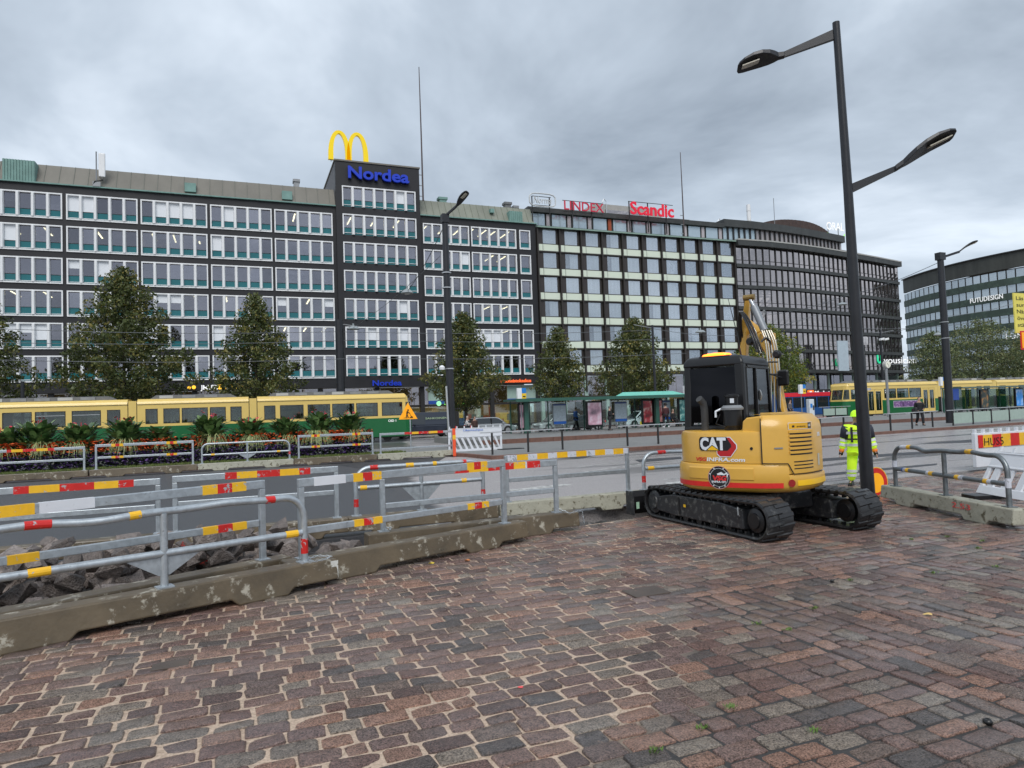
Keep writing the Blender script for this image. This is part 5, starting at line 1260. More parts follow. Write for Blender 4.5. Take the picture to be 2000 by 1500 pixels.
def poster_mat(nm, cols, sc):
    M = bpy.data.materials.new(nm); M.use_nodes = True; t = M.node_tree; P = t.nodes['Principled BSDF']; n = t.nodes.new; l = t.links.new
    tc = n('ShaderNodeTexCoord'); no = n('ShaderNodeTexNoise'); no.inputs['Scale'].default_value = sc; no.inputs['Detail'].default_value = 3; l(tc.outputs['Object'], no.inputs['Vector'])
    rp = n('ShaderNodeValToRGB'); rp.color_ramp.interpolation = 'LINEAR'; e = rp.color_ramp.elements
    for i, c in enumerate(cols):
        q = e[i] if i < 2 else e.new(.5); q.position = .3+.4*i/(len(cols)-1); q.color = (*c, 1)
    l(no.outputs[0], rp.inputs[0]); l(rp.outputs[0], P.inputs['Base Color']); P.inputs['Roughness'].default_value = .3; l(rp.outputs[0], P.inputs['Emission Color']); P.inputs['Emission Strength'].default_value = .12; return M
pA = poster_mat('pink_fashion_poster', [(.05, .05, .07), (.5, .3, .38), (.7, .72, .8)], 1.1)
pB = poster_mat('dark_red_poster', [(.02, .02, .02), (.25, .03, .04), (.5, .45, .4)], 1.6)
pC = poster_mat('green_lettered_poster', [(.01, .05, .05), (.05, .2, .2), (.5, .7, .6)], 2.6)
pM = mat('route_map_sheet', (.52, .6, .66), .5, var=.25, vs=8)
def citylight(x, label, w_=1.2, pm=pA, y=44.3):
    t = thing('advert_pillar', label, 'advert', (x, y, PZ))
    MB().box(x-w_/2-.12, x+w_/2+.12, y, y+.2, PZ+.25, PZ+2.15).build('case', M_['black'], t, world=True, bevel=.03)
    MB().box(x-w_/2, x+w_/2, y-.01, y+.002, PZ+.4, PZ+2.02).build('poster', pm, t, world=True)
    for d in (-.3, .3): MB().box(x+d*w_-.04, x+d*w_+.04, y+.06, y+.14, PZ, PZ+.25).build('foot', M_['black'], t, world=True)
def xs(px): return atY(px, 820, 44.3).x
citylight(xs(1023), 'narrow black advert case with pink poster at the left end of the shelter', .55)
citylight(xs(1162), 'black framed advert case with a pink fashion poster in mid shelter', 1.1)
citylight(xs(1266), 'green framed case with a round patterned poster in the shelter', .75, pB)
citylight(xs(1286), 'dark red portrait poster case behind the waiting people', .7, pB)
citylight(xs(1335), 'turquoise lettered poster case at the right end of the shelter', .6, pC)
def mapboard(x, label, y=45.0):
    t = thing('route_map', label, 'notice board', (x, y, PZ))
    MB().box(x-.5, x+.5, y, y+.05, PZ+.75, PZ+2.0).build('sheet', pM, t, world=True); MB().box(x-.5, x+.5, y-.01, y-.002, PZ+.55, PZ+.74).build('blue_footer', mat('map_blue', (.02, .15, .6), .4), t, world=True)
    MB().box(x-.55, x+.55, y+.055, y+.1, PZ+.5, PZ+2.05).build('board', M_['greymetal'], t, world=True)
    MB().box(x-.5, x+.5, y-.01, y-.002, PZ+1.9, PZ+2.0).build('header', mat('map_head', (.05, .1, .3), .4), t, world=True)
    for d in (-.4, .4): MB().box(x+d-.03, x+d+.03, y+.06, y+.09, PZ, PZ+.5).build('leg', M_['greymetal'], t, world=True)
mapboard(xs(1102), 'route map board with blue footer in the left half of the shelter'); mapboard(xs(1223), 'route map board behind the lone waiting person'); mapboard(xs(1310), 'route map board between the dark posters and the turquoise poster')
# second shelter on the right
S2 = thing('tram_shelter', 'glass tram shelter with burger poster in front of the right tram', 'shelter', (62, 44, PZ))
sx0, sx1 = atY(1868, 790, 44).x, atY(2040, 790, 44).x
MB().box(sx0, sx1, 43.3, 45.5, PZ+2.28, PZ+2.4).build('roof', mat('glass_roof_tint', (.10, .15, .13), .2), S2, world=True)
n_ = 8
for i in range(n_+1):
    x = sx0+(sx1-sx0)*i/n_; MB().box(x-.03, x+.03, 45.2, 45.28, PZ, PZ+2.28).build('post', M_['sheltergreen'], S2, world=True)
    if i < n_: MB().box(x+.04, x+(sx1-sx0)/n_-.04, 45.23, 45.25, PZ+.2, PZ+2.2).build('glass_panel', glass('shelter_tint', (.45, .6, .55), .12), S2, world=True)
citylight(atY(1925, 800, 44.3).x, 'dark poster case with a burger and a standing figure in the right shelter', .95, poster_mat('burger_poster', [(.02, .02, .02), (.04, .06, .05), (.5, .22, .05)], 1.8))
citylight(atY(1993, 800, 44.3).x, 'bright blue poster case at the right edge', 1.0, poster_mat('blue_poster', [(.03, .2, .55), (.04, .25, .65), (.6, .7, .8)], 1.2))
MB().box(atY(1860, 770, 45).x, atY(1871, 770, 45).x, 44.9, 45, PZ+1.2, PZ+2.3).build('timetable_screen', mat('blue_screen', (.01, .03, .12), .3, emit=(.02, .06, .3), es=.4), tag(thing('timetable', 'small dark blue timetable panel beside the second lamp post', 'screen', (atY(1865, 770, 45).x, 45, PZ))), world=True)
# handrails
def railing(label, pxs, Y0, z0, h=.95, glassp=False, name='handrail'):
    """pxs: list of (px, py) post bottoms"""
    P = [atz(px, py, z0) for px, py in pxs]
    t = thing(name, label, 'railing', (P[0].x, P[0].y, z0))
    for p in P: MB().box(p.x-.035, p.x+.035, p.y-.035, p.y+.035, z0, z0+h-.02).build('post', M_['mullion'], t, world=True)
    MB().bar(P[0]+Vector((-.5, 0, h)), P[-1]+Vector((.5, 0, h)), .06, .045).build('top_rail', M_['rail'], t, world=True)
    if glassp:
        for a, b in zip(P[:-1], P[1:]):
            d = (b-a); MB().bar(a+d*.04+Vector((0, 0, .45)), b-d*.04+Vector((0, 0, .45)), .015, .66).build('glass_screen', mat('pale_green_screen', (.33, .42, .36), .25, var=.08), t, world=True)
    return t
railing('thin dark handrail with bright top behind the white and yellow striped rail', [(962, 888), (1032, 883), (1099, 878)], 27, .14)
railing('dark handrail in front of the shelter passengers', [(1226, 871), (1286, 867), (1345, 863)], 27, .14)
railing('dark handrail left of the worker in yellow', [(1603, 855), (1649, 849)], 27, .14)
railing('dark handrail behind the big lamp post', [(1740, 841.5), (1782, 837.5), (1822, 834)], 29, .14)
t = railing('handrail with pale green glass screens at the right edge', [(1862, 831.5), (1901, 828.5), (1937, 826), (1972, 823), (2008, 820)], 30, .14, glassp=True)
p = atz(1955, 808, .9); 
MB().lathe([(0, 0), (.2, 0), (.2, .02), (0, .02)], (atY(1955, 808, 30.2).x, atY(1955, 808, 28.6).y, atY(1955, 808, 28.6).z), 16, ax='y').build('round_sticker', mat('yellow_sticker', (.85, .6, .03), .4), t, world=True)
t = railing('pale green screens on the tram platform left of the right tram', [(1608, 814), (1632, 813), (1655, 812)], 46, .38, glassp=True)
# platform posts/sign boxes
def stopsign(px, label, Y=44, ztop=None, pole=True, py=770):
    p = atY(px, py, Y); t = thing('tram_stop_sign', label, 'sign', (p.x, Y, PZ))
    z = p.z
    if pole: MB().tube([(p.x, Y, PZ), (p.x, Y, z+.4)], .04, 6).build('pole', M_['greymetal'], t, world=True)
    MB().box(p.x-.35, p.x-.02, Y-.25, Y-.05, z-.45, z+.35).build('white_face', M_['white'], t, world=True)
    MB().box(p.x-.02, p.x+.3, Y-.26, Y-.05, z-.02, z+.35).build('blue_face', mat('stop_blue', (.02, .2, .6), .4), t, world=True); MB().box(p.x-.02, p.x+.3, Y-.26, Y-.05, z-.45, z-.02).build('yellow_face', mat('stop_yellow', (.85, .55, .02), .4), t, world=True)
    MB().box(p.x+.04, p.x+.24, Y-.275, Y-.262, z-.28, z-.2).build('tram_symbol', M_['mullion'], t, world=True)
stopsign(1017, 'white blue and yellow stop sign box above the left end of the shelter', 44, py=768)
stopsign(1340, 'small stop sign box just above the shelter roof beside the cab', 46, pole=False, py=762)
stopsign(1564, 'white blue and yellow stop sign box right of the excavator boom', 46, py=759)
stopsign(1837, 'white blue and yellow stop sign box beside the second lamp post', 44, py=744)
p = atY(1586, 790, 46); t = thing('ticket_machine', 'slim white ticket machine right of the excavator', 'ticket machine', (p.x, 46, PZ))
MB().box(p.x-.28, p.x+.28, 46, 46.4, PZ, PZ+1.75).build('case', mat('machine_white', (.6, .64, .68), .4), t, world=True, bevel=.05); MB().box(p.x-.2, p.x+.02, 45.97, 45.995, PZ+1.0, PZ+1.35).build('blue_screen', mat('stop_blue', (.02, .2, .6), .4), t, world=True)
MB().box(p.x+.08, p.x+.2, 45.97, 45.995, PZ+.8, PZ+1.2).build('keypad', M_['black'], t, world=True)
# clock
p = atz(1738, 822, PZ); p.y = 42; p = atY(1738, 815, 42); z0 = PZ
t = thing('station_clock', 'round white faced clock on a grey post behind the big lamp post', 'clock', (p.x, 42, z0)); q = atY(1731, 712, 42)
MB().tube([(p.x, 42.1, z0), (p.x, 42.1, q.z-.3)], .11, 10).build('post', M_['greymetal'], t, world=True)
cl = MB().lathe([(0, -.16), (.31, -.16), (.34, -.12), (.34, .12), (.31, .16), (0, .16)], (q.x+.14, 42.1, q.z), 28, ax='y').build('case', mat('clock_case', (.45, .45, .42), .4), t, world=True, smooth='auto')
MB().lathe([(0, 0), (.28, 0), (.28, .005), (0, .005)], (q.x+.14, 41.925, q.z), 28, ax='y').build('clock_face', mat('clock_face', (.85, .84, .72), .4), t, world=True)
MB().bar((q.x+.14, 41.915, q.z), (q.x+.14-.15, 41.915, q.z+.10), .006, .025, (0, 1, 0)).build('hour_hand', M_['black'], t, world=True); MB().bar((q.x+.14, 41.912, q.z), (q.x+.2, 41.912, q.z-.22), .006, .018, (0, 1, 0)).build('minute_hand', M_['black'], t, world=True)

# ================================================================ LAMPS AND WIRES
def head(t, base, d, L_, w_, roll=.45, nm='lamp_head'):
    """flat curved LED head from base along d"""
    d = Vector(d).normalized(); s_ = Vector((0, 0, 1)).cross(d).normalized(); s_ = (s_+Vector((0, 0, roll*(-1 if s_.y > 0 else 1)))).normalized(); rings = []; prof = [(-.06, .2, .10), (.08, .24, .11), (.16, .5, .11), (.28, .8, .10), (.45, 1.0, .09), (.65, 1.03, .08), (.85, .92, .06), (.96, .7, .05), (1.0, .4, .03)]
    for u, ww, th in prof:
        c = Vector(base)+d*L_*u+Vector((0, 0, .14*L_*math.sin(max(u, 0)*math.pi*.75))); w2 = w_/2*ww
        rings.append([c-s_*w2-Vector((0, 0, th/2)), c+s_*w2-Vector((0, 0, th/2)), c+s_*w2*.9+Vector((0, 0, th/2)), c-s_*w2*.9+Vector((0, 0, th/2))])
    o = MB().loft(rings).build(nm, M_['lampblack'], t, world=True, bevel=.01)
    a, b = Vector(base)+d*L_*.52+Vector((0, 0, .14*L_*math.sin(.52*math.pi*.75)-.055)), Vector(base)+d*L_*.9+Vector((0, 0, .14*L_*math.sin(.9*math.pi*.75)-.04))
    MB().bar(a, b, w_*.62, .02).build('light_panel', mat('led_panel', (.45, .42, .34), .3, var=.3, vs=12), o, world=True)
def taper_pole(t, x, y, z0, z1, r0_, r1_, nm='pole', collar=None, side=None):
    MB().tube([(x, y, z0), (x, y, z0+.45*(z1-z0)), (x, y, z1)], [r0_, r0_*.72+r1_*.28, r1_], 14).build(nm, M_['lampblack'], t, world=True, smooth='auto')
# big double armed lamp on the right
lx, ly = 11.45, 9.95
t = thing('street_lamp', 'tall black street lamp with two arms, left of the worker', 'street lamp', (lx, ly, 0))
top = 9.45; vx, vy = 11.12, 9.8
MB().tube([(lx, ly, 0), (lx-.13, ly-.06, 3.4), (lx-.2, ly-.1, 6.1), (vx, vy, top)], [.13, .105, .085, .068], 16).build('pole', M_['lampblack'], t, world=True, smooth='auto')
MB().tube([(lx, ly, -.02), (lx, ly, .05)], [.2, .2], 16).build('base_flange', M_['lampblack'], t, world=True)
da = Vector((-.85, .52, 0)).normalized()
a0 = Vector((vx, vy, 9.28)); a1 = a0+da*1.05+Vector((0, 0, -.36))
MB().loft([[a0+Vector((0, 0, .06)), a0-Vector((0, 0, .14)), a0+Vector((.05, .08, -.14)), a0+Vector((.05, .08, .06))], [a1+Vector((0, 0, .05)), a1-Vector((0, 0, .05)), a1+Vector((.04, .06, -.05)), a1+Vector((.04, .06, .05))]]).build('upper_arm', M_['lampblack'], t, world=True)
head(t, a1-Vector((0, 0, .02)), da+Vector((0, 0, -.28)), .9, .36)
db = Vector((.86, -.5, 0)).normalized(); b0 = Vector((lx-.2, ly-.1, 6.12)); b1 = b0+db*.95+Vector((0, 0, .36))
MB().loft([[b0+Vector((0, 0, .08)), b0-Vector((0, 0, .10)), b0+Vector((.05, .08, -.1)), b0+Vector((.05, .08, .08))], [b1+Vector((0, 0, .05)), b1-Vector((0, 0, .05)), b1+Vector((.04, .06, -.05)), b1+Vector((.04, .06, .05))]]).build('lower_arm', M_['lampblack'], t, world=True)
head(t, b1, db+Vector((0, 0, .42)), 1.15, .42)
for (z, w_, h_, c_) in ((3.02, .09, .16, 'sticker_white'), (2.12, .12, .05, 'sticker_white')):
    MB().add([(lx+dx, ly-.165+abs(dx)*.3, z+dz) for dx, dz in ((-w_, 0), (w_*.6, 0), (w_*.6, h_), (-w_, h_))], [(0, 1, 2, 3)]).build('sticker', mat('pale_sticker', (.42, .42, .44), .5, var=.9, vs=14), t, world=True)
# second lamp
p2_ = (44.75, 32.0)
t = thing('street_lamp', 'black street lamp with one arm to the right, in front of the round building', 'street lamp', (*p2_, .14))
taper_pole(t, *p2_, .14, 11.55, .26, .2); MB().box(p2_[0]-.28, p2_[0]+.28, p2_[1]-.2, p2_[1]+.2, 11.3, 11.8).build('cap', M_['lampblack'], t, world=True)
d = Vector((1, -.25, 0)).normalized(); a0 = Vector((*p2_, 11.45)); a1 = a0+d*1.45+Vector((0, 0, .42)); MB().bar(a0, a1, .12, .16).build('arm', M_['lampblack'], t, world=True); head(t, a1, d+Vector((0, 0, .38)), 1.55, .45)
for z in (5.9, 7.0): MB().lathe([(.25, z), (.27, z), (.27, z+.04), (.25, z+.04)], (*p2_, 0), 14).build('clamp', M_['rail'], t, world=True)
# third lamp (centre left)
p = atY(882, 850, 34.5); p3_ = (p.x, 34.5); topz = atY(873, 432, 34.5).z
t = thing('street_lamp', 'thick black lamp post behind the white plastic fence', 'street lamp', (*p3_, .14))
taper_pole(t, *p3_, .14, topz, .22, .16); MB().box(p3_[0]-.19, p3_[0]+.19, 34.3, 34.7, topz-.1, topz+.35).build('cap', M_['lampblack'], t, world=True)
a0 = Vector((p3_[0], 34.5, topz+.25)); a1 = a0+Vector((.42, -.7, .35)); MB().bar(a0, a1, .1, .1).build('arm', M_['lampblack'], t, world=True); head(t, a1, (.38, -.8, .42), 1.05, .36)
for z in (4.3, 8.6, 9.4): MB().lathe([(.23, z), (.25, z), (.25, z+.05), (.23, z+.05)], (*p3_, 0), 14).build('clamp', M_['rail'], t, world=True)
MB().tube([(p3_[0]-.22, 34.2, .3), (p3_[0]-.3, 34.2, 3.4)], .05, 6).build('conduit', M_['rail'], t, world=True)
MB().lathe([(0, 0), (.14, .02), (.16, .15), (.06, .25), (0, .25)], (p3_[0]-.45, 34.35, 4.25), 10).build('alarm', M_['white'], t, world=True)
# tram masts
def mast(px, pyt, label, Y=57., r_=.12, arms=()):
    b = atY(px, pyt, Y); t = thing('tram_mast', label, 'mast', (b.x, Y, 0)); MB().tube([(b.x, Y, 0), (b.x, Y, b.z)], [r_*1.2, r_], 10).build('pole', M_['lampblack'], t, world=True)
    for d, h in arms: MB().bar((b.x, Y, b.z-.3), (b.x+d, Y-.1, b.z-.3+h), .06, .06).build('bracket', M_['greymetal'], t, world=True)
    return b
mast(662, 625, 'thick tram wire mast at the left edge of the office tower', r_=.32, arms=((1.6, -.25),))
mast(33*0+44, 745, 'thin mast rising behind the left end of the tram')
mast(1274, 635, 'tram wire mast in front of the hotel beside the broad tree', arms=((-2.2, .3),))
mast(1719, 645, 'tram wire mast behind the big lamp post', arms=((-2, .1), (2, .3)))
mast(1215, 560*0+735, 'thin dark post behind the shelter left of the broad tree', Y=46, r_=.04)
def wire(pts, label, r_=.022):
    P = [atY(x, y, Y) for x, y, Y in pts]; Q = []
    for a, b in zip(P[:-1], P[1:]):
        for k in range(8): q = a.lerp(b, k/8); q.z -= .25*math.sin(math.pi*k/8); Q.append(q)
    Q.append(P[-1]); t = MB().tube(Q, r_, 5).build('overhead_wire', mat('wire_grey', (.12, .13, .14), .5)); tag(t, label, 'wire')
wire([(-60, 640, 57), (655, 648, 57), (1275, 645, 57)], 'upper contact wire crossing the lower office windows')
wire([(-60, 668, 57), (700, 664, 57), (1300, 662, 57)], 'second contact wire across the lower office windows')
wire([(-60, 702, 55), (700, 700, 55), (1340, 690, 55)], 'lowest contact wire above the left tram roof')
wire([(795, 570, 45), (868, 440, 35)], 'steep span wire from the left hanging lamp to the central lamp post')
wire([(690, 640, 55), (860, 500, 36), ], 'thin slanting span wire left of the central lamp post', .015)
wire([(1500, 615, 57), (1645, 580, 45), (1835, 512, 33)], 'span wire from the hotel corner to the second lamp post')
wire([(1655, 640, 57), (1850, 636, 57), (2060, 600, 57)], 'contact wire right of the big lamp post')
wire([(1720, 650, 57), (1850, 618, 33), (2000, 585, 45)], 'upper span wire in front of the round building')
wire([(1275, 642, 57), (1440, 655, 57), (1640, 600, 57)], 'span wire holding the lamp in front of the hotel')
def hanglamp(px, py, Y, label, r_=.55):
    p = atY(px, py, Y); t = thing('hanging_lamp', label, 'lamp', p)
    MB().lathe([(0, .34), (.07, .34), (.08, .14), (r_*.6, .08), (r_, -.12), (r_*.95, -.14), (0, -.1)], p, 16).build('shade', mat('lamp_enamel', (.28, .31, .32), .4), t, world=True, smooth='auto'); MB().lathe([(0, -.1), (.2, -.11), (.18, -.2), (0, -.22)], p, 10).build('bulb', mat('dull_lens', (.5, .5, .48), .3), t, world=True)
hanglamp(795, 569, 45, 'grey bell lamp hanging in front of the tower windows', .42); hanglamp(690, 640, 57, 'lower grey bell lamp on a bracket beside the thick tram mast'); hanglamp(1645, 593, 57, 'grey bell lamp hanging left of the big lamp post'); hanglamp(1368, 647, 57, 'grey bell lamp hanging in front of the hotel above the beacon'); hanglamp(1832, 652, 50, 'grey bell lamp just left of the second lamp post', .45)
p = atY(1722, 663, 57); t = thing('floodlight', 'white double floodlight on the mast right of the big lamp post', 'floodlight', p)
for d in (-.35, .35): MB().obox(p+Vector((d, -.3, 0)), (.3, 0, .05), (0, .15, 0), (0, 0, .12)).build('lamp', M_['white'], t, world=True, bevel=.03)

# ================================================================ FLOWER BED
def petals(r_, n, box, size, flat=.4):
    mb = MB()
    for k in range(n):
        x, y, z = (r_.uniform(*box[0]), r_.uniform(*box[1]), r_.uniform(*box[2])); s_ = size*r_.uniform(.6, 1.2); m_ = 6; a = r_.uniform(0, 1)
        tx, ty = r_.uniform(-.6, .6), r_.uniform(-.9, .3)
        v = [(x+s_*math.cos(a+i*math.pi/3), y+s_*math.sin(a+i*math.pi/3), z+s_*(tx*math.cos(a+i*math.pi/3)+ty*math.sin(a+i*math.pi/3))) for i in range(6)]+[(x, y-.01, z+s_*.45)]
        mb.add(v, [(i, (i+1) % 6, 6) for i in range(6)])
    return mb
CANNA = mat('canna_leaf', (.065, .125, .04), .35, var=.5, vs=2.5); CANNA2 = mat('pale_canna_leaf', (.17, .27, .09), .4, var=.4, vs=2); GRS = mat('striped_grass', (.34, .40, .17), .5, var=.4, vs=3); ORG = mat('orange_flower', (.62, .10, .02), .6, var=.35, vs=6); PUR = mat('purple_flower', (.10, .05, .19), .6, var=.8, vs=5); DKG = mat('dark_bedding_leaf', (.025, .045, .02), .6, var=.4, vs=6); REDF = mat('red_canna_flower', (.6, .03, .06), .5, var=.2)
def flowerclump(x, y, s_, seed, label, h=1.0, grassy=.5):
    r_ = random.Random(seed); t = thing('planting_clump', label, 'flower clump', (x, y, .14))
    lf = [MB(), MB()]
    for k in range(int(190*s_)):
        a = r_.uniform(0, 6.28); L_ = r_.uniform(.45, .75)*1.0; hz = r_.uniform(.9, 2.25)*h; rad = r_.uniform(0, .68)*s_*(1.2-.6*hz/2.1/h); b = Vector((math.cos(a)*rad, math.sin(a)*rad*.7, hz*.62+.25)); el = r_.uniform(.35, 1.25)
        d = Vector((math.cos(a)*math.cos(el), math.sin(a)*math.cos(el), math.sin(el))); s2 = Vector((-math.sin(a), math.cos(a), 0)); w_ = L_*.2; n_ = d.cross(s2)*.0
        pts = [(0, .1), (.25, .8), (.55, 1), (.82, .6), (1, .03)]; v = []
        for u, ww in pts:
            c = b+d*L_*u-Vector((0, 0, .25*L_*u*u)); v += [c-s2*w_*ww+Vector((0, 0, .03*ww)), c, c+s2*w_*ww+Vector((0, 0, .03*ww))]
        f = []
        for i in range(4): f += [(i*3, i*3+1, i*3+4, i*3+3), (i*3+1, i*3+2, i*3+5, i*3+4)]
        lf[r_.random() < .42].add(v, f)
    lf[0].build('canna_leaves', CANNA, t); lf[1].build('pale_canna_leaves', CANNA2, t)
    g_ = MB(); ng = int(330*grassy*s_)
    gx = r_.uniform(-.35, .35)
    for k in range(ng):
        a = r_.uniform(0, 6.28); L_ = r_.uniform(.8, 1.5)*h; p0 = Vector((gx+r_.uniform(-.2, .2), r_.uniform(-.45, -.1), .95*h)); d = Vector((math.cos(a), math.sin(a), 0)); s2 = Vector((-d.y, d.x, 0))*.014; v = []
        for i in range(6): u = i/5; c = p0+d*L_*.62*u+Vector((0, 0, L_*(.85*u-1.25*u*u))); v += [c-s2*(1-u*.8), c+s2*(1-u*.8)]
        g_.add(v, [(2*i, 2*i+1, 2*i+3, 2*i+2) for i in range(5)])
    if ng: g_.build('ornamental_grass', GRS, t)
    petals(r_, int(110*s_), ((-.9*s_, .9*s_), (-.75, -.45), (.65, 1.2)), .065).build('orange_flowers', ORG, t)
    o = petals(r_, int(300*s_), ((-.95*s_, .95*s_), (-.6, -.1), (.4, 1.15)), .08).build('bedding_foliage', DKG, t)
    rf = petals(r_, 5, ((-.4, .4), (-.3, .1), (1.75*h, 2.1*h)), .08); 
    for k in range(3): xx, yy = r_.uniform(-.3, .3), r_.uniform(-.3, .1); rf.tube([(xx, yy, .9), (xx, yy, 2.0*h)], .012, 4)
    rf.build('red_flowers', REDF, t)
    return t
spots = [(15, .9, .95), (75, 1.25, 1.08), (155, 1.2, 1.0), (245, 1.25, 1.08), (312, .8, .8), (408, 1.25, 1.12), (490, 1.05, 1.0), (560, 1.05, .95), (625, 1.15, 1.08), (683, 1.15, 1.05)]
desc = ['leafy clump of cannas cut by the left edge', 'tall canna clump, first complete one from the left', 'wide canna clump under the second tram window', 'canna clump with red blooms below the first tram joint', 'low grassy clump right of the first tram joint', 'tall canna clump with red blooms below the middle tram section', 'fountain of striped grass over orange flowers near the second tram joint', 'low canna clump with orange flowers right of the striped grass fountain', 'tall grassy canna clump left of the last tram window', 'rightmost dense canna clump beside the steel rail end']
for i, (px, s_, h) in enumerate(spots):
    p = atY(px, 870, 35.2); flowerclump(p.x, 35.2, s_, 40+i, desc[i], h, 1.0 if i in (6, 8, 4) else .45)
rr2 = random.Random(77)
m1 = petals(rr2, 2200, ((-12.5, 5.9), (33.9, 34.6), (.2, .78)), .06); o = m1.build('purple_flowers', PUR); tag(o, 'low band of purple bedding flowers along the front of the bed', 'flowers', kind='stuff')
m1 = petals(rr2, 6500, ((-12.5, 6.0), (34.0, 35.6), (.12, .85)), .07); o = m1.build('bedding_plants', DKG); tag(o, 'dark green bedding foliage filling the flower bed', 'bedding plants', kind='stuff')
m1 = petals(rr2, 700, ((-12.5, 5.8), (34.2, 35.2), (.72, 1.05)), .06); o = m1.build('orange_flowers', ORG); tag(o, 'scattered orange and red marigolds through the flower bed', 'flowers', kind='stuff')

# ================================================================ STEEL AND CONCRETE BARRIERS
def barrier(label, P, Q, kind='rect', H_=1.1, posts=None, tapes=(), cm='concrete', sm='steel', bh=.30, bend=0., midz=None, group=None, z0=0.):
    """P,Q = ends of the concrete base seen left to right. local x along base"""
    P, Q = Vector((*P, z0)), Vector((*Q, z0)); d = Q-P; L_ = d.length; rz = math.atan2(d.y, d.x)
    t = thing('road_barrier', label, 'barrier', P, rz, group)
    b = MB(); w0, w1 = .17, .125; g = .07
    # body from g to bh with feet reaching the ground
    def sec(z, w): return w
    def seg(xa, xb, za, zb, wa, wb): b.loft([[(xa, -wa, za), (xb, -wa, za), (xb, wa, za), (xa, wa, za)], [(xa, -wb, zb), (xb, -wb, zb), (xb, wb, zb), (xa, wb, zb)]])
    prof = [(0, g), (.14*L_, g), (.16*L_, 0), (.30*L_, 0), (.32*L_, g), (.68*L_, g), (.70*L_, 0), (.84*L_, 0), (.86*L_, g), (L_, g), (L_, bh), (0, bh)]
    n_ = len(prof); v = []
    for s_ in (-1, 1):
        for x, z in prof: v.append((x, s_*(w0+(w1-w0)*(z/bh)), z))
    b.add(v, [(i, (i+1) % n_, n_+(i+1) % n_, n_+i) for i in range(n_)]+[tuple(range(n_))[::-1], tuple(range(n_, 2*n_))])
    b.build('concrete_base', M_[cm], t, bevel=.018)
    S_ = M_[sm]; posts = posts or ([.22, L_-.22] if kind == 'rect' else [.25, L_/2, L_-.25]); mz = midz or (H_*.62 if kind == 'rect' else .64)
    if kind == 'rect':
        for x in posts:
            MB().box(x-.035, x+.035, -.03, .03, bh, H_-.052).build('post', S_, t, bevel=.006)
            MB().box(x-.07, x+.07, -.07, .07, bh, bh+.012).build('foot_plate', S_, t)
        xa, xb = posts[0]-.035, posts[-1]+.035
        MB().box(xa, xb, -.03, .03, H_-.05, H_+.05).build('top_rail', S_, t, bevel=.008)
        MB().box(xa+.075, xb-.075, -.025, .025, mz-.04, mz+.04).build('mid_rail', S_, t, bevel=.008)
        rails = {'t': (H_, .103, .062), 'm': (mz, .083, .053)}
        for (rl, u0, u1, col) in tapes:
            z, hh, ww = rails[rl]; a, c = xa+(xb-xa)*u0, xa+(xb-xa)*u1
            MB().box(a, c, -ww/2, ww/2, z-hh/2, z+hh/2).build('tape', M_[col], t)
    else:
        r_ = .038; rb_ = .24; pts = []
        xa, xb = posts[0], posts[-1]
        pts = [(xa, 0, bh), (xa, 0, H_-rb_)]
        for k in range(1, 6): a = math.pi/2*k/6; pts.append((xa+rb_*(1-math.cos(a)), 0, H_-rb_+rb_*math.sin(a)))
        nseg = 26; bl = []
        for k in range(nseg+1):
            u = k/nseg; x = xa+rb_+(xb-xa-2*rb_)*u; bz = bend*(math.sin(u*9.5+1)*.6+.5*math.sin(u*17))*math.sin(math.pi*u); by = bend*1.2*math.sin(u*12)*math.sin(math.pi*u); pts.append((x, by, H_+bz))
        for k in range(5, 0, -1): a = math.pi/2*k/6; pts.append((xb-rb_*(1-math.cos(a)), 0, H_-rb_+rb_*math.sin(a)))
        pts += [(xb, 0, H_-rb_), (xb, 0, bh)]
        MB().tube(pts, r_, 12).build('top_rail', S_, t, smooth='auto')
        MB().tube([(xa+.03, 0, mz), (xb-.03, 0, mz)], r_, 12).build('mid_rail', S_, t, smooth='auto')
        for x in posts[1:-1]:
            MB().tube([(x, 0, bh), (x, 0, H_-r_*.5)], r_, 12).build('post', S_, t, smooth='auto')
            if sm == 'steel': MB().prism([(x-.34, mz-r_), (x+.34, mz-r_), (x+.05, bh+.12), (x-.05, bh+.12)], -.005, .005, 'y').build('gusset_plate', S_, t)
        for x in posts: MB().box(x-.08, x+.08, -.07, .07, bh, bh+.014).build('foot_plate', S_, t)
        for (rl, u0, u1, col) in tapes:
            if rl == 't':
                i0, i1 = 7+int(u0*nseg), 7+max(int(u0*nseg)+1, int(round(u1*nseg)))
                MB().tube([pts[min(i, len(pts)-3)] for i in range(i0, i1+1)], r_+.003, 12).build('tape', M_[col], t)
            elif rl == 'm': a, c = xa+(xb-xa)*u0, xa+(xb-xa)*u1; MB().tube([(a, 0, mz), (c, 0, mz)], r_+.003, 12).build('tape', M_[col], t)
            else:
                x = xa if rl == 'l' else xb; MB().tube([(x, 0, u0), (x, 0, u1)], r_+.003, 12).build('tape', M_[col], t)
    return t
def tri(rl, c, w_, seq=('yellow', 'tapered', 'yellow')):
    n_ = len(seq); return [(rl, c-w_/2+w_*i/n_, c-w_/2+w_*(i+1)/n_, s_) for i, s_ in enumerate(seq)]
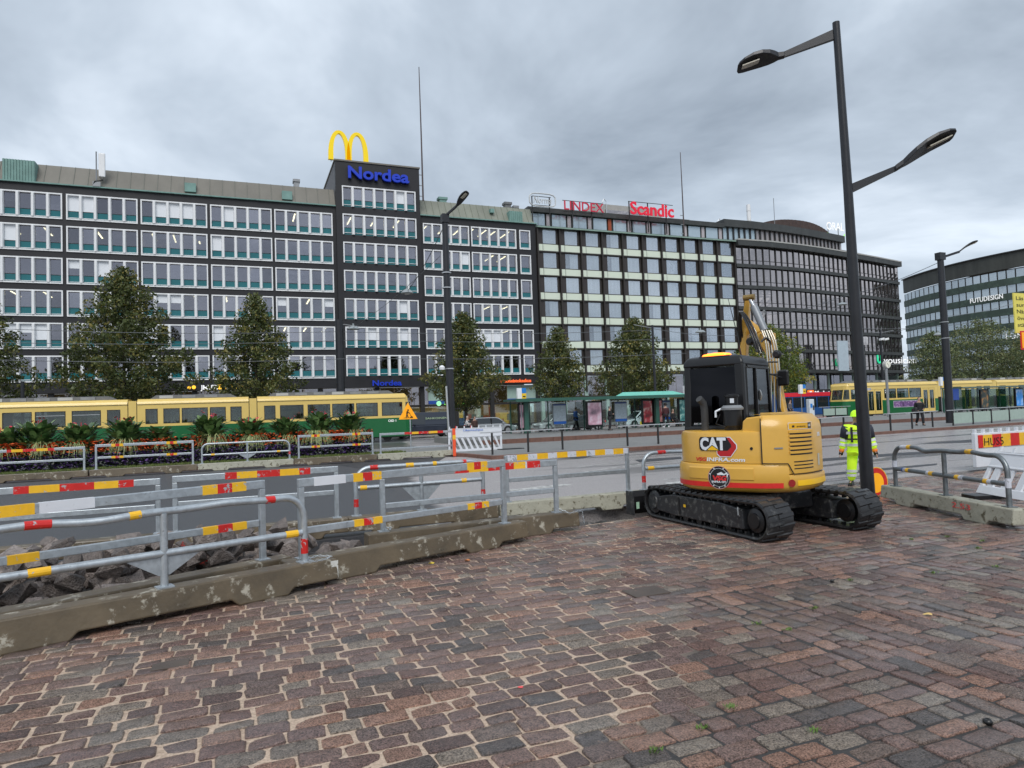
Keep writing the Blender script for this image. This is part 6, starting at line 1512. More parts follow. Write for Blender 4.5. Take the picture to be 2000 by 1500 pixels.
# front row
barrier('round steel barrier with a dented top rail on the nearest concrete base', (-2.62, 7.12), (.98, 8.40), 'round', 1.06, [.28, 1.99, 3.48], bend=.03,
        tapes=[('m', .18, .235, 'yellow'), ('m', .93, .975, 'yellow'), ('t', .14, .18, 'tapered'), ('t', .43, .47, 'yellow'), ('t', .93, .98, 'tapered'), ('r', .40, .57, 'tapered')])
barrier('square steel barrier directly behind the nearest round barrier', (-3.25, 7.08), (.5, 8.82), 'rect', 1.19, [.3, 3.82], tapes=tri('t', .865, .14)+tri('m', .865, .14)+[('t', .28, .36, 'yellow'), ('t', .37, .50, 'plastic'), ('m', .30, .37, 'yellow')])
barrier('square steel barrier in the middle of the front row', (.44, 8.45), (3.93, 9.62), 'rect', 1.19, [.22, 3.34], midz=.62, tapes=tri('t', .285, .125)+tri('m', .285, .125)+tri('t', .835, .115)+tri('m', .835, .12)+[('t', .06, .19, 'plastic')])
barrier('steel barrier with long red and yellow tape, last of the front row', (1.62, 9.82), (5.05, 10.06), 'rect', 1.1, [.25, 3.1], midz=.66, tapes=[('t', .44, .53, 'tapered'), ('t', .53, .66, 'yellow'), ('t', .66, .8, 'tapered'), ('t', .8, .86, 'yellow'), ('t', .86, .88, 'tapered'), ('t', .9, .97, 'tapered')] if False else [('t', .19+.20, .47, 'tapered'), ('t', .47, .58, 'yellow'), ('t', .58, .73, 'tapered'), ('t', .73, .8, 'yellow'), ('t', .8, .81, 'tapewhite'), ('t', .81, .89, 'tapered')])
q = MB(); dd = Vector((3.6, 1.28, 0)).normalized(); nn_ = Vector((dd.y, -dd.x, 0)); c_ = Vector((.98, 8.42, 0))-dd*.045+nn_*.151
fb = C.objects['road_barrier']; q.obox(c_+Vector((0, 0, .175)), dd*.045, nn_*.006, Vector((0, 0, .105))); q.build('white_paint_end', mat('scuffed_white', (.62, .62, .58), .6, dirt=((.2, .18, .12), .55, .6, 12)), fb, world=True)
# middle row across the trench
LY = ('tapered', 'yellow', 'tapered', 'yellow', 'tapered')
mj = 11.62
barrier('left steel barrier of the row beyond the rock heap', (-4.4, mj), (-1.02, mj), 'rect', 1.08, [.2, 3.22], midz=.70, tapes=[('t', .40, .46, 'tapered'), ('t', .46, .58, 'yellow'), ('t', .58, .72, 'tapered'), ('t', .72, .82, 'yellow'), ('t', .82, .885, 'tapered')])
barrier('steel barrier with five tape bands, second of the row beyond the trench', (-1.1, mj), (1.62, mj), 'rect', 1.10, [.15, 2.55], midz=.72, tapes=[('t', .30, .37, 'tapered'), ('t', .37, .49, 'yellow'), ('t', .49, .63, 'tapered'), ('t', .63, .75, 'yellow'), ('t', .75, .82, 'tapered')])
barrier('round steel barrier of the row beyond the trench, behind the front row middle', (1.62, mj), (4.25, mj), 'round', 1.09, [.15, 1.27, 2.40], tapes=[('t', .02, .07, 'tapered'), ('t', .38, .42, 'yellow'), ('t', .62, .66, 'yellow'), ('t', .93, .98, 'tapered'), ('m', .03, .08, 'yellow'), ('m', .82, .86, 'yellow'), ('l', .45, .58, 'tapered'), ('r', .45, .58, 'tapered')], midz=.76)
tp = []
for k in range(6): tp += [('t', .05+k*.16, .05+k*.16+.085, 'tapewhite') if False else ('t', .02+k*.155, .09+k*.155, 'tapewhite'), ('t', .09+k*.155, .175+k*.155, 'yellow')]
tp += [('t', .95, .99, 'tapewhite')]
barrier('steel barrier with a white and yellow chequered top rail left of the dozer blade', (4.3, mj+.05), (7.3, mj+.1), 'rect', 1.1, [.2, 2.78], midz=.70, tapes=tp, cm='concretep')
barrier('round steel barrier disappearing behind the excavator', (7.3, mj+.1), (10.6, mj+.12), 'round', 1.02, [.15, 1.65, 3.1], tapes=[('t', .05, .10, 'tapered'), ('m', .03, .08, 'yellow'), ('l', .45, .58, 'tapered')], midz=.72, bend=.012, cm='concretep')
# far row in front of the flowers
FY = 30.1
barrier('far steel barrier in front of the flowers, cut by the left edge', (-9.2, FY), (-5.4, FY), 'rect', 1.15, [.2, 3.66], midz=.72, tapes=[('t', .30, .34, 'tapered'), ('t', .34, .44, 'yellow'), ('t', .44, .56, 'tapered'), ('t', .56, .66, 'yellow'), ('t', .66, .72, 'tapered')])
barrier('far steel barrier with short tape bands, second from the left before the flowers', (-5.35, FY), (-1.65, FY), 'rect', 1.2, [.2, 3.55], midz=.74, tapes=tri('t', .22, .12)+tri('t', .77, .11)+tri('m', .22, .12)+tri('m', .77, .11))
barrier('far round steel barrier on a peeling base before the flowers', (-1.62, FY), (2.02, FY), 'round', 1.08, [.15, 1.85, 3.5], tapes=[('m', .10, .14, 'yellow'), ('m', .85, .89, 'yellow'), ('r', .5, .62, 'tapered')], cm='concretep')
barrier('far steel barrier at the right end of the flowers', (2.05, FY), (5.5, FY), 'rect', 1.22, [.2, 3.3], midz=.76, tapes=tri('t', .23, .11)+tri('t', .77, .11)+tri('m', .23, .11)+tri('m', .77, .11))
barrier('far steel barrier with a long striped rail below the triangle sign', (5.55, FY), (9.1, FY), 'rect', 1.15, [.15, 3.45], midz=.5, tapes=[('t', .33, .43, 'tapered'), ('t', .43, .52, 'yellow'), ('t', .52, .66, 'tapered'), ('t', .66, .78, 'yellow'), ('t', .78, .86, 'tapered')], cm='concretep')
# right barrier beside the worker
tb_ = barrier('dented dark steel barrier on a pitted concrete base at the right edge', (11.5, 9.55), (10.35, 6.42), 'round', 1.04, [.28, 1.7, 3.1], bend=.045, sm='steeldark', cm='concretep', midz=.63,
        tapes=[('m', .09, .105, 'bluestripe'), ('m', .105, .13, 'tapewhite'), ('m', .13, .16, 'yellow'), ('m', .34, .365, 'tapewhite'), ('m', .365, .40, 'yellow'), ('m', .60, .635, 'yellow'), ('m', .635, .67, 'tapewhite'), ('m', .83, .86, 'yellow'), ('m', .86, .89, 'tapewhite'), ('t', .03, .06, 'tapewhite'), ('t', .10, .13, 'yellow'), ('t', .76, .79, 'yellow'), ('l', .66, .78, 'tapewhite'), ('r', .58, .72, 'tapewhite')])
dv_ = Vector((10.35-11.5, 6.42-9.55, 0)).normalized(); nv = Vector((-dv_.y, dv_.x, 0))
sgn = -1
o0 = Vector((11.5, 9.55, 0))+dv_*2.05+nv*sgn*.150+Vector((0, 0, .165))
text_on(tb_, '2.53', o0, dv_, (0, 0, 1), .42, .085, mat('pink_spray', (.8, .1, .1), .6), .006, -.005, name='spray_mark')

# white plastic fences
def plastic_fence(label, P, Q, zt=1.25, n_sl=9, lean=0., marker=True, ext='white'):
    P, Q = Vector(P), Vector(Q); d = Q-P; L_ = d.length; rz = math.atan2(d.y, d.x)
    t = thing('plastic_fence', label, 'fence', P, rz)
    def ln(p): return Vector((p.x, p.y+lean*p.z, p.z))
    f = MB(); f.box(0, L_, -.03, .03, .08, .22); f.box(0, L_, -.03, .03, zt*.58, zt-.1); f.box(0, .1, -.03, .03, .22, zt*.58); f.box(L_-.1, L_, -.03, .03, .22, zt*.58)
    f.box(.0, L_, -.045, .045, zt*.6, zt*.6+.03); f.box(0, L_, -.045, .045, zt-.13, zt-.1); f.xf(ln); f.build('frame', M_['plastic'], t, bevel=.008)
    n_ = n_sl; pitch = (L_-.2)/n_; za, zb = .22, zt*.58
    for i in range(n_):
        x = .1+pitch*(i+.5); w_ = pitch*.42; sl = pitch*.9
        pol = [(x-w_/2-sl/2, za), (x+w_/2-sl/2, za), (x+w_/2+sl/2, zb), (x-w_/2+sl/2, zb)] if not lean else [(x-w_/2, za), (x+w_/2, za), (x+w_/2, zb), (x-w_/2, zb)]
        if not lean: pol = [(2*x-a, z) for a, z in pol]
        pol = [(min(max(a, .1), L_-.1), z) for a, z in pol]
        if abs(pol[0][0]-pol[1][0]) < .01 or abs(pol[2][0]-pol[3][0]) < .01: continue
        MB().prism(pol, -.022, .022, 'y').xf(ln).build('slat', M_['plastic'], t)
    for i in range(8): x = .06+i*(L_-.16)/7; MB().box(x, x+.05, -.02, .02, zt-.1, zt).xf(ln).build('peg', M_['plastic'], t)
    for x in (.25, L_-.25): MB().box(x-.2, x+.2, -.3, .3, 0, .075).build('foot', M_['black'], t, bevel=.01)
    return t
a = atY(876, 884, 31.2); b = atY(981, 880, 31.2)
t = plastic_fence('white plastic fence with slanted slots and blue print, centre', (a.x, 31.2, .02), (b.x, 31.2, .02), 1.32, 9)
text_on(t, 'Liikenneohjaus', (a.x+.75, 31.14, 1.1), (1, 0, 0), (0, 0, 1), 1.0, .09, mat('map_blue', (.02, .15, .6), .4), .006)
MB().box(b.x-.35, b.x+.9, 30.5, 31.0, 0, .18).build('ballast', M_['black'], tag(thing('fence_foot', 'black rubber fence foot at the right end of the white fence', 'fence foot', (b.x, 30.8, 0))), world=True, bevel=.03)
p = atz(888, 892, 0); t = thing('marker_post', 'thin orange marker post standing before the white fence', 'post', p)
MB().box(p.x-.07, p.x+.07, p.y-.02, p.y+.02, .02, 1.28).build('post', mat('orange_marker', (.85, .1, .03), .5), t, world=True); MB().box(p.x-.075, p.x+.075, p.y-.026, p.y-.021, .78, .98).build('reflector', M_['yellow'], t, world=True); MB().box(p.x-.12, p.x+.12, p.y-.12, p.y+.12, 0, .02).build('base', M_['black'], t, world=True)
# gravel strip near the fence
# right white fences behind the dented barrier
d1 = Vector((12.15, 7.62, 0)); e1 = Vector((12.15, 7.62, 0))+Vector((-.62, -2.1, 0))
t = plastic_fence('leaning white plastic fence right behind the dented steel barrier', (13.15, 9.0, .0), (12.15, 6.5, 0), .95, 7, lean=.55)
# striped board: 'H U S 5'
bt_ = thing('striped_board', 'red and yellow striped barrier board with black scrawl at the right edge', 'barrier board', (17.2, 11.6, 0), 0)
p0 = atY(1912, 868, 11.9); p1 = atY(2060, 868, 11.9); zt_, zb_ = atY(1914, 850, 11.9).z, atY(1914, 875, 11.9).z
f = MB(); f.box(p0.x-.1, p1.x, 11.92, 12.02, .1, zt_+.05); f.build('frame', M_['plastic'], bt_, world=True, bevel=.01)
n_ = 9; w_ = (p1.x-p0.x)/n_*1.0
xx = p0.x; seqw = [.17, .36, .36, .36, .36, .36]; cols_ = ['red', 'yellow', 'red', 'yellow', 'red', 'yellow']
for w__, c_ in zip(seqw, cols_): MB().box(xx, xx+w__, 11.9, 11.918, zb_, zt_).build('stripe', M_['red'] if c_ == 'red' else M_['yellow'], bt_, world=True); xx += w__
text_on(bt_, 'HUS5', (p0.x+.2, 11.89, zb_+.05), (1, .0, .0), (0, 0, 1), .75, (zt_-zb_)*.62, M_['black'], .004, -.012, name='scrawl')
for k in range(7): MB().box(p0.x-.08+k*.33, p0.x+k*.33, 11.94, 12.0, zt_+.05, zt_+.15).build('peg', M_['plastic'], bt_, world=True)
# no entry style disc lying behind the lamp
cx = atz(1712, 975, 0); c = atY(1712, 943, 10.15); t = thing('round_sign', 'round orange sign with a red rim leaning at the foot of the lamp post', 'road sign', (c.x, c.y, 0))
def disc(r1, r2, y, m__, nm):
    n_ = 36; v = []
    for k in range(n_): a_ = 2*math.pi*k/n_; v += [(c.x+r1*math.cos(a_), y, c.z+r1*math.sin(a_)), (c.x+r2*math.cos(a_), y, c.z+r2*math.sin(a_))]
    v += [(q[0], q[1]+.012, q[2]) for q in v]; m2 = 2*n_
    f = [(2*k, 2*((k+1) % n_), 2*((k+1) % n_)+1, 2*k+1) for k in range(n_)]+[(m2+2*k, m2+2*k+1, m2+2*((k+1) % n_)+1, m2+2*((k+1) % n_)) for k in range(n_)]+[(2*k, 2*k+m2, 2*((k+1) % n_)+m2, 2*((k+1) % n_)) for k in range(n_)]
    MB().add(v, f).build(nm, m__, t, world=True)
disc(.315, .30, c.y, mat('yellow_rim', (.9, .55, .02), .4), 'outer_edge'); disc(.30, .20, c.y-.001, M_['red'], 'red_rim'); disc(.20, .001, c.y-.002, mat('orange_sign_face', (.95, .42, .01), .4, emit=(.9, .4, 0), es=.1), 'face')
MB().box(c.x-.02, c.x+.02, c.y+.02, c.y+.06, 0, c.z+.3).build('stake', M_['steel'], t, world=True)
# road works triangle
c = atY(797, 808, 31.8); t = thing('road_works_sign', 'orange triangular road works sign with a digging figure', 'road sign', (c.x, 31.8, .14))
def trip(r_, y, z=0): return [(c.x+r_*math.cos(a_), y, c.z+z+r_*math.sin(a_)) for a_ in (R(90), R(210), R(330))]
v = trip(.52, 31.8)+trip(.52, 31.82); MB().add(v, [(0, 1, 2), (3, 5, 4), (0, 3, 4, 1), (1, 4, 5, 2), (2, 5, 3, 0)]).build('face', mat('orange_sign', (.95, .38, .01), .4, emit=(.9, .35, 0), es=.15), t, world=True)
fg = MB(); y_ = 31.785; q = lambda x, z: (c.x+x, c.z+z)
for a_, b_, w_ in (((-.03, .12), (-.06, -.02), .07), ((-.06, -.02), (-.10, -.17), .04), ((-.06, -.02), (.0, -.17), .04), ((-.03, .10), (.07, .02), .035), ((.07, .04), (.13, -.12), .02)):
    fg.bar((c.x+a_[0], y_, c.z+a_[1]), (c.x+b_[0], y_, c.z+b_[1]), .008, w_, (1, 0, 1))
fg.lathe([(0, -.005), (.04, -.005), (.04, .005), (0, .005)], (c.x-.0, y_, c.z+.17), 10, ax='y'); fg.prism([(c.x+.08, c.z-.19), (c.x+.24, c.z-.19), (c.x+.17, c.z-.1)], y_-.004, y_+.004, 'y'); fg.prism([(c.x-.22, c.z-.2), (c.x+.24, c.z-.2), (c.x+.24, c.z-.185), (c.x-.22, c.z-.185)], y_-.004, y_+.004, 'y')
fg.build('digging_figure', M_['black'], t, world=True)
MB().tube([(c.x+.1, 31.84, .14), (c.x+.1, 31.84, c.z+.2)], .03, 8).build('post', M_['steel'], t, world=True); MB().box(c.x-.5, c.x+.6, 31.6, 32.1, .14, .2).build('foot', M_['black'], t, world=True, bevel=.02)
# yellow poster at the right edge
p0 = atY(1979, 572, 12.3); p1 = atY(1982, 684, 12.3); t = thing('poster_sign', 'yellow poster with Swedish text above an orange board at the right edge', 'sign', (p0.x+.6, 12.3, 0))
zt_, zb_ = p0.z, p1.z; zm = zb_+(zt_-zb_)*.33
MB().box(p0.x, p0.x+1.5, 12.3, 12.33, zm-.05, zt_).build('yellow_board', mat('lemon_board', (.80, .70, .13), .5), t, world=True)
txt = ['Läs mer', 'sunnuntai', 'Nästa', 'övergång', 'stängd']; hh = (zt_-zm)/6.2
for i, s_ in enumerate(txt): text_on(t, s_, (p0.x+.10, 12.295, zt_-hh*(i*1.08+1.12)), (1, 0, 0), (0, 0, 1), len(s_)*.115, hh*.62, mat('dark_olive_print', (.05, .05, .02), .5), .004)
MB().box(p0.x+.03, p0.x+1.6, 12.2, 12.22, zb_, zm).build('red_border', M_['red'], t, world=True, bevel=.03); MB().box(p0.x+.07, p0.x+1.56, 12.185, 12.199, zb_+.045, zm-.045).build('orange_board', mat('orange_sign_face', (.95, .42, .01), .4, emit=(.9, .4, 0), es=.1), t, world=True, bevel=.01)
MB().tube([(p0.x+.8, 12.4, 0), (p0.x+.8, 12.4, zt_)], .04, 8).build('post', M_['steel'], t, world=True)
# chains on the barrier ends
def chain(P, label):
    t = MB(); P = [Vector(p) for p in P]; pts = []
    for a_, b_ in zip(P[:-1], P[1:]):
        n_ = max(1, int((b_-a_).length/.035))
        pts += [a_.lerp(b_, k/n_) for k in range(n_)]
    for i, p in enumerate(pts[:-1]):
        dd = (pts[i+1]-p).normalized(); s_ = dd.cross(Vector((0, 0, 1)) if i % 2 else Vector((.3, 1, .2))).normalized(); rr_ = []
        for k in range(9): a_ = 2*math.pi*k/8; rr_.append(p+dd*.022*math.cos(a_)+s_*.013*math.sin(a_))
        t.tube(rr_, .004, 5, caps=False)
    o = t.build('chain', M_['steel']); tag(o, label, 'chain', kind='stuff')
chain([(4.72, 9.93, .36), (4.85, 9.84, .30), (5.08, 9.86, .32), (5.12, 9.85, .05)], 'steel chain hanging over the right end of the front row')
chain([(.62, 8.10, .33), (.74, 8.05, .34), (.9, 8.18, .33), (.95, 8.3, .33), (.8, 8.36, .34), (.62, 8.22, .33)], 'steel chain coiled round the foot of the nearest round barrier')
chain([(1.86, 9.8, .34), (1.95, 9.76, .33), (1.98, 9.86, .34), (1.85, 9.92, .35)], 'steel chain round the middle post foot beyond the gravel')

# ================================================================ EXCAVATOR
EX = thing('excavator', 'yellow mini excavator with black cab and amber beacon, seen from behind', 'excavator', (7.7, 8.95, 0))
EO = Vector((7.7, 8.95, 0)); PH = R(60); EF = Vector((math.sin(PH), math.cos(PH), 0)); ER = Vector((math.cos(PH), -math.sin(PH), 0))
EC = EO+Vector((.06, -.02, 0))
def U(x, y, z): return EC+ER*x+EF*y+Vector((0, 0, z))
def Uf(p): return U(p.x, p.y, p.z)
# tracks
def track(x0, x1, nm):
    yr, yf, r_ = 7.72, 10.28, .285; cz = .29
    path = []
    na = 14
    for k in range(na+1): a_ = -math.pi/2-math.pi*k/na; path.append((yr+r_*math.cos(a_), cz+r_*math.sin(a_)))   # rear arc bottom->back->top
    for k in range(1, 16): u = k/16; path.append((yr+(yf-yr)*u, cz+r_-.012*math.sin(math.pi*u)))
    r2 = .27
    for k in range(na+1): a_ = math.pi/2-math.pi*k/na; path.append((yf+r2*math.cos(a_), cz-.01+r2*math.sin(a_)))
    for k in range(1, 16): u = k/16; path.append((yf+(yr-yf)*u, cz-r_+.002))
    n_ = len(path); b = MB(); rings = []
    for i, (y, z) in enumerate(path):
        a_, c_ = path[(i-1) % n_], path[(i+1) % n_]; dy, dz = c_[0]-a_[0], c_[1]-a_[1]; l_ = math.hypot(dy, dz); ny, nz = dz/l_, -dy/l_
        if (y-9.0)*ny+(z-.29)*nz < 0: ny, nz = -ny, -nz
        yi, zi = y-ny*.055, z-nz*.055
        rings.append([(x0+.012, yi, zi), (x0, y-ny*.03, z-nz*.03), (x0+.02, y, z), (x1-.02, y, z), (x1, y-ny*.03, z-nz*.03), (x1-.012, yi, zi)])
    rings.append(rings[0]); b.loft(rings, caps=False)
    belt = b.build(nm, M_['rubber'], EX, world=True, smooth='auto')
    # lugs: staggered blocks
    dist = [0]
    for i in range(n_): a_, c_ = path[i], path[(i+1) % n_]; dist.append(dist[-1]+math.dist(a_, c_))
    tot = dist[-1]; nl = 46; lg = MB(); xm = (x0+x1)/2
    def at_(s_):
        s_ %= tot
        for i in range(n_):
            if s_ <= dist[i+1]:
                u = (s_-dist[i])/(dist[i+1]-dist[i]); a_, c_ = path[i], path[(i+1) % n_]; y, z = a_[0]+(c_[0]-a_[0])*u, a_[1]+(c_[1]-a_[1])*u
                dy, dz = c_[0]-a_[0], c_[1]-a_[1]; l_ = math.hypot(dy, dz); ny, nz = dz/l_, -dy/l_
                if (y-9.0)*ny+(z-.29)*nz < 0: ny, nz = -ny, -nz
                return y, z, dy/l_, dz/l_, ny, nz
    for i in range(nl):
        for side in (0, 1):
            y, z, ty_, tz_, ny, nz = at_((i+side*.5)*tot/nl); xa, xb = (x0-.004, xm+.05) if side == 0 else (xm-.05, x1+.004)
            hh = .015; w1, w2 = .036, .024; sk = .03*(1 if side else -1)
            def P_(x, t_, h_): return (x, y+ty_*t_+ny*h_, z+tz_*t_+nz*h_)
            v = [P_(xa, -w1+(sk if side == 0 else 0), -.01), P_(xb, -w1+(sk if side else 0), -.01), P_(xb, w1+(sk if side else 0), -.01), P_(xa, w1+(sk if side == 0 else 0), -.01),
                 P_(xa+.01, -w2+(sk if side == 0 else 0), hh), P_(xb-.02, -w2+(sk if side else 0), hh), P_(xb-.02, w2+(sk if side else 0), hh), P_(xa+.01, w2+(sk if side == 0 else 0), hh)]
            v = [(p[0], p[1], max(.001, p[2])) for p in v]
            lg.add(v, [(0, 3, 2, 1), (4, 5, 6, 7), (0, 1, 5, 4), (1, 2, 6, 5), (2, 3, 7, 6), (3, 0, 4, 7)])
    o = lg.build('track_lugs', M_['rubber'], belt, world=True); o['kind'] = 'stuff'
    # inner guide teeth visible along the bottom
    tt = MB()
    for i in range(44):
        y, z, ty_, tz_, ny, nz = at_((i+.25)*tot/44)
        tt.obox((x0+.10, y-ny*.075, z-nz*.075), (.03, 0, 0), (0, ty_*.018, tz_*.018), (0, ny*.022, nz*.022))
    o = tt.build('track_teeth', M_['rubber'], belt, world=True); o['kind'] = 'stuff'
    fr = MB(); s_ = x0+.03
    fr.prism([(7.98, .13), (8.02, .42), (8.5, .47), (9.7, .47), (10.15, .40), (10.2, .15), (9.6, .12), (8.4, .12)], x0+.035, x1-.06, 'x'); fr.build('track_frame', M_['muddy'], EX, world=True, bevel=.02)
    MB().prism([(9.5, .16), (9.52, .44), (9.56, .44), (9.54, .16)], x0+.028, x0+.036, 'x').build('frame_seam', M_['black'], EX, world=True)
    for y, r__ in ((7.74, .17), (10.28, .2)):
        w = MB().lathe([(0, -.02), (r__*.62, -.02), (r__*.66, .0), (r__, .02), (r__, .3), (0, .3)], (x0+.03, y, .29), 24, ax='x').build('sprocket' if y < 9 else 'idler', M_['black'] if y < 9 else M_['muddy'], EX, world=True, smooth='auto')
    MB().lathe([(0, -.0), (.05, .0), (.05, .1), (0, .1)], (x0+.05, 9.0, .505), 12, ax='x').build('carrier_roller', M_['black'], EX, world=True)
    for y in (8.35, 8.7, 9.05, 9.4, 9.75): MB().lathe([(0, 0), (.07, 0), (.07, .25), (0, .25)], (x0+.06, y, .12), 12, ax='x').build('road_roller', M_['black'], EX, world=True)
track(6.68, 7.15, 'left_track'.replace('left_', 'rubber_')); track(8.38, 8.85, 'rubber_track')
MB().box(6.676, 6.679, 9.3, 9.36, .30, .345).build('sticker', M_['catlight'], EX, world=True); MB().lathe([(0, 0), (.025, 0), (.025, .003), (0, .003)], (6.712, 9.4, .32), 12, ax='x').build('hole', M_['black'], EX, world=True)
mb = MB(); mb.tube([(6.71, 8.06, .42), (6.69, 8.06, .44), (6.67, 8.04, .42), (6.67, 8.03, .34), (6.70, 8.04, .32)], .012, 6); mb.build('lifting_eye', M_['greymetal'], EX, world=True)
mb = MB(); mb.box(7.10, 8.42, 8.35, 9.6, .28, .55); mb.bar((7.15, 9.5, .35), (7.3, 10.6, .3), .12, .14); mb.bar((8.37, 9.5, .35), (8.2, 10.6, .3), .12, .14); mb.build('carbody', M_['muddy'], EX, world=True, bevel=.03)
MB().lathe([(0, .54), (.45, .54), (.45, .63), (0, .63)], (7.7, 8.95, 0), 32).build('swing_bearing', M_['black'], EX, world=True)
# blade
bl = MB(); pr = [(10.78, .02), (10.70, .1), (10.68, .22), (10.70, .34), (10.77, .43), (10.81, .43), (10.75, .34), (10.73, .22), (10.75, .1), (10.84, .02)]
bl.prism(pr, 6.52, 9.0, 'x'); bl.build('dozer_blade', M_['black'], EX, world=True)
MB().box(6.50, 6.522, 10.60, 10.86, .02, .44).build('blade_end', M_['muddy'], EX, world=True, bevel=.008)
MB().box(8.98, 9.0, 10.6, 10.86, .02, .44).build('blade_end', M_['muddy'], EX, world=True); MB().box(6.60, 6.66, 10.665, 10.675, .12, .24).build('sticker', mat('pale_green_sticker', (.35, .55, .4), .5), EX, world=True)
# upper structure plan outline (superellipse-like, rear is -y)
def outline(sx=1., n_=72, rr_=1.0, off=0., front=.95):
    pts = []
    for k in range(n_+1):
        a_ = R(-205)+R(230)*k/n_   # from left-front round the rear to right-front
        c_, s_ = math.cos(a_), math.sin(a_); pw_ = 2.7
        q = (abs(c_)**pw_+abs(s_)**pw_)**(-1/pw_); rx, ry = 1.06*rr_+off, (1.10 if s_ < 0 else front)*rr_+off
        pts.append((rx*c_*q, ry*s_*q))
    return pts
PER = outline(); SL = [0]
for a_, b_ in zip(PER[:-1], PER[1:]): SL.append(SL[-1]+math.dist(a_, b_))
smid = None
for i, p in enumerate(PER):
    if p[0] >= 0 and p[1] < 0: smid = SL[i]; break
def per(s_, off=0.):
    s_ = min(max(s_+smid, 0), SL[-1]-1e-4)
    i = max(j for j in range(len(SL)-1) if SL[j] <= s_); u = (s_-SL[i])/(SL[i+1]-SL[i])
    a_, b_ = PER[i], PER[i+1]; dx, dy = b_[0]-a_[0], b_[1]-a_[1]; l_ = math.hypot(dx, dy); nx, ny = dy/l_, -dx/l_
    return (a_[0]+dx*u+nx*off, a_[1]+dy*u+ny*off)
def wrap(s_, z, off): x, y = per(s_, off); return U(x, y, z)
def shell(nm, s0, s1, prof, mt, n_=40, caps=True, smooth='auto', bevel=0):
    """prof: list of (offset, z) bottom->top outer, extruded along perimeter; closed by inner face"""
    rings = []
    for k in range(n_+1):
        s_ = s0+(s1-s0)*k/n_; rings.append([wrap(s_, z, o_) for o_, z in prof])
    return MB().loft(rings).build(nm, mt, EX, world=True, smooth=smooth, bevel=bevel)
CY = M_['cat']
S0, S1 = -1.95, 1.85
shell('counterweight', S0, .87, [(-.5, .64), (-.10, .62), (-.02, .655), (.02, .72), (.022, .98), (.0, 1.035), (-.04, 1.05), (-.5, 1.05)], CY, 60)
shell('counterweight', .872, S1, [(-.5, .64), (-.10, .62), (-.02, .655), (.02, .72), (.022, .84), (.012, .88), (-.03, .888), (-.5, .888)], CY, 30)
shell('counterweight_recess_panel', -.66, .38, [(.015, .80), (.032, .82), (.032, .98), (.015, 1.0)], CY, 24)
SEAM = .50
shell('rear_panel', -1.62, SEAM, [(-.4, 1.052), (-.03, 1.055), (-.025, 1.46), (-.045, 1.52), (-.09, 1.545), (-.4, 1.55)], CY, 44)
shell('engine_door', SEAM+.012, S1-.0, [(-.4, .90), (.0, .90), (.0, 1.55), (-.02, 1.66), (-.12, 1.76), (-.4, 1.80)], CY, 44)
shell('lower_strip', 1.0, S1, [(-.2, .70), (.027, .72), (.027, .76), (.0235, .80), (-.2, .8)], M_['catlight'], 24)
# tops
def topcap(nm, s0, s1, off, z, inner, mt, n_=30, dz=0.):
    v = [wrap(s0+(s1-s0)*k/n_, z, off) for k in range(n_+1)]; c_ = [U(*p, z+dz) for p in inner]
    MB().add(v+c_, [tuple(range(len(v)+len(c_)))]).build(nm, mt, EX, world=True)
topcap('rear_deck', -1.62, SEAM, -.12, 1.546, [(.3, .2), (-.95, .2)], CY)
topcap('engine_hood', SEAM+.012, S1, -.2, 1.775, [(.6, .5), (.25, .3), (.25, -.75)], CY)
hood = MB(); hood.prism([(.20, 1.50), (.22, 1.68), (.28, 1.735), (.50, 1.76), (.52, 1.5)], -1.0, .3, 'y'); hood.xf(Uf); hood.build('hood_side', CY, EX, world=True, bevel=.02)
fl = MB(); fl.box(-.75, .75, -.7, .85, .66, .9); fl.xf(Uf); fl.build('floor_frame', M_['black'], EX, world=True)
# seam line between panels, slots
def wline(s_a, za, s_b, zb, w_, mt, nm, off=.004, d_=.006, n_=8):
    ln_ = math.hypot(s_b-s_a, zb-za); ps, pz = -(zb-za)/ln_*w_/2, (s_b-s_a)/ln_*w_/2; rings = []
    for k in range(n_+1):
        u = k/n_; s_, z = s_a+(s_b-s_a)*u, za+(zb-za)*u; rings.append([wrap(s_-ps, z-pz, off), wrap(s_+ps, z+pz, off), wrap(s_+ps, z+pz, off-d_), wrap(s_-ps, z-pz, off-d_)])
    return MB().loft(rings).build(nm, mt, EX, world=True)
BK = M_['black']
wline(SEAM+.004, 1.06, SEAM+.004, 1.72, .016, BK, 'panel_gap'); wline(SEAM, 1.06, SEAM+.36, 1.05, .014, BK, 'panel_gap', .024); wline(SEAM+.36, 1.05, SEAM+.44, .90, .014, BK, 'panel_gap', .026); wline(SEAM+.44, .893, 1.7, .893, .012, BK, 'panel_gap', .026)
for z in [1.18+.06*k for k in range(6)]: wline(.92, z, 1.38, z, .02, BK, 'louver_slot', .003); wline(.90, z+.028, 1.40, z+.028, .03, CY, 'louver_blade', .018, .02)
for z in (.97, 1.02, 1.07): wline(.97, z, 1.40, z, .016, BK, 'louver_slot', .003)
wline(.68, 1.28, .80, 1.28, .02, M_['greymetal'], 'door_handle', .012)
wline(-1.78, .735, 1.0-.22, .735, .075, M_['red'], 'red_stripe', .0255, .003, 50)
for s_ in (-1.80, .90):
    v = [wrap(s_+.055*math.cos(2*math.pi*k/18), .765+.055*math.sin(2*math.pi*k/18), .030) for k in range(18)]; MB().add(v, [tuple(range(18))]).build('reflector', mat('dark_red_reflector', (.3, .02, .02), .2), EX, world=True)
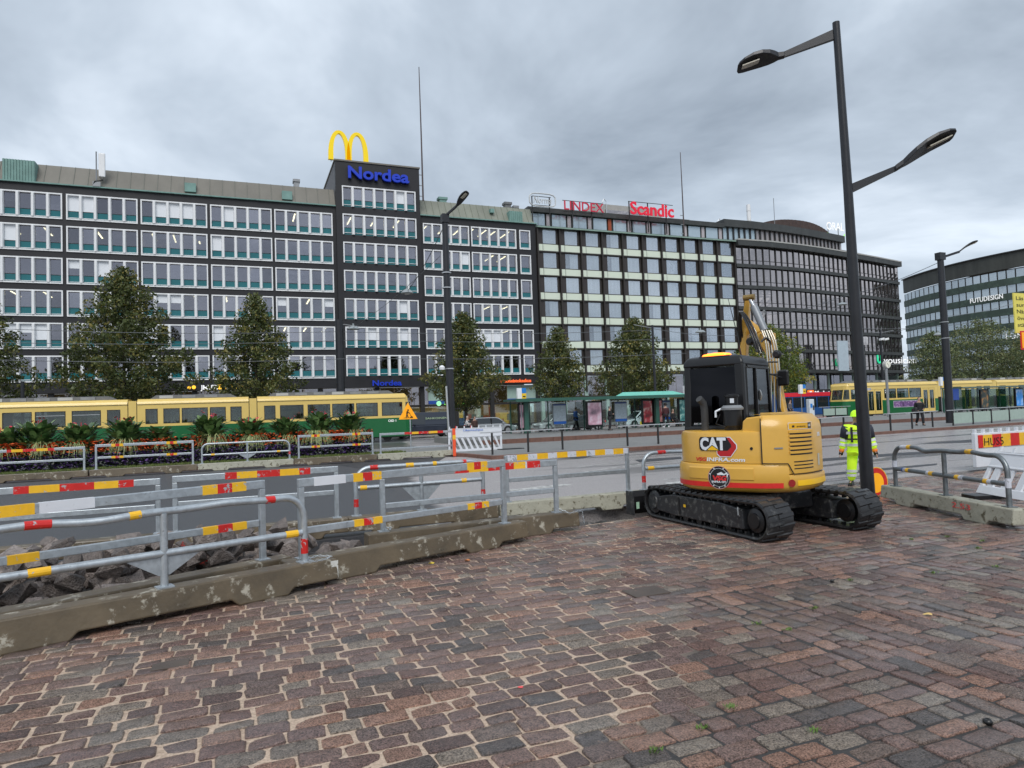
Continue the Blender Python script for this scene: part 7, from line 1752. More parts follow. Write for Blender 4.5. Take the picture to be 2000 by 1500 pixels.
def wtext(s, s0, z0, w_, h, mt, off, bold=0., slant=0., nm='lettering', d_=.002):
    v, f = text2d(s, 1, bold, .1); x0_ = min(p[0] for p in v); x1_ = max(p[0] for p in v); sx = w_/(x1_-x0_); sz = h/.7
    MB().add([wrap(s0+(p[0]-x0_)*sx+slant*p[1]*sz, z0+p[1]*sz, off+p[2]/.1*d_) for p in v], f).build(nm, mt, EX, world=True)
def wpoly(pts, off, mt, nm, sub=6):
    # polygon drawn on the curved side, split in vertical strips for curvature
    bm = bmesh.new(); vs = [bm.verts.new((p[0], p[1], 0)) for p in pts]; bm.faces.new(vs)
    x0_, x1_ = min(p[0] for p in pts), max(p[0] for p in pts)
    for k in range(1, sub): bmesh.ops.bisect_plane(bm, geom=bm.verts[:]+bm.edges[:]+bm.faces[:], plane_co=(x0_+(x1_-x0_)*k/sub, 0, 0), plane_no=(1, 0, 0))
    bm.verts.index_update(); v = [wrap(q.co.x, q.co.y, off) for q in bm.verts]; f = [tuple(q.index for q in fc.verts) for fc in bm.faces]; bm.free()
    return MB().add(v, f).build(nm, mt, EX, world=True)
DK = mat('decal_black', (.012, .012, .014), .35, var=0); WH = mat('decal_white', (.72, .76, .8), .35, var=0, spec=.5); RD = mat('decal_red', (.45, .015, .02), .35, var=.1); RD2 = mat('decal_bright_red', (.62, .03, .03), .35, var=0)
k0, kz = -.47, 1.25
wpoly([(k0+.30, kz-.06), (k0+.34, kz-.10), (k0+.52, kz-.10), (k0+.62, kz+.03), (k0+.62, kz+.09), (k0+.52, kz+.205), (k0+.28, kz+.205)], -.0195, WH, 'logo_backing')
wpoly([(k0+.31, kz-.05), (k0+.35, kz-.09), (k0+.515, kz-.09), (k0+.605, kz+.03), (k0+.605, kz+.085), (k0+.51, kz+.195), (k0+.28, kz+.195)], -.0185, RD, 'logo_hexagon')
wpoly([(k0, kz+.03), (k0+.03, kz-.005), (k0+.47, kz-.005), (k0+.53, kz+.05), (k0+.53, kz+.09), (k0+.46, kz+.205), (k0+.03, kz+.205), (k0, kz+.17)], -.0175, DK, 'logo_ground')
wtext('CAT', k0+.02, kz+.015, .43, .175, WH, -.0165, .05, nm='logo_lettering')
wpoly([(k0+.12, kz-.002), (k0+.23, kz+.085), (k0+.36, kz-.002)], -.0125, DK, 'logo_triangle_edge'); wpoly([(k0+.145, kz+.002), (k0+.23, kz+.072), (k0+.335, kz+.002)], -.0115, M_['catlight'], 'logo_triangle')
wtext('VSG', -.56, 1.085, .20, .055, RD2, -.0215, .03, .2); wtext('INFRA.com', -.345, 1.085, .60, .055, WH, -.0215, .03, .2)
def wdisc(s_, z, r_, off, mt, nm, n_=28): wpoly([(s_+r_*math.cos(2*math.pi*k/n_), z+r_*math.sin(2*math.pi*k/n_)) for k in range(n_)], off, mt, nm)
wdisc(-.13, .845, .175, .0345, mat('decal_ring', (.55, .3, .28), .35), 'badge_edge'); wdisc(-.13, .845, .167, .0355, DK, 'badge'); wdisc(-.13, .845, .140, .0365, WH, 'badge_ring'); wdisc(-.13, .845, .135, .0375, DK, 'badge_centre')
wtext('VSG', -.24, .80, .22, .07, RD2, .0385, .05, .15); wtext('INFRA OY', -.24, .765, .22, .028, WH, .0385, .03)
wpoly([(-.16, .90), (-.09, .93), (-.05, .90), (0, .93), (.01, .88), (-.01, .84), (-.01, .90), (-.05, .88), (-.09, .885), (-.15, .88)], .0385, WH, 'badge_digger')
for a_ in (20, 62, 118, 160, 235, 270, 305): wdisc(-.13+.152*math.cos(R(a_)), .845+.152*math.sin(R(a_)), .011, .0368, WH, 'badge_star', 5)
wpoly([(1.0, 1.56), (1.52, 1.56), (1.52, 1.685), (1.0, 1.685)], .004, WH, 'label_edge') if False else None
def wrect(s0, s1, z0, z1, off, mt, nm): return wpoly([(s0, z0), (s1, z0), (s1, z1), (s0, z1)], off, mt, nm)
wrect(.895, 1.405, 1.545, 1.665-.02, .006, WH, 'label_edge'); wrect(.903, 1.397, 1.551, 1.639, .007, mat('label_orange', (.75, .40, .02), .4), 'label'); wrect(1.28, 1.37, 1.553, 1.637, .008, DK, 'label_square'); wtext('CAT', 1.288, 1.58, .07, .035, WH, .009, .02); wtext('avesco', 1.04, 1.575, .18, .03, DK, .009); wrect(.96, 1.0, 1.575, 1.605, .009, DK, 'label_mark')
wtext('305', 1.60, 1.42, .13, .06, WH, .004, .02); wrect(1.58, 1.66, .98, 1.16, .004, mat('label_grey', (.5, .48, .4), .4), 'warning_label')
for z, r_ in ((1.22, .022), (1.16, .02), (1.09, .016)): wdisc(-1.47, z, r_, -.016, BK, 'lock')
wdisc(.36, 1.28, .022, -.016, BK, 'lock')
# cab
cx0, cx1, cy0, cy1 = -.90, .15, -.62, .80; z0, z1 = 1.0, 2.66
CB = EX
def rb_(nm, x0, x1, y0, y1, za, zb, mt, bv=.02, par=EX):
    m_ = MB().box(x0, x1, y0, y1, za, zb); m_.xf(Uf); return m_.build(nm, mt, par, world=True, bevel=bv)
cm_ = MB()
def pil(xa, ya, xb, yb, w_): MB().bar(U(xa, ya, z0+.05), U(xb, yb, z1-.06), w_, w_, ER).build('cab_pillar', M_['black'], EX, world=True, bevel=.03)
pil(cx0+.06, cy0+.06, cx0+.10, cy0+.10, .13); pil(cx1-.07, cy0+.07, cx1-.10, cy0+.10, .15); pil(cx1-.05, cy1-.05, cx1-.09, cy1-.16, .09); pil(cx0+.05, cy1-.05, cx0+.09, cy1-.16, .09)

lo_ = MB(); lo_.box(cx0, cx1, cy0, cy1, z0, 1.62); lo_.xf(Uf); lo_.build('cab_lower', M_['black'], EX, world=True, bevel=.05)
rf = MB(); rf.loft([[U(x, y, z) for x, y in ((cx0+i_, cy0+i_), (cx1-i_, cy0+i_), (cx1-i_, cy1-.08-i_), (cx0+i_, cy1-.08-i_))] for z, i_ in ((z1-.10, .02), (z1-.02, .03), (z1+.06, .08), (z1+.085, .2))]); rf.build('cab_roof', M_['black'], EX, world=True, bevel=.03, smooth='auto')
cg = mat('cab_glass', (.008, .008, .010), .06, var=0, spec=.6)
# rear window: dark glass sheet inset, slightly bowed
m_ = MB(); m_.box(cx0+.13, cx1-.15, cy0+.035, cy0+.045, 1.66, z1-.12); m_.xf(Uf); m_.build('rear_window', glass('cab_tint', (.012, .012, .014), .015, (.4, .4, .45)), EX, world=True)
m_ = MB(); m_.box(cx1-.045, cx1-.035, cy0+.16, cy1-.14, 1.66, z1-.14); m_.xf(Uf); m_.build('side_window', glass('cab_tint2', (.25, .28, .28), .06), EX, world=True)
m_ = MB(); m_.box(cx0+.035, cx0+.045, cy0+.16, cy1-.14, 1.66, z1-.14); m_.xf(Uf); m_.build('door_window', glass('cab_tint3', (.25, .28, .28), .06), EX, world=True)
m_ = MB(); m_.box(cx0+.1, cx1-.1, cy1-.08, cy1-.07, 1.3, z1-.14); m_.xf(Uf); m_.build('windscreen', glass('cab_tint4', (.6, .65, .65), .05), EX, world=True)
fr = MB()
for (a_, b_) in (((cy0+.14, 1.64), (cy1-.12, 1.64)), ((cy0+.18, z1-.12), (cy1-.2, z1-.12)), ((cy0+.14, 1.64), (cy0+.16, z1-.12)), ((cy1-.12, 1.64), (cy1-.2, z1-.12)), ((cy0+.58, 1.64), (cy0+.58, z1-.12))):
    fr.bar(U(cx1-.02, *a_), U(cx1-.03, *b_), .03, .045)
fr.build('side_window_frame', M_['black'], EX, world=True, bevel=.006)
# seat, steering
rb_('seat', -.62, -.12, -.25, .2, 1.3, 1.5, M_['cloth_black'], .05); rb_('seat_back', -.60, -.14, -.32, -.2, 1.5, 2.1, M_['cloth_black'], .05); rb_('arm_console', -.08, .02, -.1, .3, 1.55, 1.75, M_['black'], .03)
MB().lathe([(.10, -.01), (.12, -.01), (.12, .01), (.10, .01)], U(.05, .2, 2.08), 20, ax='x').build('fan_guard', M_['greymetal'], EX, world=True)
mb = MB(); c0 = U(.05, .2, 2.08)
for k in range(6): a_ = math.pi*k/6; mb.bar(c0+Vector((0, math.cos(a_), math.sin(a_)))*.11, c0-Vector((0, math.cos(a_), math.sin(a_)))*.11, .006, .006)
mb.build('fan_spokes', M_['greymetal'], EX, world=True); rb_('hi_vis_bag', 0, .08, .02, .12, 1.66, 1.85, M_['hivis'], .01)
# beacon
bc = U(-.36, -.42, z1+.075); mb = MB(); rings = []
for z, k_ in ((-.01, 1), (.015, 1.02), (.035, .92), (.05, .6), (.056, .2)):
    rings.append([bc+ER*(.24*k_*math.cos(t_))*(1)+EF*(.09*k_*math.sin(t_))+Vector((0, 0, z)) for t_ in [2*math.pi*q_/20 for q_ in range(20)]])
mb.loft(rings); mb.build('beacon', mat('lit_amber_lens', (.9, .3, .02), .2, var=0, emit=(1, .15, .01), es=2.6), EX, world=True, smooth='auto')
rb_('beacon_base', -.62, -.10, -.53, -.31, z1+.05, z1+.077, M_['black'], .01)
MB().tube([U(.02, -.35, z1+.06), U(-.02, -.4, z1+.45), U(-.10, -.48, z1+.98)], [.012, .008, .004], 6).build('antenna_rod', M_['black'], EX, world=True)
# exhaust and pre-cleaner
MB().tube([U(-.44, -.82, 1.53), U(-.44, -.82, 1.88), U(-.45, -.84, 1.98), U(-.48, -.92, 2.05)], .058, 14).build('exhaust_pipe', mat('sooty_steel', (.045, .045, .045), .6, var=.4), EX, world=True, smooth='auto')
pc = U(.02, -.86, 0)
MB().lathe([(.0, 1.55), (.12, 1.55), (.125, 1.60), (.14, 1.62), (.14, 1.86), (0, 1.86)], pc, 24).build('air_filter', M_['black'], EX, world=True, smooth='auto')
MB().lathe([(0, 1.86), (.165, 1.86), (.17, 1.89), (.13, 1.93), (0, 1.93)], pc, 24).build('filter_lid', mat('grey_plastic', (.22, .23, .24), .4), EX, world=True, smooth='auto')
MB().lathe([(0, 1.93), (.09, 1.93), (.095, 2.05), (.11, 2.06), (.11, 2.085), (.07, 2.11), (0, 2.115)], pc, 20).build('precleaner', M_['black'], EX, world=True, smooth='auto')
q = pc+Vector((0, 0, 2.0))-EF*.10; MB().obox(q+ER*.04, ER*.03, EF*.004, Vector((0, 0, .035))).build('label', WH, EX, world=True)
MB().tube([U(-.14, -.9, 1.88), U(-.21, -.95, 1.84), U(-.21, -.95, 1.75)], .018, 6).build('clip', mat('decal_white', (.72, .76, .8)), EX, world=True)
MB().tube([U(-.15, -.92, 1.8), U(-.21, -.95, 1.65), U(-.05, -.98, 1.6)], .012, 6).build('cable', M_['black'], EX, world=True)
# boom (swung a little to the left), placed in the machine frame
sw = U(.26, 1.12, 0)
def lift(px, py, depth):  # point on the view ray at a given depth: used to measure the boom, which then stands as real geometry
    return CAM+ray(px, py)*depth
BA = U(.30, 1.15, .95); BB = lift(1509, 700, 12.35); BCc = lift(1487, 655, 12.7); BD = lift(1462, 632, 13.1)
def boomseg(A, B_, wa, wb, t0, t1, nm, mt=CY, sd=None):
    A, B_ = Vector(A), Vector(B_); d = (B_-A).normalized(); s_ = (sd or ER); s_ = (s_-d*s_.dot(d)).normalized(); n_ = d.cross(s_)
    rings = [[A-s_*wa/2-n_*t0/2, A+s_*wa/2-n_*t0/2, A+s_*wa/2+n_*t0/2, A-s_*wa/2+n_*t0/2], [B_-s_*wb/2-n_*t1/2, B_+s_*wb/2-n_*t1/2, B_+s_*wb/2+n_*t1/2, B_-s_*wb/2+n_*t1/2]]
    return MB().loft(rings).build(nm, mt, EX, world=True, bevel=.015)
boomseg(BA, BB, .10, .12, .14, .24, 'boom_lower'); boomseg(BB, BCc, .14, .13, .26, .24, 'boom_middle'); boomseg(BCc, BD, .13, .11, .24, .16, 'boom_upper')
rb_('swing_bracket', .12, .48, .95, 1.3, .6, 1.1, CY, .03)
mb = MB(); q = lift(1500, 668, 12.5)
for s_ in (-1, 1): mb.obox(q+ER*.10*s_, ER*.02, EF*.09, Vector((0, 0, .16)))
mb.build('cylinder_bracket', CY, EX, world=True, bevel=.01)
# stick cylinder on the back of the boom, silver barrel
ca, cb_, cc_ = lift(1490, 637, 12.35), lift(1472, 598, 12.45), lift(1463, 581, 12.5)
MB().tube([lift(1493, 645, 12.33), cb_], .068, 16).build('cylinder_barrel', mat('silver_barrel', (.30, .32, .34), .4, .5), EX, world=True, smooth='auto')
MB().tube([cb_, cc_], .034, 12).build('cylinder_rod', M_['chrome'], EX, world=True, smooth='auto')
st0, st1 = lift(1461, 580, 12.7), lift(1452, 720, 12.9)
MB().tube([cc_-ER*.10, cc_+ER*.10], .055, 12).build('pin', mat('bronze_pin', (.3, .2, .07), .4, .6), EX, world=True)
boomseg(st0, lift(1456, 640, 12.9), .08, .12, .10, .2, 'stick_upper'); boomseg(lift(1456, 640, 12.9), st1, .12, .11, .2, .14, 'stick_lower'); boomseg(st1, lift(1452, 800, 12.8), .14, .12, .16, .14, 'stick_end')
bu = MB(); bq = lift(1452, 830, 12.8); pr_ = [(-.25, .25), (.1, .3), (.3, .1), (.3, -.2), (.1, -.35), (-.2, -.35), (-.05, -.1)]
bu.prism(pr_, -.25, .25, 'x'); bu.xf(lambda p: bq+ER*p.x+EF*p.y+Vector((0, 0, p.z))); bu.build('bucket', M_['muddy'], EX, world=True, bevel=.01)
# hoses
def hose(P, r_, mt, nm='hose', n_=10):
    P = [Vector(p) for p in P]; pts = []
    for i in range(len(P)-1):
        p0, p1, p2, p3 = P[max(i-1, 0)], P[i], P[i+1], P[min(i+2, len(P)-1)]
        for k in range(6): t_ = k/6; pts.append(.5*((2*p1)+(-p0+p2)*t_+(2*p0-5*p1+4*p2-p3)*t_*t_+(-p0+3*p1-3*p2+p3)*t_**3))
    pts.append(P[-1]); return MB().tube(pts, r_, 8).build(nm, mt, EX, world=True, smooth='auto')
st_ = M_['greymetal']; pipe = mat('steel_pipe', (.5, .47, .4), .3, .8)
for k, dx in enumerate((-8, -3, 3, 9, 14)): hose([lift(1512+dx, 880, 11.9), lift(1510+dx, 800, 12.0), lift(1508+dx, 720, 12.1), lift(1503+dx*.9, 672, 12.2), lift(1494+dx*.8, 645, 12.3)], .014, pipe, 'hydraulic_pipe')
for k, dx in enumerate((0, 6)): hose([lift(1527+dx, 895, 11.9), lift(1526+dx, 830, 11.95), lift(1519+dx*.3, 790, 12.0), lift(1518, 740, 12.05)], .018, M_['rubber'])
hose([lift(1486, 690, 12.2), lift(1480, 668, 12.3), lift(1474, 645, 12.4), lift(1462, 628, 12.5)], .018, pipe, 'hydraulic_pipe')
for k, dx in enumerate((0, 5, -4)): hose([lift(1483+dx, 688, 12.15), lift(1474+dx, 660, 12.2), lift(1462+dx, 632, 12.4), lift(1452+dx*.7, 614, 12.6), lift(1446+dx*.5, 612, 12.7), lift(1445+dx*.6, 640, 12.8), lift(1449+dx, 682, 12.9)], .017, M_['rubber'])
hose([lift(1487, 668, 12.2), lift(1495, 660, 12.2), lift(1504, 668, 12.2), lift(1507, 690, 12.2)], .02, M_['rubber'])
hose([lift(1489, 615, 12.6), lift(1492, 606, 12.6), lift(1494, 612, 12.6), lift(1490, 622, 12.6)], .012, st_)
for z_ in (707, 731): boomseg(lift(1500, z_, 12.0), lift(1520, z_, 12.0), .03, .03, .03, .03, 'hose_clamp', BK, Vector((0, 0, 1)))
def wlight(px, py, dp, r_): 
    p = lift(px, py, dp); m_ = MB(); m_.lathe([(0, -.07), (r_*.7, -.07), (r_, -.02), (r_, .05), (0, .05)], (0, 0, 0), 16, ax='y')
    for k in range(5): m_.lathe([(r_, -.015+k*.013), (r_+.01, -.012+k*.013), (r_+.01, -.006+k*.013), (r_, -.003+k*.013)], (0, 0, 0), 16, ax='y')
    m_.xf(lambda q: p+ER*q.x+EF*q.y+Vector((0, 0, q.z))); m_.build('work_light', M_['black'], EX, world=True, smooth='auto')
wlight(1465, 667, 12.3, .062); wlight(1517, 692, 11.6, .062)
mb = MB(); mb.bar(lift(1503, 702, 11.6), lift(1513, 697, 11.6), .02, .02); mb.build('light_bracket', M_['greymetal'], EX, world=True)
q = lift(1530, 738, 12.0); mb = MB(); mb.obox(q, ER*.095, EF*.03, Vector((0, 0, .14))); mo = mb.build('mirror', M_['black'], EX, world=True, bevel=.03); MB().bar(lift(1500, 730, 11.9), q, .02, .02).build('mirror_arm', M_['black'], EX, world=True)

# ================================================================ PEOPLE
def person(name, label, x, y, z, rz, cols, pose='stand', h=1.75, fingers=False, hat=None, hair=(.05, .03, .02), hairbig=0., bulk=1.):
    """faces local -y"""
    t = thing('person', label, 'person', (x, y, z), rz); s_ = h/1.78
    if pose == 'walk': LL = [(.10, 0, .92), (.11, -.16, .50), (.11, -.20, .09), (.12, -.36, .04)]; RL = [(-.10, 0, .92), (-.11, .02, .49), (-.11, .30, .16), (-.12, .22, .04)]
    elif pose == 'sit': LL = [(.10, 0, .55), (.12, -.42, .52), (.12, -.50, .09), (.12, -.66, .04)]; RL = [(-.10, 0, .55), (-.12, -.42, .52), (-.12, -.40, .09), (-.12, -.56, .04)]
    else: LL = [(.11, 0, .92), (.16, -.03, .50), (.20, .02, .09), (.23, -.15, .04)]; RL = [(-.11, 0, .92), (-.15, -.02, .50), (-.18, .05, .09), (-.21, -.12, .04)]
    dz = -.37 if pose == 'sit' else 0
    hp = (0, 0, .95+dz); ch = (0, .0, 1.28+dz); nk = (0, 0, 1.47+dz); hd = (0, -.02, 1.64+dz); ht_ = (0, -.01, 1.72+dz)
    if pose in ('phone',): AL = [(.19, 0, 1.40), (.24, .04, 1.13), (.10, -.25, 1.18), (.06, -.32, 1.20)]; AR = [(-.19, 0, 1.40), (-.24, .04, 1.13), (-.10, -.25, 1.18), (-.06, -.32, 1.2)]
    elif pose == 'walk': AL = [(.19, 0, 1.40), (.26, .06, 1.12), (.16, -.18, 1.02), (.12, -.26, 1.0)]; AR = [(-.19, 0, 1.40), (-.25, .06, 1.12), (-.2, -.12, .95), (-.18, -.2, .93)]
    elif pose == 'work': AL = [(.21, 0, 1.40), (.29, .03, 1.12), (.36, -.02, .86), (.385, -.05, .77)]; AR = [(-.21, 0, 1.40), (-.29, .03, 1.12), (-.36, -.02, .86), (-.385, -.05, .77)]
    else: AL = [(.19, 0, 1.40+dz), (.24, .03, 1.12+dz), (.22, -.12, .90+dz), (.21, -.18, .83+dz)]; AR = [(-.19, 0, 1.40+dz), (-.24, .03, 1.12+dz), (-.22, -.12, .9+dz), (-.21, -.18, .83+dz)]
    S3 = lambda p: (p[0]*s_, p[1]*s_, p[2]*s_)
    J = {'hip': hp, 'chest': ch, 'neck': nk, 'head': hd, 'top': ht_}
    for k, P in (('l', LL), ('r', RL)):
        for i, p in enumerate(P): J['%sg%d' % (k, i)] = p
    for k, P in (('l', AL), ('r', AR)):
        for i, p in enumerate(P): J['%sa%d' % (k, i)] = p
    E_ = [('hip', 'chest'), ('chest', 'neck'), ('neck', 'head'), ('head', 'top')]
    for k in 'lr': E_ += [('hip', k+'g0'), (k+'g0', k+'g1'), (k+'g1', k+'g2'), (k+'g2', k+'g3'), ('chest', k+'a0') if 0 else ('neck', k+'a0'), (k+'a0', k+'a1'), (k+'a1', k+'a2'), (k+'a2', k+'a3')]
    rad = {'hip': (.13, .10), 'chest': (.14, .10), 'neck': .055, 'head': .085, 'top': .07}
    for k in 'lr': rad.update({k+'g0': .085, k+'g1': .058, k+'g2': .042, k+'g3': .035, k+'a0': .055, k+'a1': .04, k+'a2': .03, k+'a3': .036})
    if fingers:
        for k, sg in (('l', 1), ('r', -1)):
            w_, hnd = Vector(J[k+'a2']), Vector(J[k+'a3']); d = (hnd-w_).normalized(); sd_ = Vector((0, 1, 0)); sd_ = (sd_-d*sd_.dot(d)).normalized(); nn_ = d.cross(sd_)
            for i, (o_, l_) in enumerate(((-.03, .07), (-.01, .08), (.01, .075), (.03, .06))):
                a_ = hnd+sd_*o_+d*.03; b_ = a_+d*l_*.6; c_ = b_+d*l_*.35+nn_*.02*(-sg)
                for q_, p in enumerate((a_, b_, c_)): J['%sf%d%d' % (k, i, q_)] = tuple(p); rad['%sf%d%d' % (k, i, q_)] = (.011, .011)
                E_ += [(k+'a3', '%sf%d0' % (k, i)), ('%sf%d0' % (k, i), '%sf%d1' % (k, i)), ('%sf%d1' % (k, i), '%sf%d2' % (k, i))]
            a_ = w_+d*.05-sd_*.03; b_ = a_+d*.04-sd_*.02
            J[k+'t0'] = tuple(a_); J[k+'t1'] = tuple(b_); rad[k+'t0'] = (.013, .013); rad[k+'t1'] = (.011, .011); E_ += [(k+'a2', k+'t0'), (k+'t0', k+'t1')]
    J = {k: S3(v) for k, v in J.items()}; rad = {k: (tuple(q*s_ for q in v) if isinstance(v, tuple) else v*s_) for k, v in rad.items()}
    v, f = skinmesh(J, E_, rad, 1)
    b = MB().add(v, f)
    b.lathe([(0, -.12), (.045, -.11), (.068, -.06), (.078, 0), (.072, .06), (.045, .10), (0, .115)], (hd[0]*s_, (hd[1]-.005)*s_, (hd[2]+.02)*s_), 16)
    b.prism([(-.012, .0), (.012, .0), (0, .035)], hd[1]*s_-.098, hd[1]*s_-.07, 'y') if False else None
    hz = (hd[2]+.02)*s_; hy = hd[1]*s_
    b.add([(-.014, hy-.075, hz-.025), (.014, hy-.075, hz-.025), (0, hy-.074, hz+.02), (0, hy-.100, hz-.022)], [(0, 1, 3), (1, 2, 3), (2, 0, 3), (0, 2, 1)])
    for sg in (-1, 1): b.obox((sg*.078, hy+.005, hz-.005), (.008, 0, 0), (0, .014, 0), (0, 0, .026))
    b.build('body', mat('skin', (.45, .27, .2)), t, smooth=True)
    for sg in (-1, 1): MB().lathe([(0, -.004), (.009, 0), (0, .004)], (sg*.028, hy-.072, hz+.012), 8, ax='y').build('eye', M_['black'], t)
    MB().obox((0, hy-.073, hz-.052), (.022, 0, 0), (0, .006, 0), (0, 0, .004)).build('mouth', mat('lip', (.35, .12, .1), .5), t)
    # clothes
    ext = 1.24
    JJ = {k: J[k] for k in J if k in ('hip', 'chest', 'neck') or k[1:2] == 'a'}; JJ['neck'] = tuple(Vector(J['neck'])-Vector((0, 0, .035*s_)))
    JJ['hem'] = (0, 0, (hp[2]-.12)*s_) if pose != 'sit' else (0, -.1*s_, (hp[2]-.02)*s_)
    EE = [('chest', 'hip'), ('hip', 'hem'), ('chest', 'neck')]; rj = {'hip': (.20*s_*bulk, .15*s_*bulk), 'hem': (.21*s_*bulk, .16*s_*bulk), 'chest': (.21*s_*bulk, .155*s_*bulk), 'neck': (.10*s_, .09*s_)}
    for k in 'lr':
        EE += [('neck', k+'a0'), (k+'a0', k+'a1'), (k+'a1', k+'a2')]; rj.update({k+'a0': .10*s_*bulk, k+'a1': .075*s_*bulk, k+'a2': .06*s_*bulk}); JJ.pop(k+'a3', None)
    v, f = skinmesh(JJ, EE, rj, 1); MB().add(v, f).build('jacket', cols[0], t, smooth=True)
    JJ = {'hip': tuple(Vector(J['hip'])-Vector((0, 0, .02*s_)))}; EE = []; rj = {'hip': (.155*s_, .125*s_)}
    for k in 'lr':
        for i in range(3): JJ[k+'g%d' % i] = J[k+'g%d' % i]
        EE += [('hip', k+'g0'), (k+'g0', k+'g1'), (k+'g1', k+'g2')]; rj.update({k+'g0': .12*s_*bulk, k+'g1': .095*s_*bulk, k+'g2': .08*s_*bulk})
    v, f = skinmesh(JJ, EE, rj, 1); MB().add(v, f).build('trousers', cols[1], t, smooth=True)
    for k in 'lr':
        a_, b_ = Vector(J[k+'g2']), Vector(J[k+'g3']); sh = MB()
        rr_ = []; d = Vector((b_.x-a_.x, b_.y-a_.y, 0)); d = d.normalized() if d.length > .01 else Vector((0, -1, 0)); s2 = Vector((0, 0, 1)).cross(d)
        zb = min(b_.z-.04*s_, a_.z-.09*s_)
        for u, ww, hh in ((-.09, .035, .10), (-.03, .05, .13), (.08, .045, .09), (.17, .05, .06), (.22, .03, .035)):
            c_ = Vector((a_.x, a_.y, zb))+d*u; rr_.append([c_-s2*ww, c_+s2*ww, c_+s2*ww*.8+Vector((0, 0, hh)), c_-s2*ww*.8+Vector((0, 0, hh))])
        sh.loft(rr_).build('shoe', cols[2], t, bevel=.012)
    if hair:
        hm = MB().lathe([(.086+hairbig*.6, -.02), (.09+hairbig, .03), (.078+hairbig, .085+hairbig*.5), (.04+hairbig*.5, .115+hairbig), (0, .125+hairbig)], (0, hy+.015+hairbig*.2, hz), 14); hm.build('hair', mat('hair%d' % int(hair[0]*100), hair, .8, bump=.01, bs=60), t, smooth=True)
    return t, s_, J
HV, CBk = M_['hivis'], M_['cloth_black']
wp = Vector((13.02, 11.52, 0)); ang = math.atan2(-wp.x, wp.y)*-1
tw, s_, J = person('person', 'worker in fluorescent yellow clothes and helmet behind the lamp post', wp.x, wp.y, 0, -.85, (HV, HV, M_['black']), 'work', 1.67, True, hair=None, bulk=1.25)
hz = (1.64+.02)*s_
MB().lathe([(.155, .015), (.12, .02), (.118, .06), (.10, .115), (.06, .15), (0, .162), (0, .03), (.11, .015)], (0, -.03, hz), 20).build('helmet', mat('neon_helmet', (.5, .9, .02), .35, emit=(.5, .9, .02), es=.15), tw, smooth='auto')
rf_ = M_['reflective']; dk = mat('dark_navy_cloth', (.03, .033, .05), .8)
def ring_band(parent, z, rx, ry, h_, mt, nm, cx_=0, cy_=0):
    rings = []
    for zz, k_ in ((z-h_/2, 1), (z+h_/2, 1)): rings.append([(cx_+rx*math.cos(a_), cy_+ry*math.sin(a_), zz) for a_ in [2*math.pi*q_/20 for q_ in range(20)]])
    MB().loft(rings, caps=False).build(nm, mt, parent, smooth=True)
for z in (1.20, .93): ring_band(tw, z, .262, .205, .06, rf_, 'reflective_band')
ring_band(tw, 1.06, .266, .208, .035, M_['black'], 'belt')
for sg in (-1, 1):
    for u in (.45, .85):
        a_, b_ = Vector(J[('l' if sg > 0 else 'r')+'a1']), Vector(J[('l' if sg > 0 else 'r')+'a2']); c_ = a_.lerp(b_, u-.3); d_ = (b_-a_).normalized()
        MB().tube([c_-d_*.03, c_+d_*.03], .096-.01*u, 12, caps=False).build('reflective_band', rf_, tw, smooth=True)
    a_, b_ = Vector(J[('l' if sg > 0 else 'r')+'a0']), Vector(J[('l' if sg > 0 else 'r')+'a1'])
    MB().tube([a_.lerp(b_, -.12), a_.lerp(b_, .2), a_.lerp(b_, .9)], [.115, .125, .102], 12).build('dark_sleeve', dk, tw, smooth=True)
    MB().tube([Vector(J[('l' if sg > 0 else 'r')+'a2'])+Vector((0, 0, .02)), Vector(J[('l' if sg > 0 else 'r')+'a2'])-Vector((0, 0, .05))], [.058, .05], 12).build('cuff', mat('orange_cuff', (.8, .2, .02), .6), tw, smooth=True)
    MB().tube([Vector(J[('l' if sg > 0 else 'r')+'a2'])-Vector((0, 0, .04)), Vector(J[('l' if sg > 0 else 'r')+'a3'])-Vector((0, 0, .02))], [.042, .046], 10).build('glove', M_['black'], tw, smooth=True)
    for u in (.35, .6):
        a2, b2 = Vector(J[('l' if sg > 0 else 'r')+'g1']), Vector(J[('l' if sg > 0 else 'r')+'g2']); c_ = a2.lerp(b2, u); MB().tube([c_+Vector((0, 0, .03)), c_-Vector((0, 0, .03))], .128-.012*u, 12, caps=False).build('reflective_band', rf_, tw, smooth=True)
    MB().bar((sg*.11, -.17, 1.42*s_), (sg*.11, -.215, 1.05*s_), .05, .02).build('harness_strap', M_['black'], tw)
MB().bar((-.10, -.205, 1.26), (.10, -.205, 1.26), .04, .02).build('harness_strap', M_['black'], tw)
a_, b_ = Vector(J['neck']), Vector(J['head'])
MB().tube([a_-Vector((0, 0, .02)), a_+Vector((0, -.01, .06))], [.10, .07], 12).build('collar', dk, tw, smooth=True)
pp = atz(1806, 831, .14)
tp_, s_, J = person('person', 'man in black carrying a black shoulder bag behind the handrail on the right', pp.x, pp.y+.3, .14, -.55, (CBk, CBk, M_['black']), 'walk', 1.82, True, hair=(.12, .08, .05))
MB().obox((-.30, -.02, .98), (.09, 0, 0), (0, .30, -.04), (0, 0, .16)).build('shoulder_bag', mat('bag_black', (.015, .015, .016), .5), tp_, bevel=.05)
def pz(px, py, z=PZ): return atz(px, py, z)
q = pz(1217, 841); person('person', 'lone person in a dark coat looking down at a phone, in the shelter', q.x, 42.6, PZ, -.6+1.6, (CBk, mat('coat_hem_black', (.014, .014, .018), .8), M_['black']), 'phone', 1.72, hair=(.10, .10, .11))
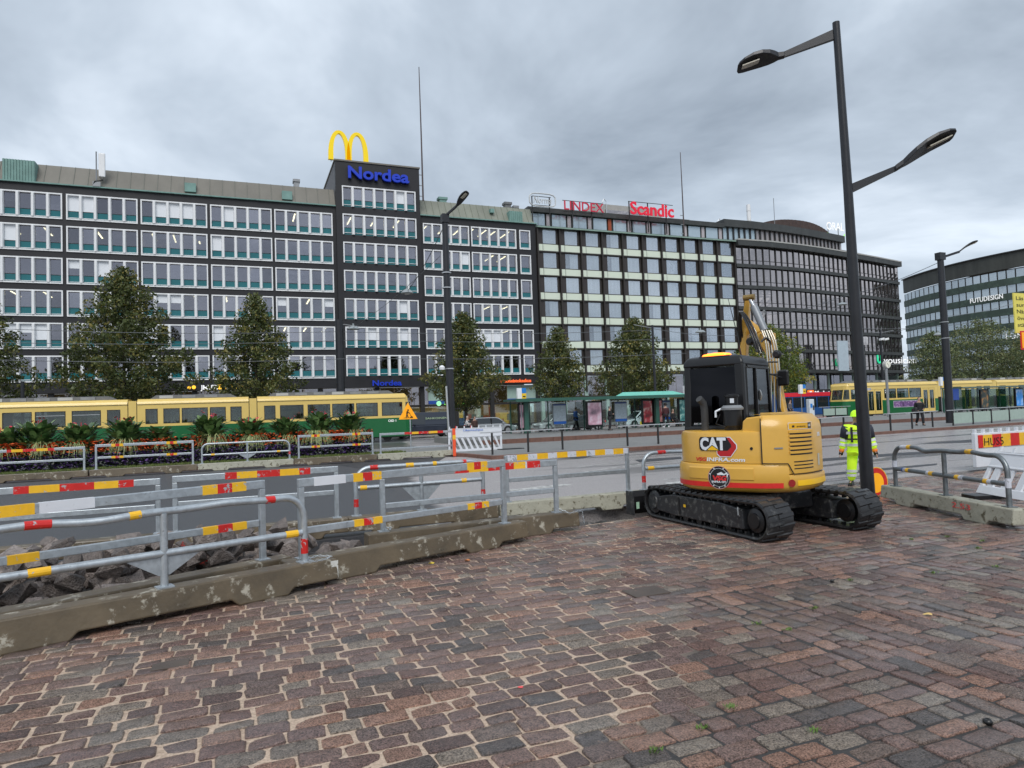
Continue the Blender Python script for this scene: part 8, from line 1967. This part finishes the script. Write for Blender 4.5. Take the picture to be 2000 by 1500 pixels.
q = atY(1301, 830, 43.0); person('person', 'person with big dark hair, dark red coat and white shoes by the posters', q.x, 43.0, PZ, 2.9, (mat('maroon_cloth', (.05, .012, .015), .8), CBk, M_['white']), 'stand', 1.78, hair=(.015, .012, .01), hairbig=.055)
q = atY(1318, 830, 43.6); sp_ = person('person', 'seated person in black with a pale face at the right end of the shelter', q.x, 43.8, PZ+.0, .3, (CBk, CBk, M_['black']), 'sit', 1.7, hair=(.3, .25, .2))
t = thing('bench', 'small dark bench under the seated person in the shelter', 'bench', (q.x, 44.0, PZ)); MB().box(q.x-.6, q.x+.6, 43.75, 44.1, PZ+.36, PZ+.41).build('seat', M_['sheltergreen'], t, world=True)
for dx in (-.5, .5): MB().box(q.x+dx-.03, q.x+dx+.03, 43.85, 44.0, PZ, PZ+.36).build('leg', M_['sheltergreen'], t, world=True)
q = atY(1136, 830, 44.9); person('person', 'walking person in a bright blue jacket partly hidden by the pink poster case', q.x, 45.8, PZ, 1.4, (mat('bright_blue_cloth', (.03, .15, .55), .7), CBk, M_['black']), 'walk', 1.75, hair=(.12, .10, .08))
q = atY(913, 830, 48); person('person', 'person in black and white with pale hair standing behind the white fence', q.x, 48, .0, .4, (mat('black_white_cloth', (.02, .02, .03), .8, dirt=((.7, .7, .7), .5, .52, 3)), CBk, M_['black']), 'phone', 1.75, hair=(.35, .33, .3))
q = atY(927, 830, 49); person('person', 'person in dark brown beside the pale haired person behind the white fence', q.x, 49, .0, .2, (mat('dark_brown_cloth', (.06, .03, .025), .8), CBk, M_['black']), 'stand', 1.7, hair=(.05, .03, .02))
q = atY(1545, 830, 47); person('person', 'person in grey standing right of the boom behind the machine', q.x, 47, PZ, .3, (mat('grey_cloth', (.10, .10, .11), .8), CBk, M_['black']), 'stand', 1.75, hair=(.04, .03, .02))
q = atY(768, 805, 52.9); person('person', 'tram driver in an orange red jacket inside the front window of the left tram', q.x, 53.1, .75, 1.57, (mat('coral_cloth', (.6, .12, .06), .8), CBk, M_['black']), 'sit', 1.75, hair=(.12, .08, .06))

# joined fine pieces are stuff; fallback category clean-up
for o in bpy.data.objects:
    b_ = o.name.split('.')[0]
    if b_ in ('roof_seams', 'eaves_seams', 'mullions', 'penthouse_mullions', 'window_mullions', 'fan_spokes', 'shopfront_frame', 'facade_frame', 'bellows', 'support_frame'): o['kind'] = 'stuff'
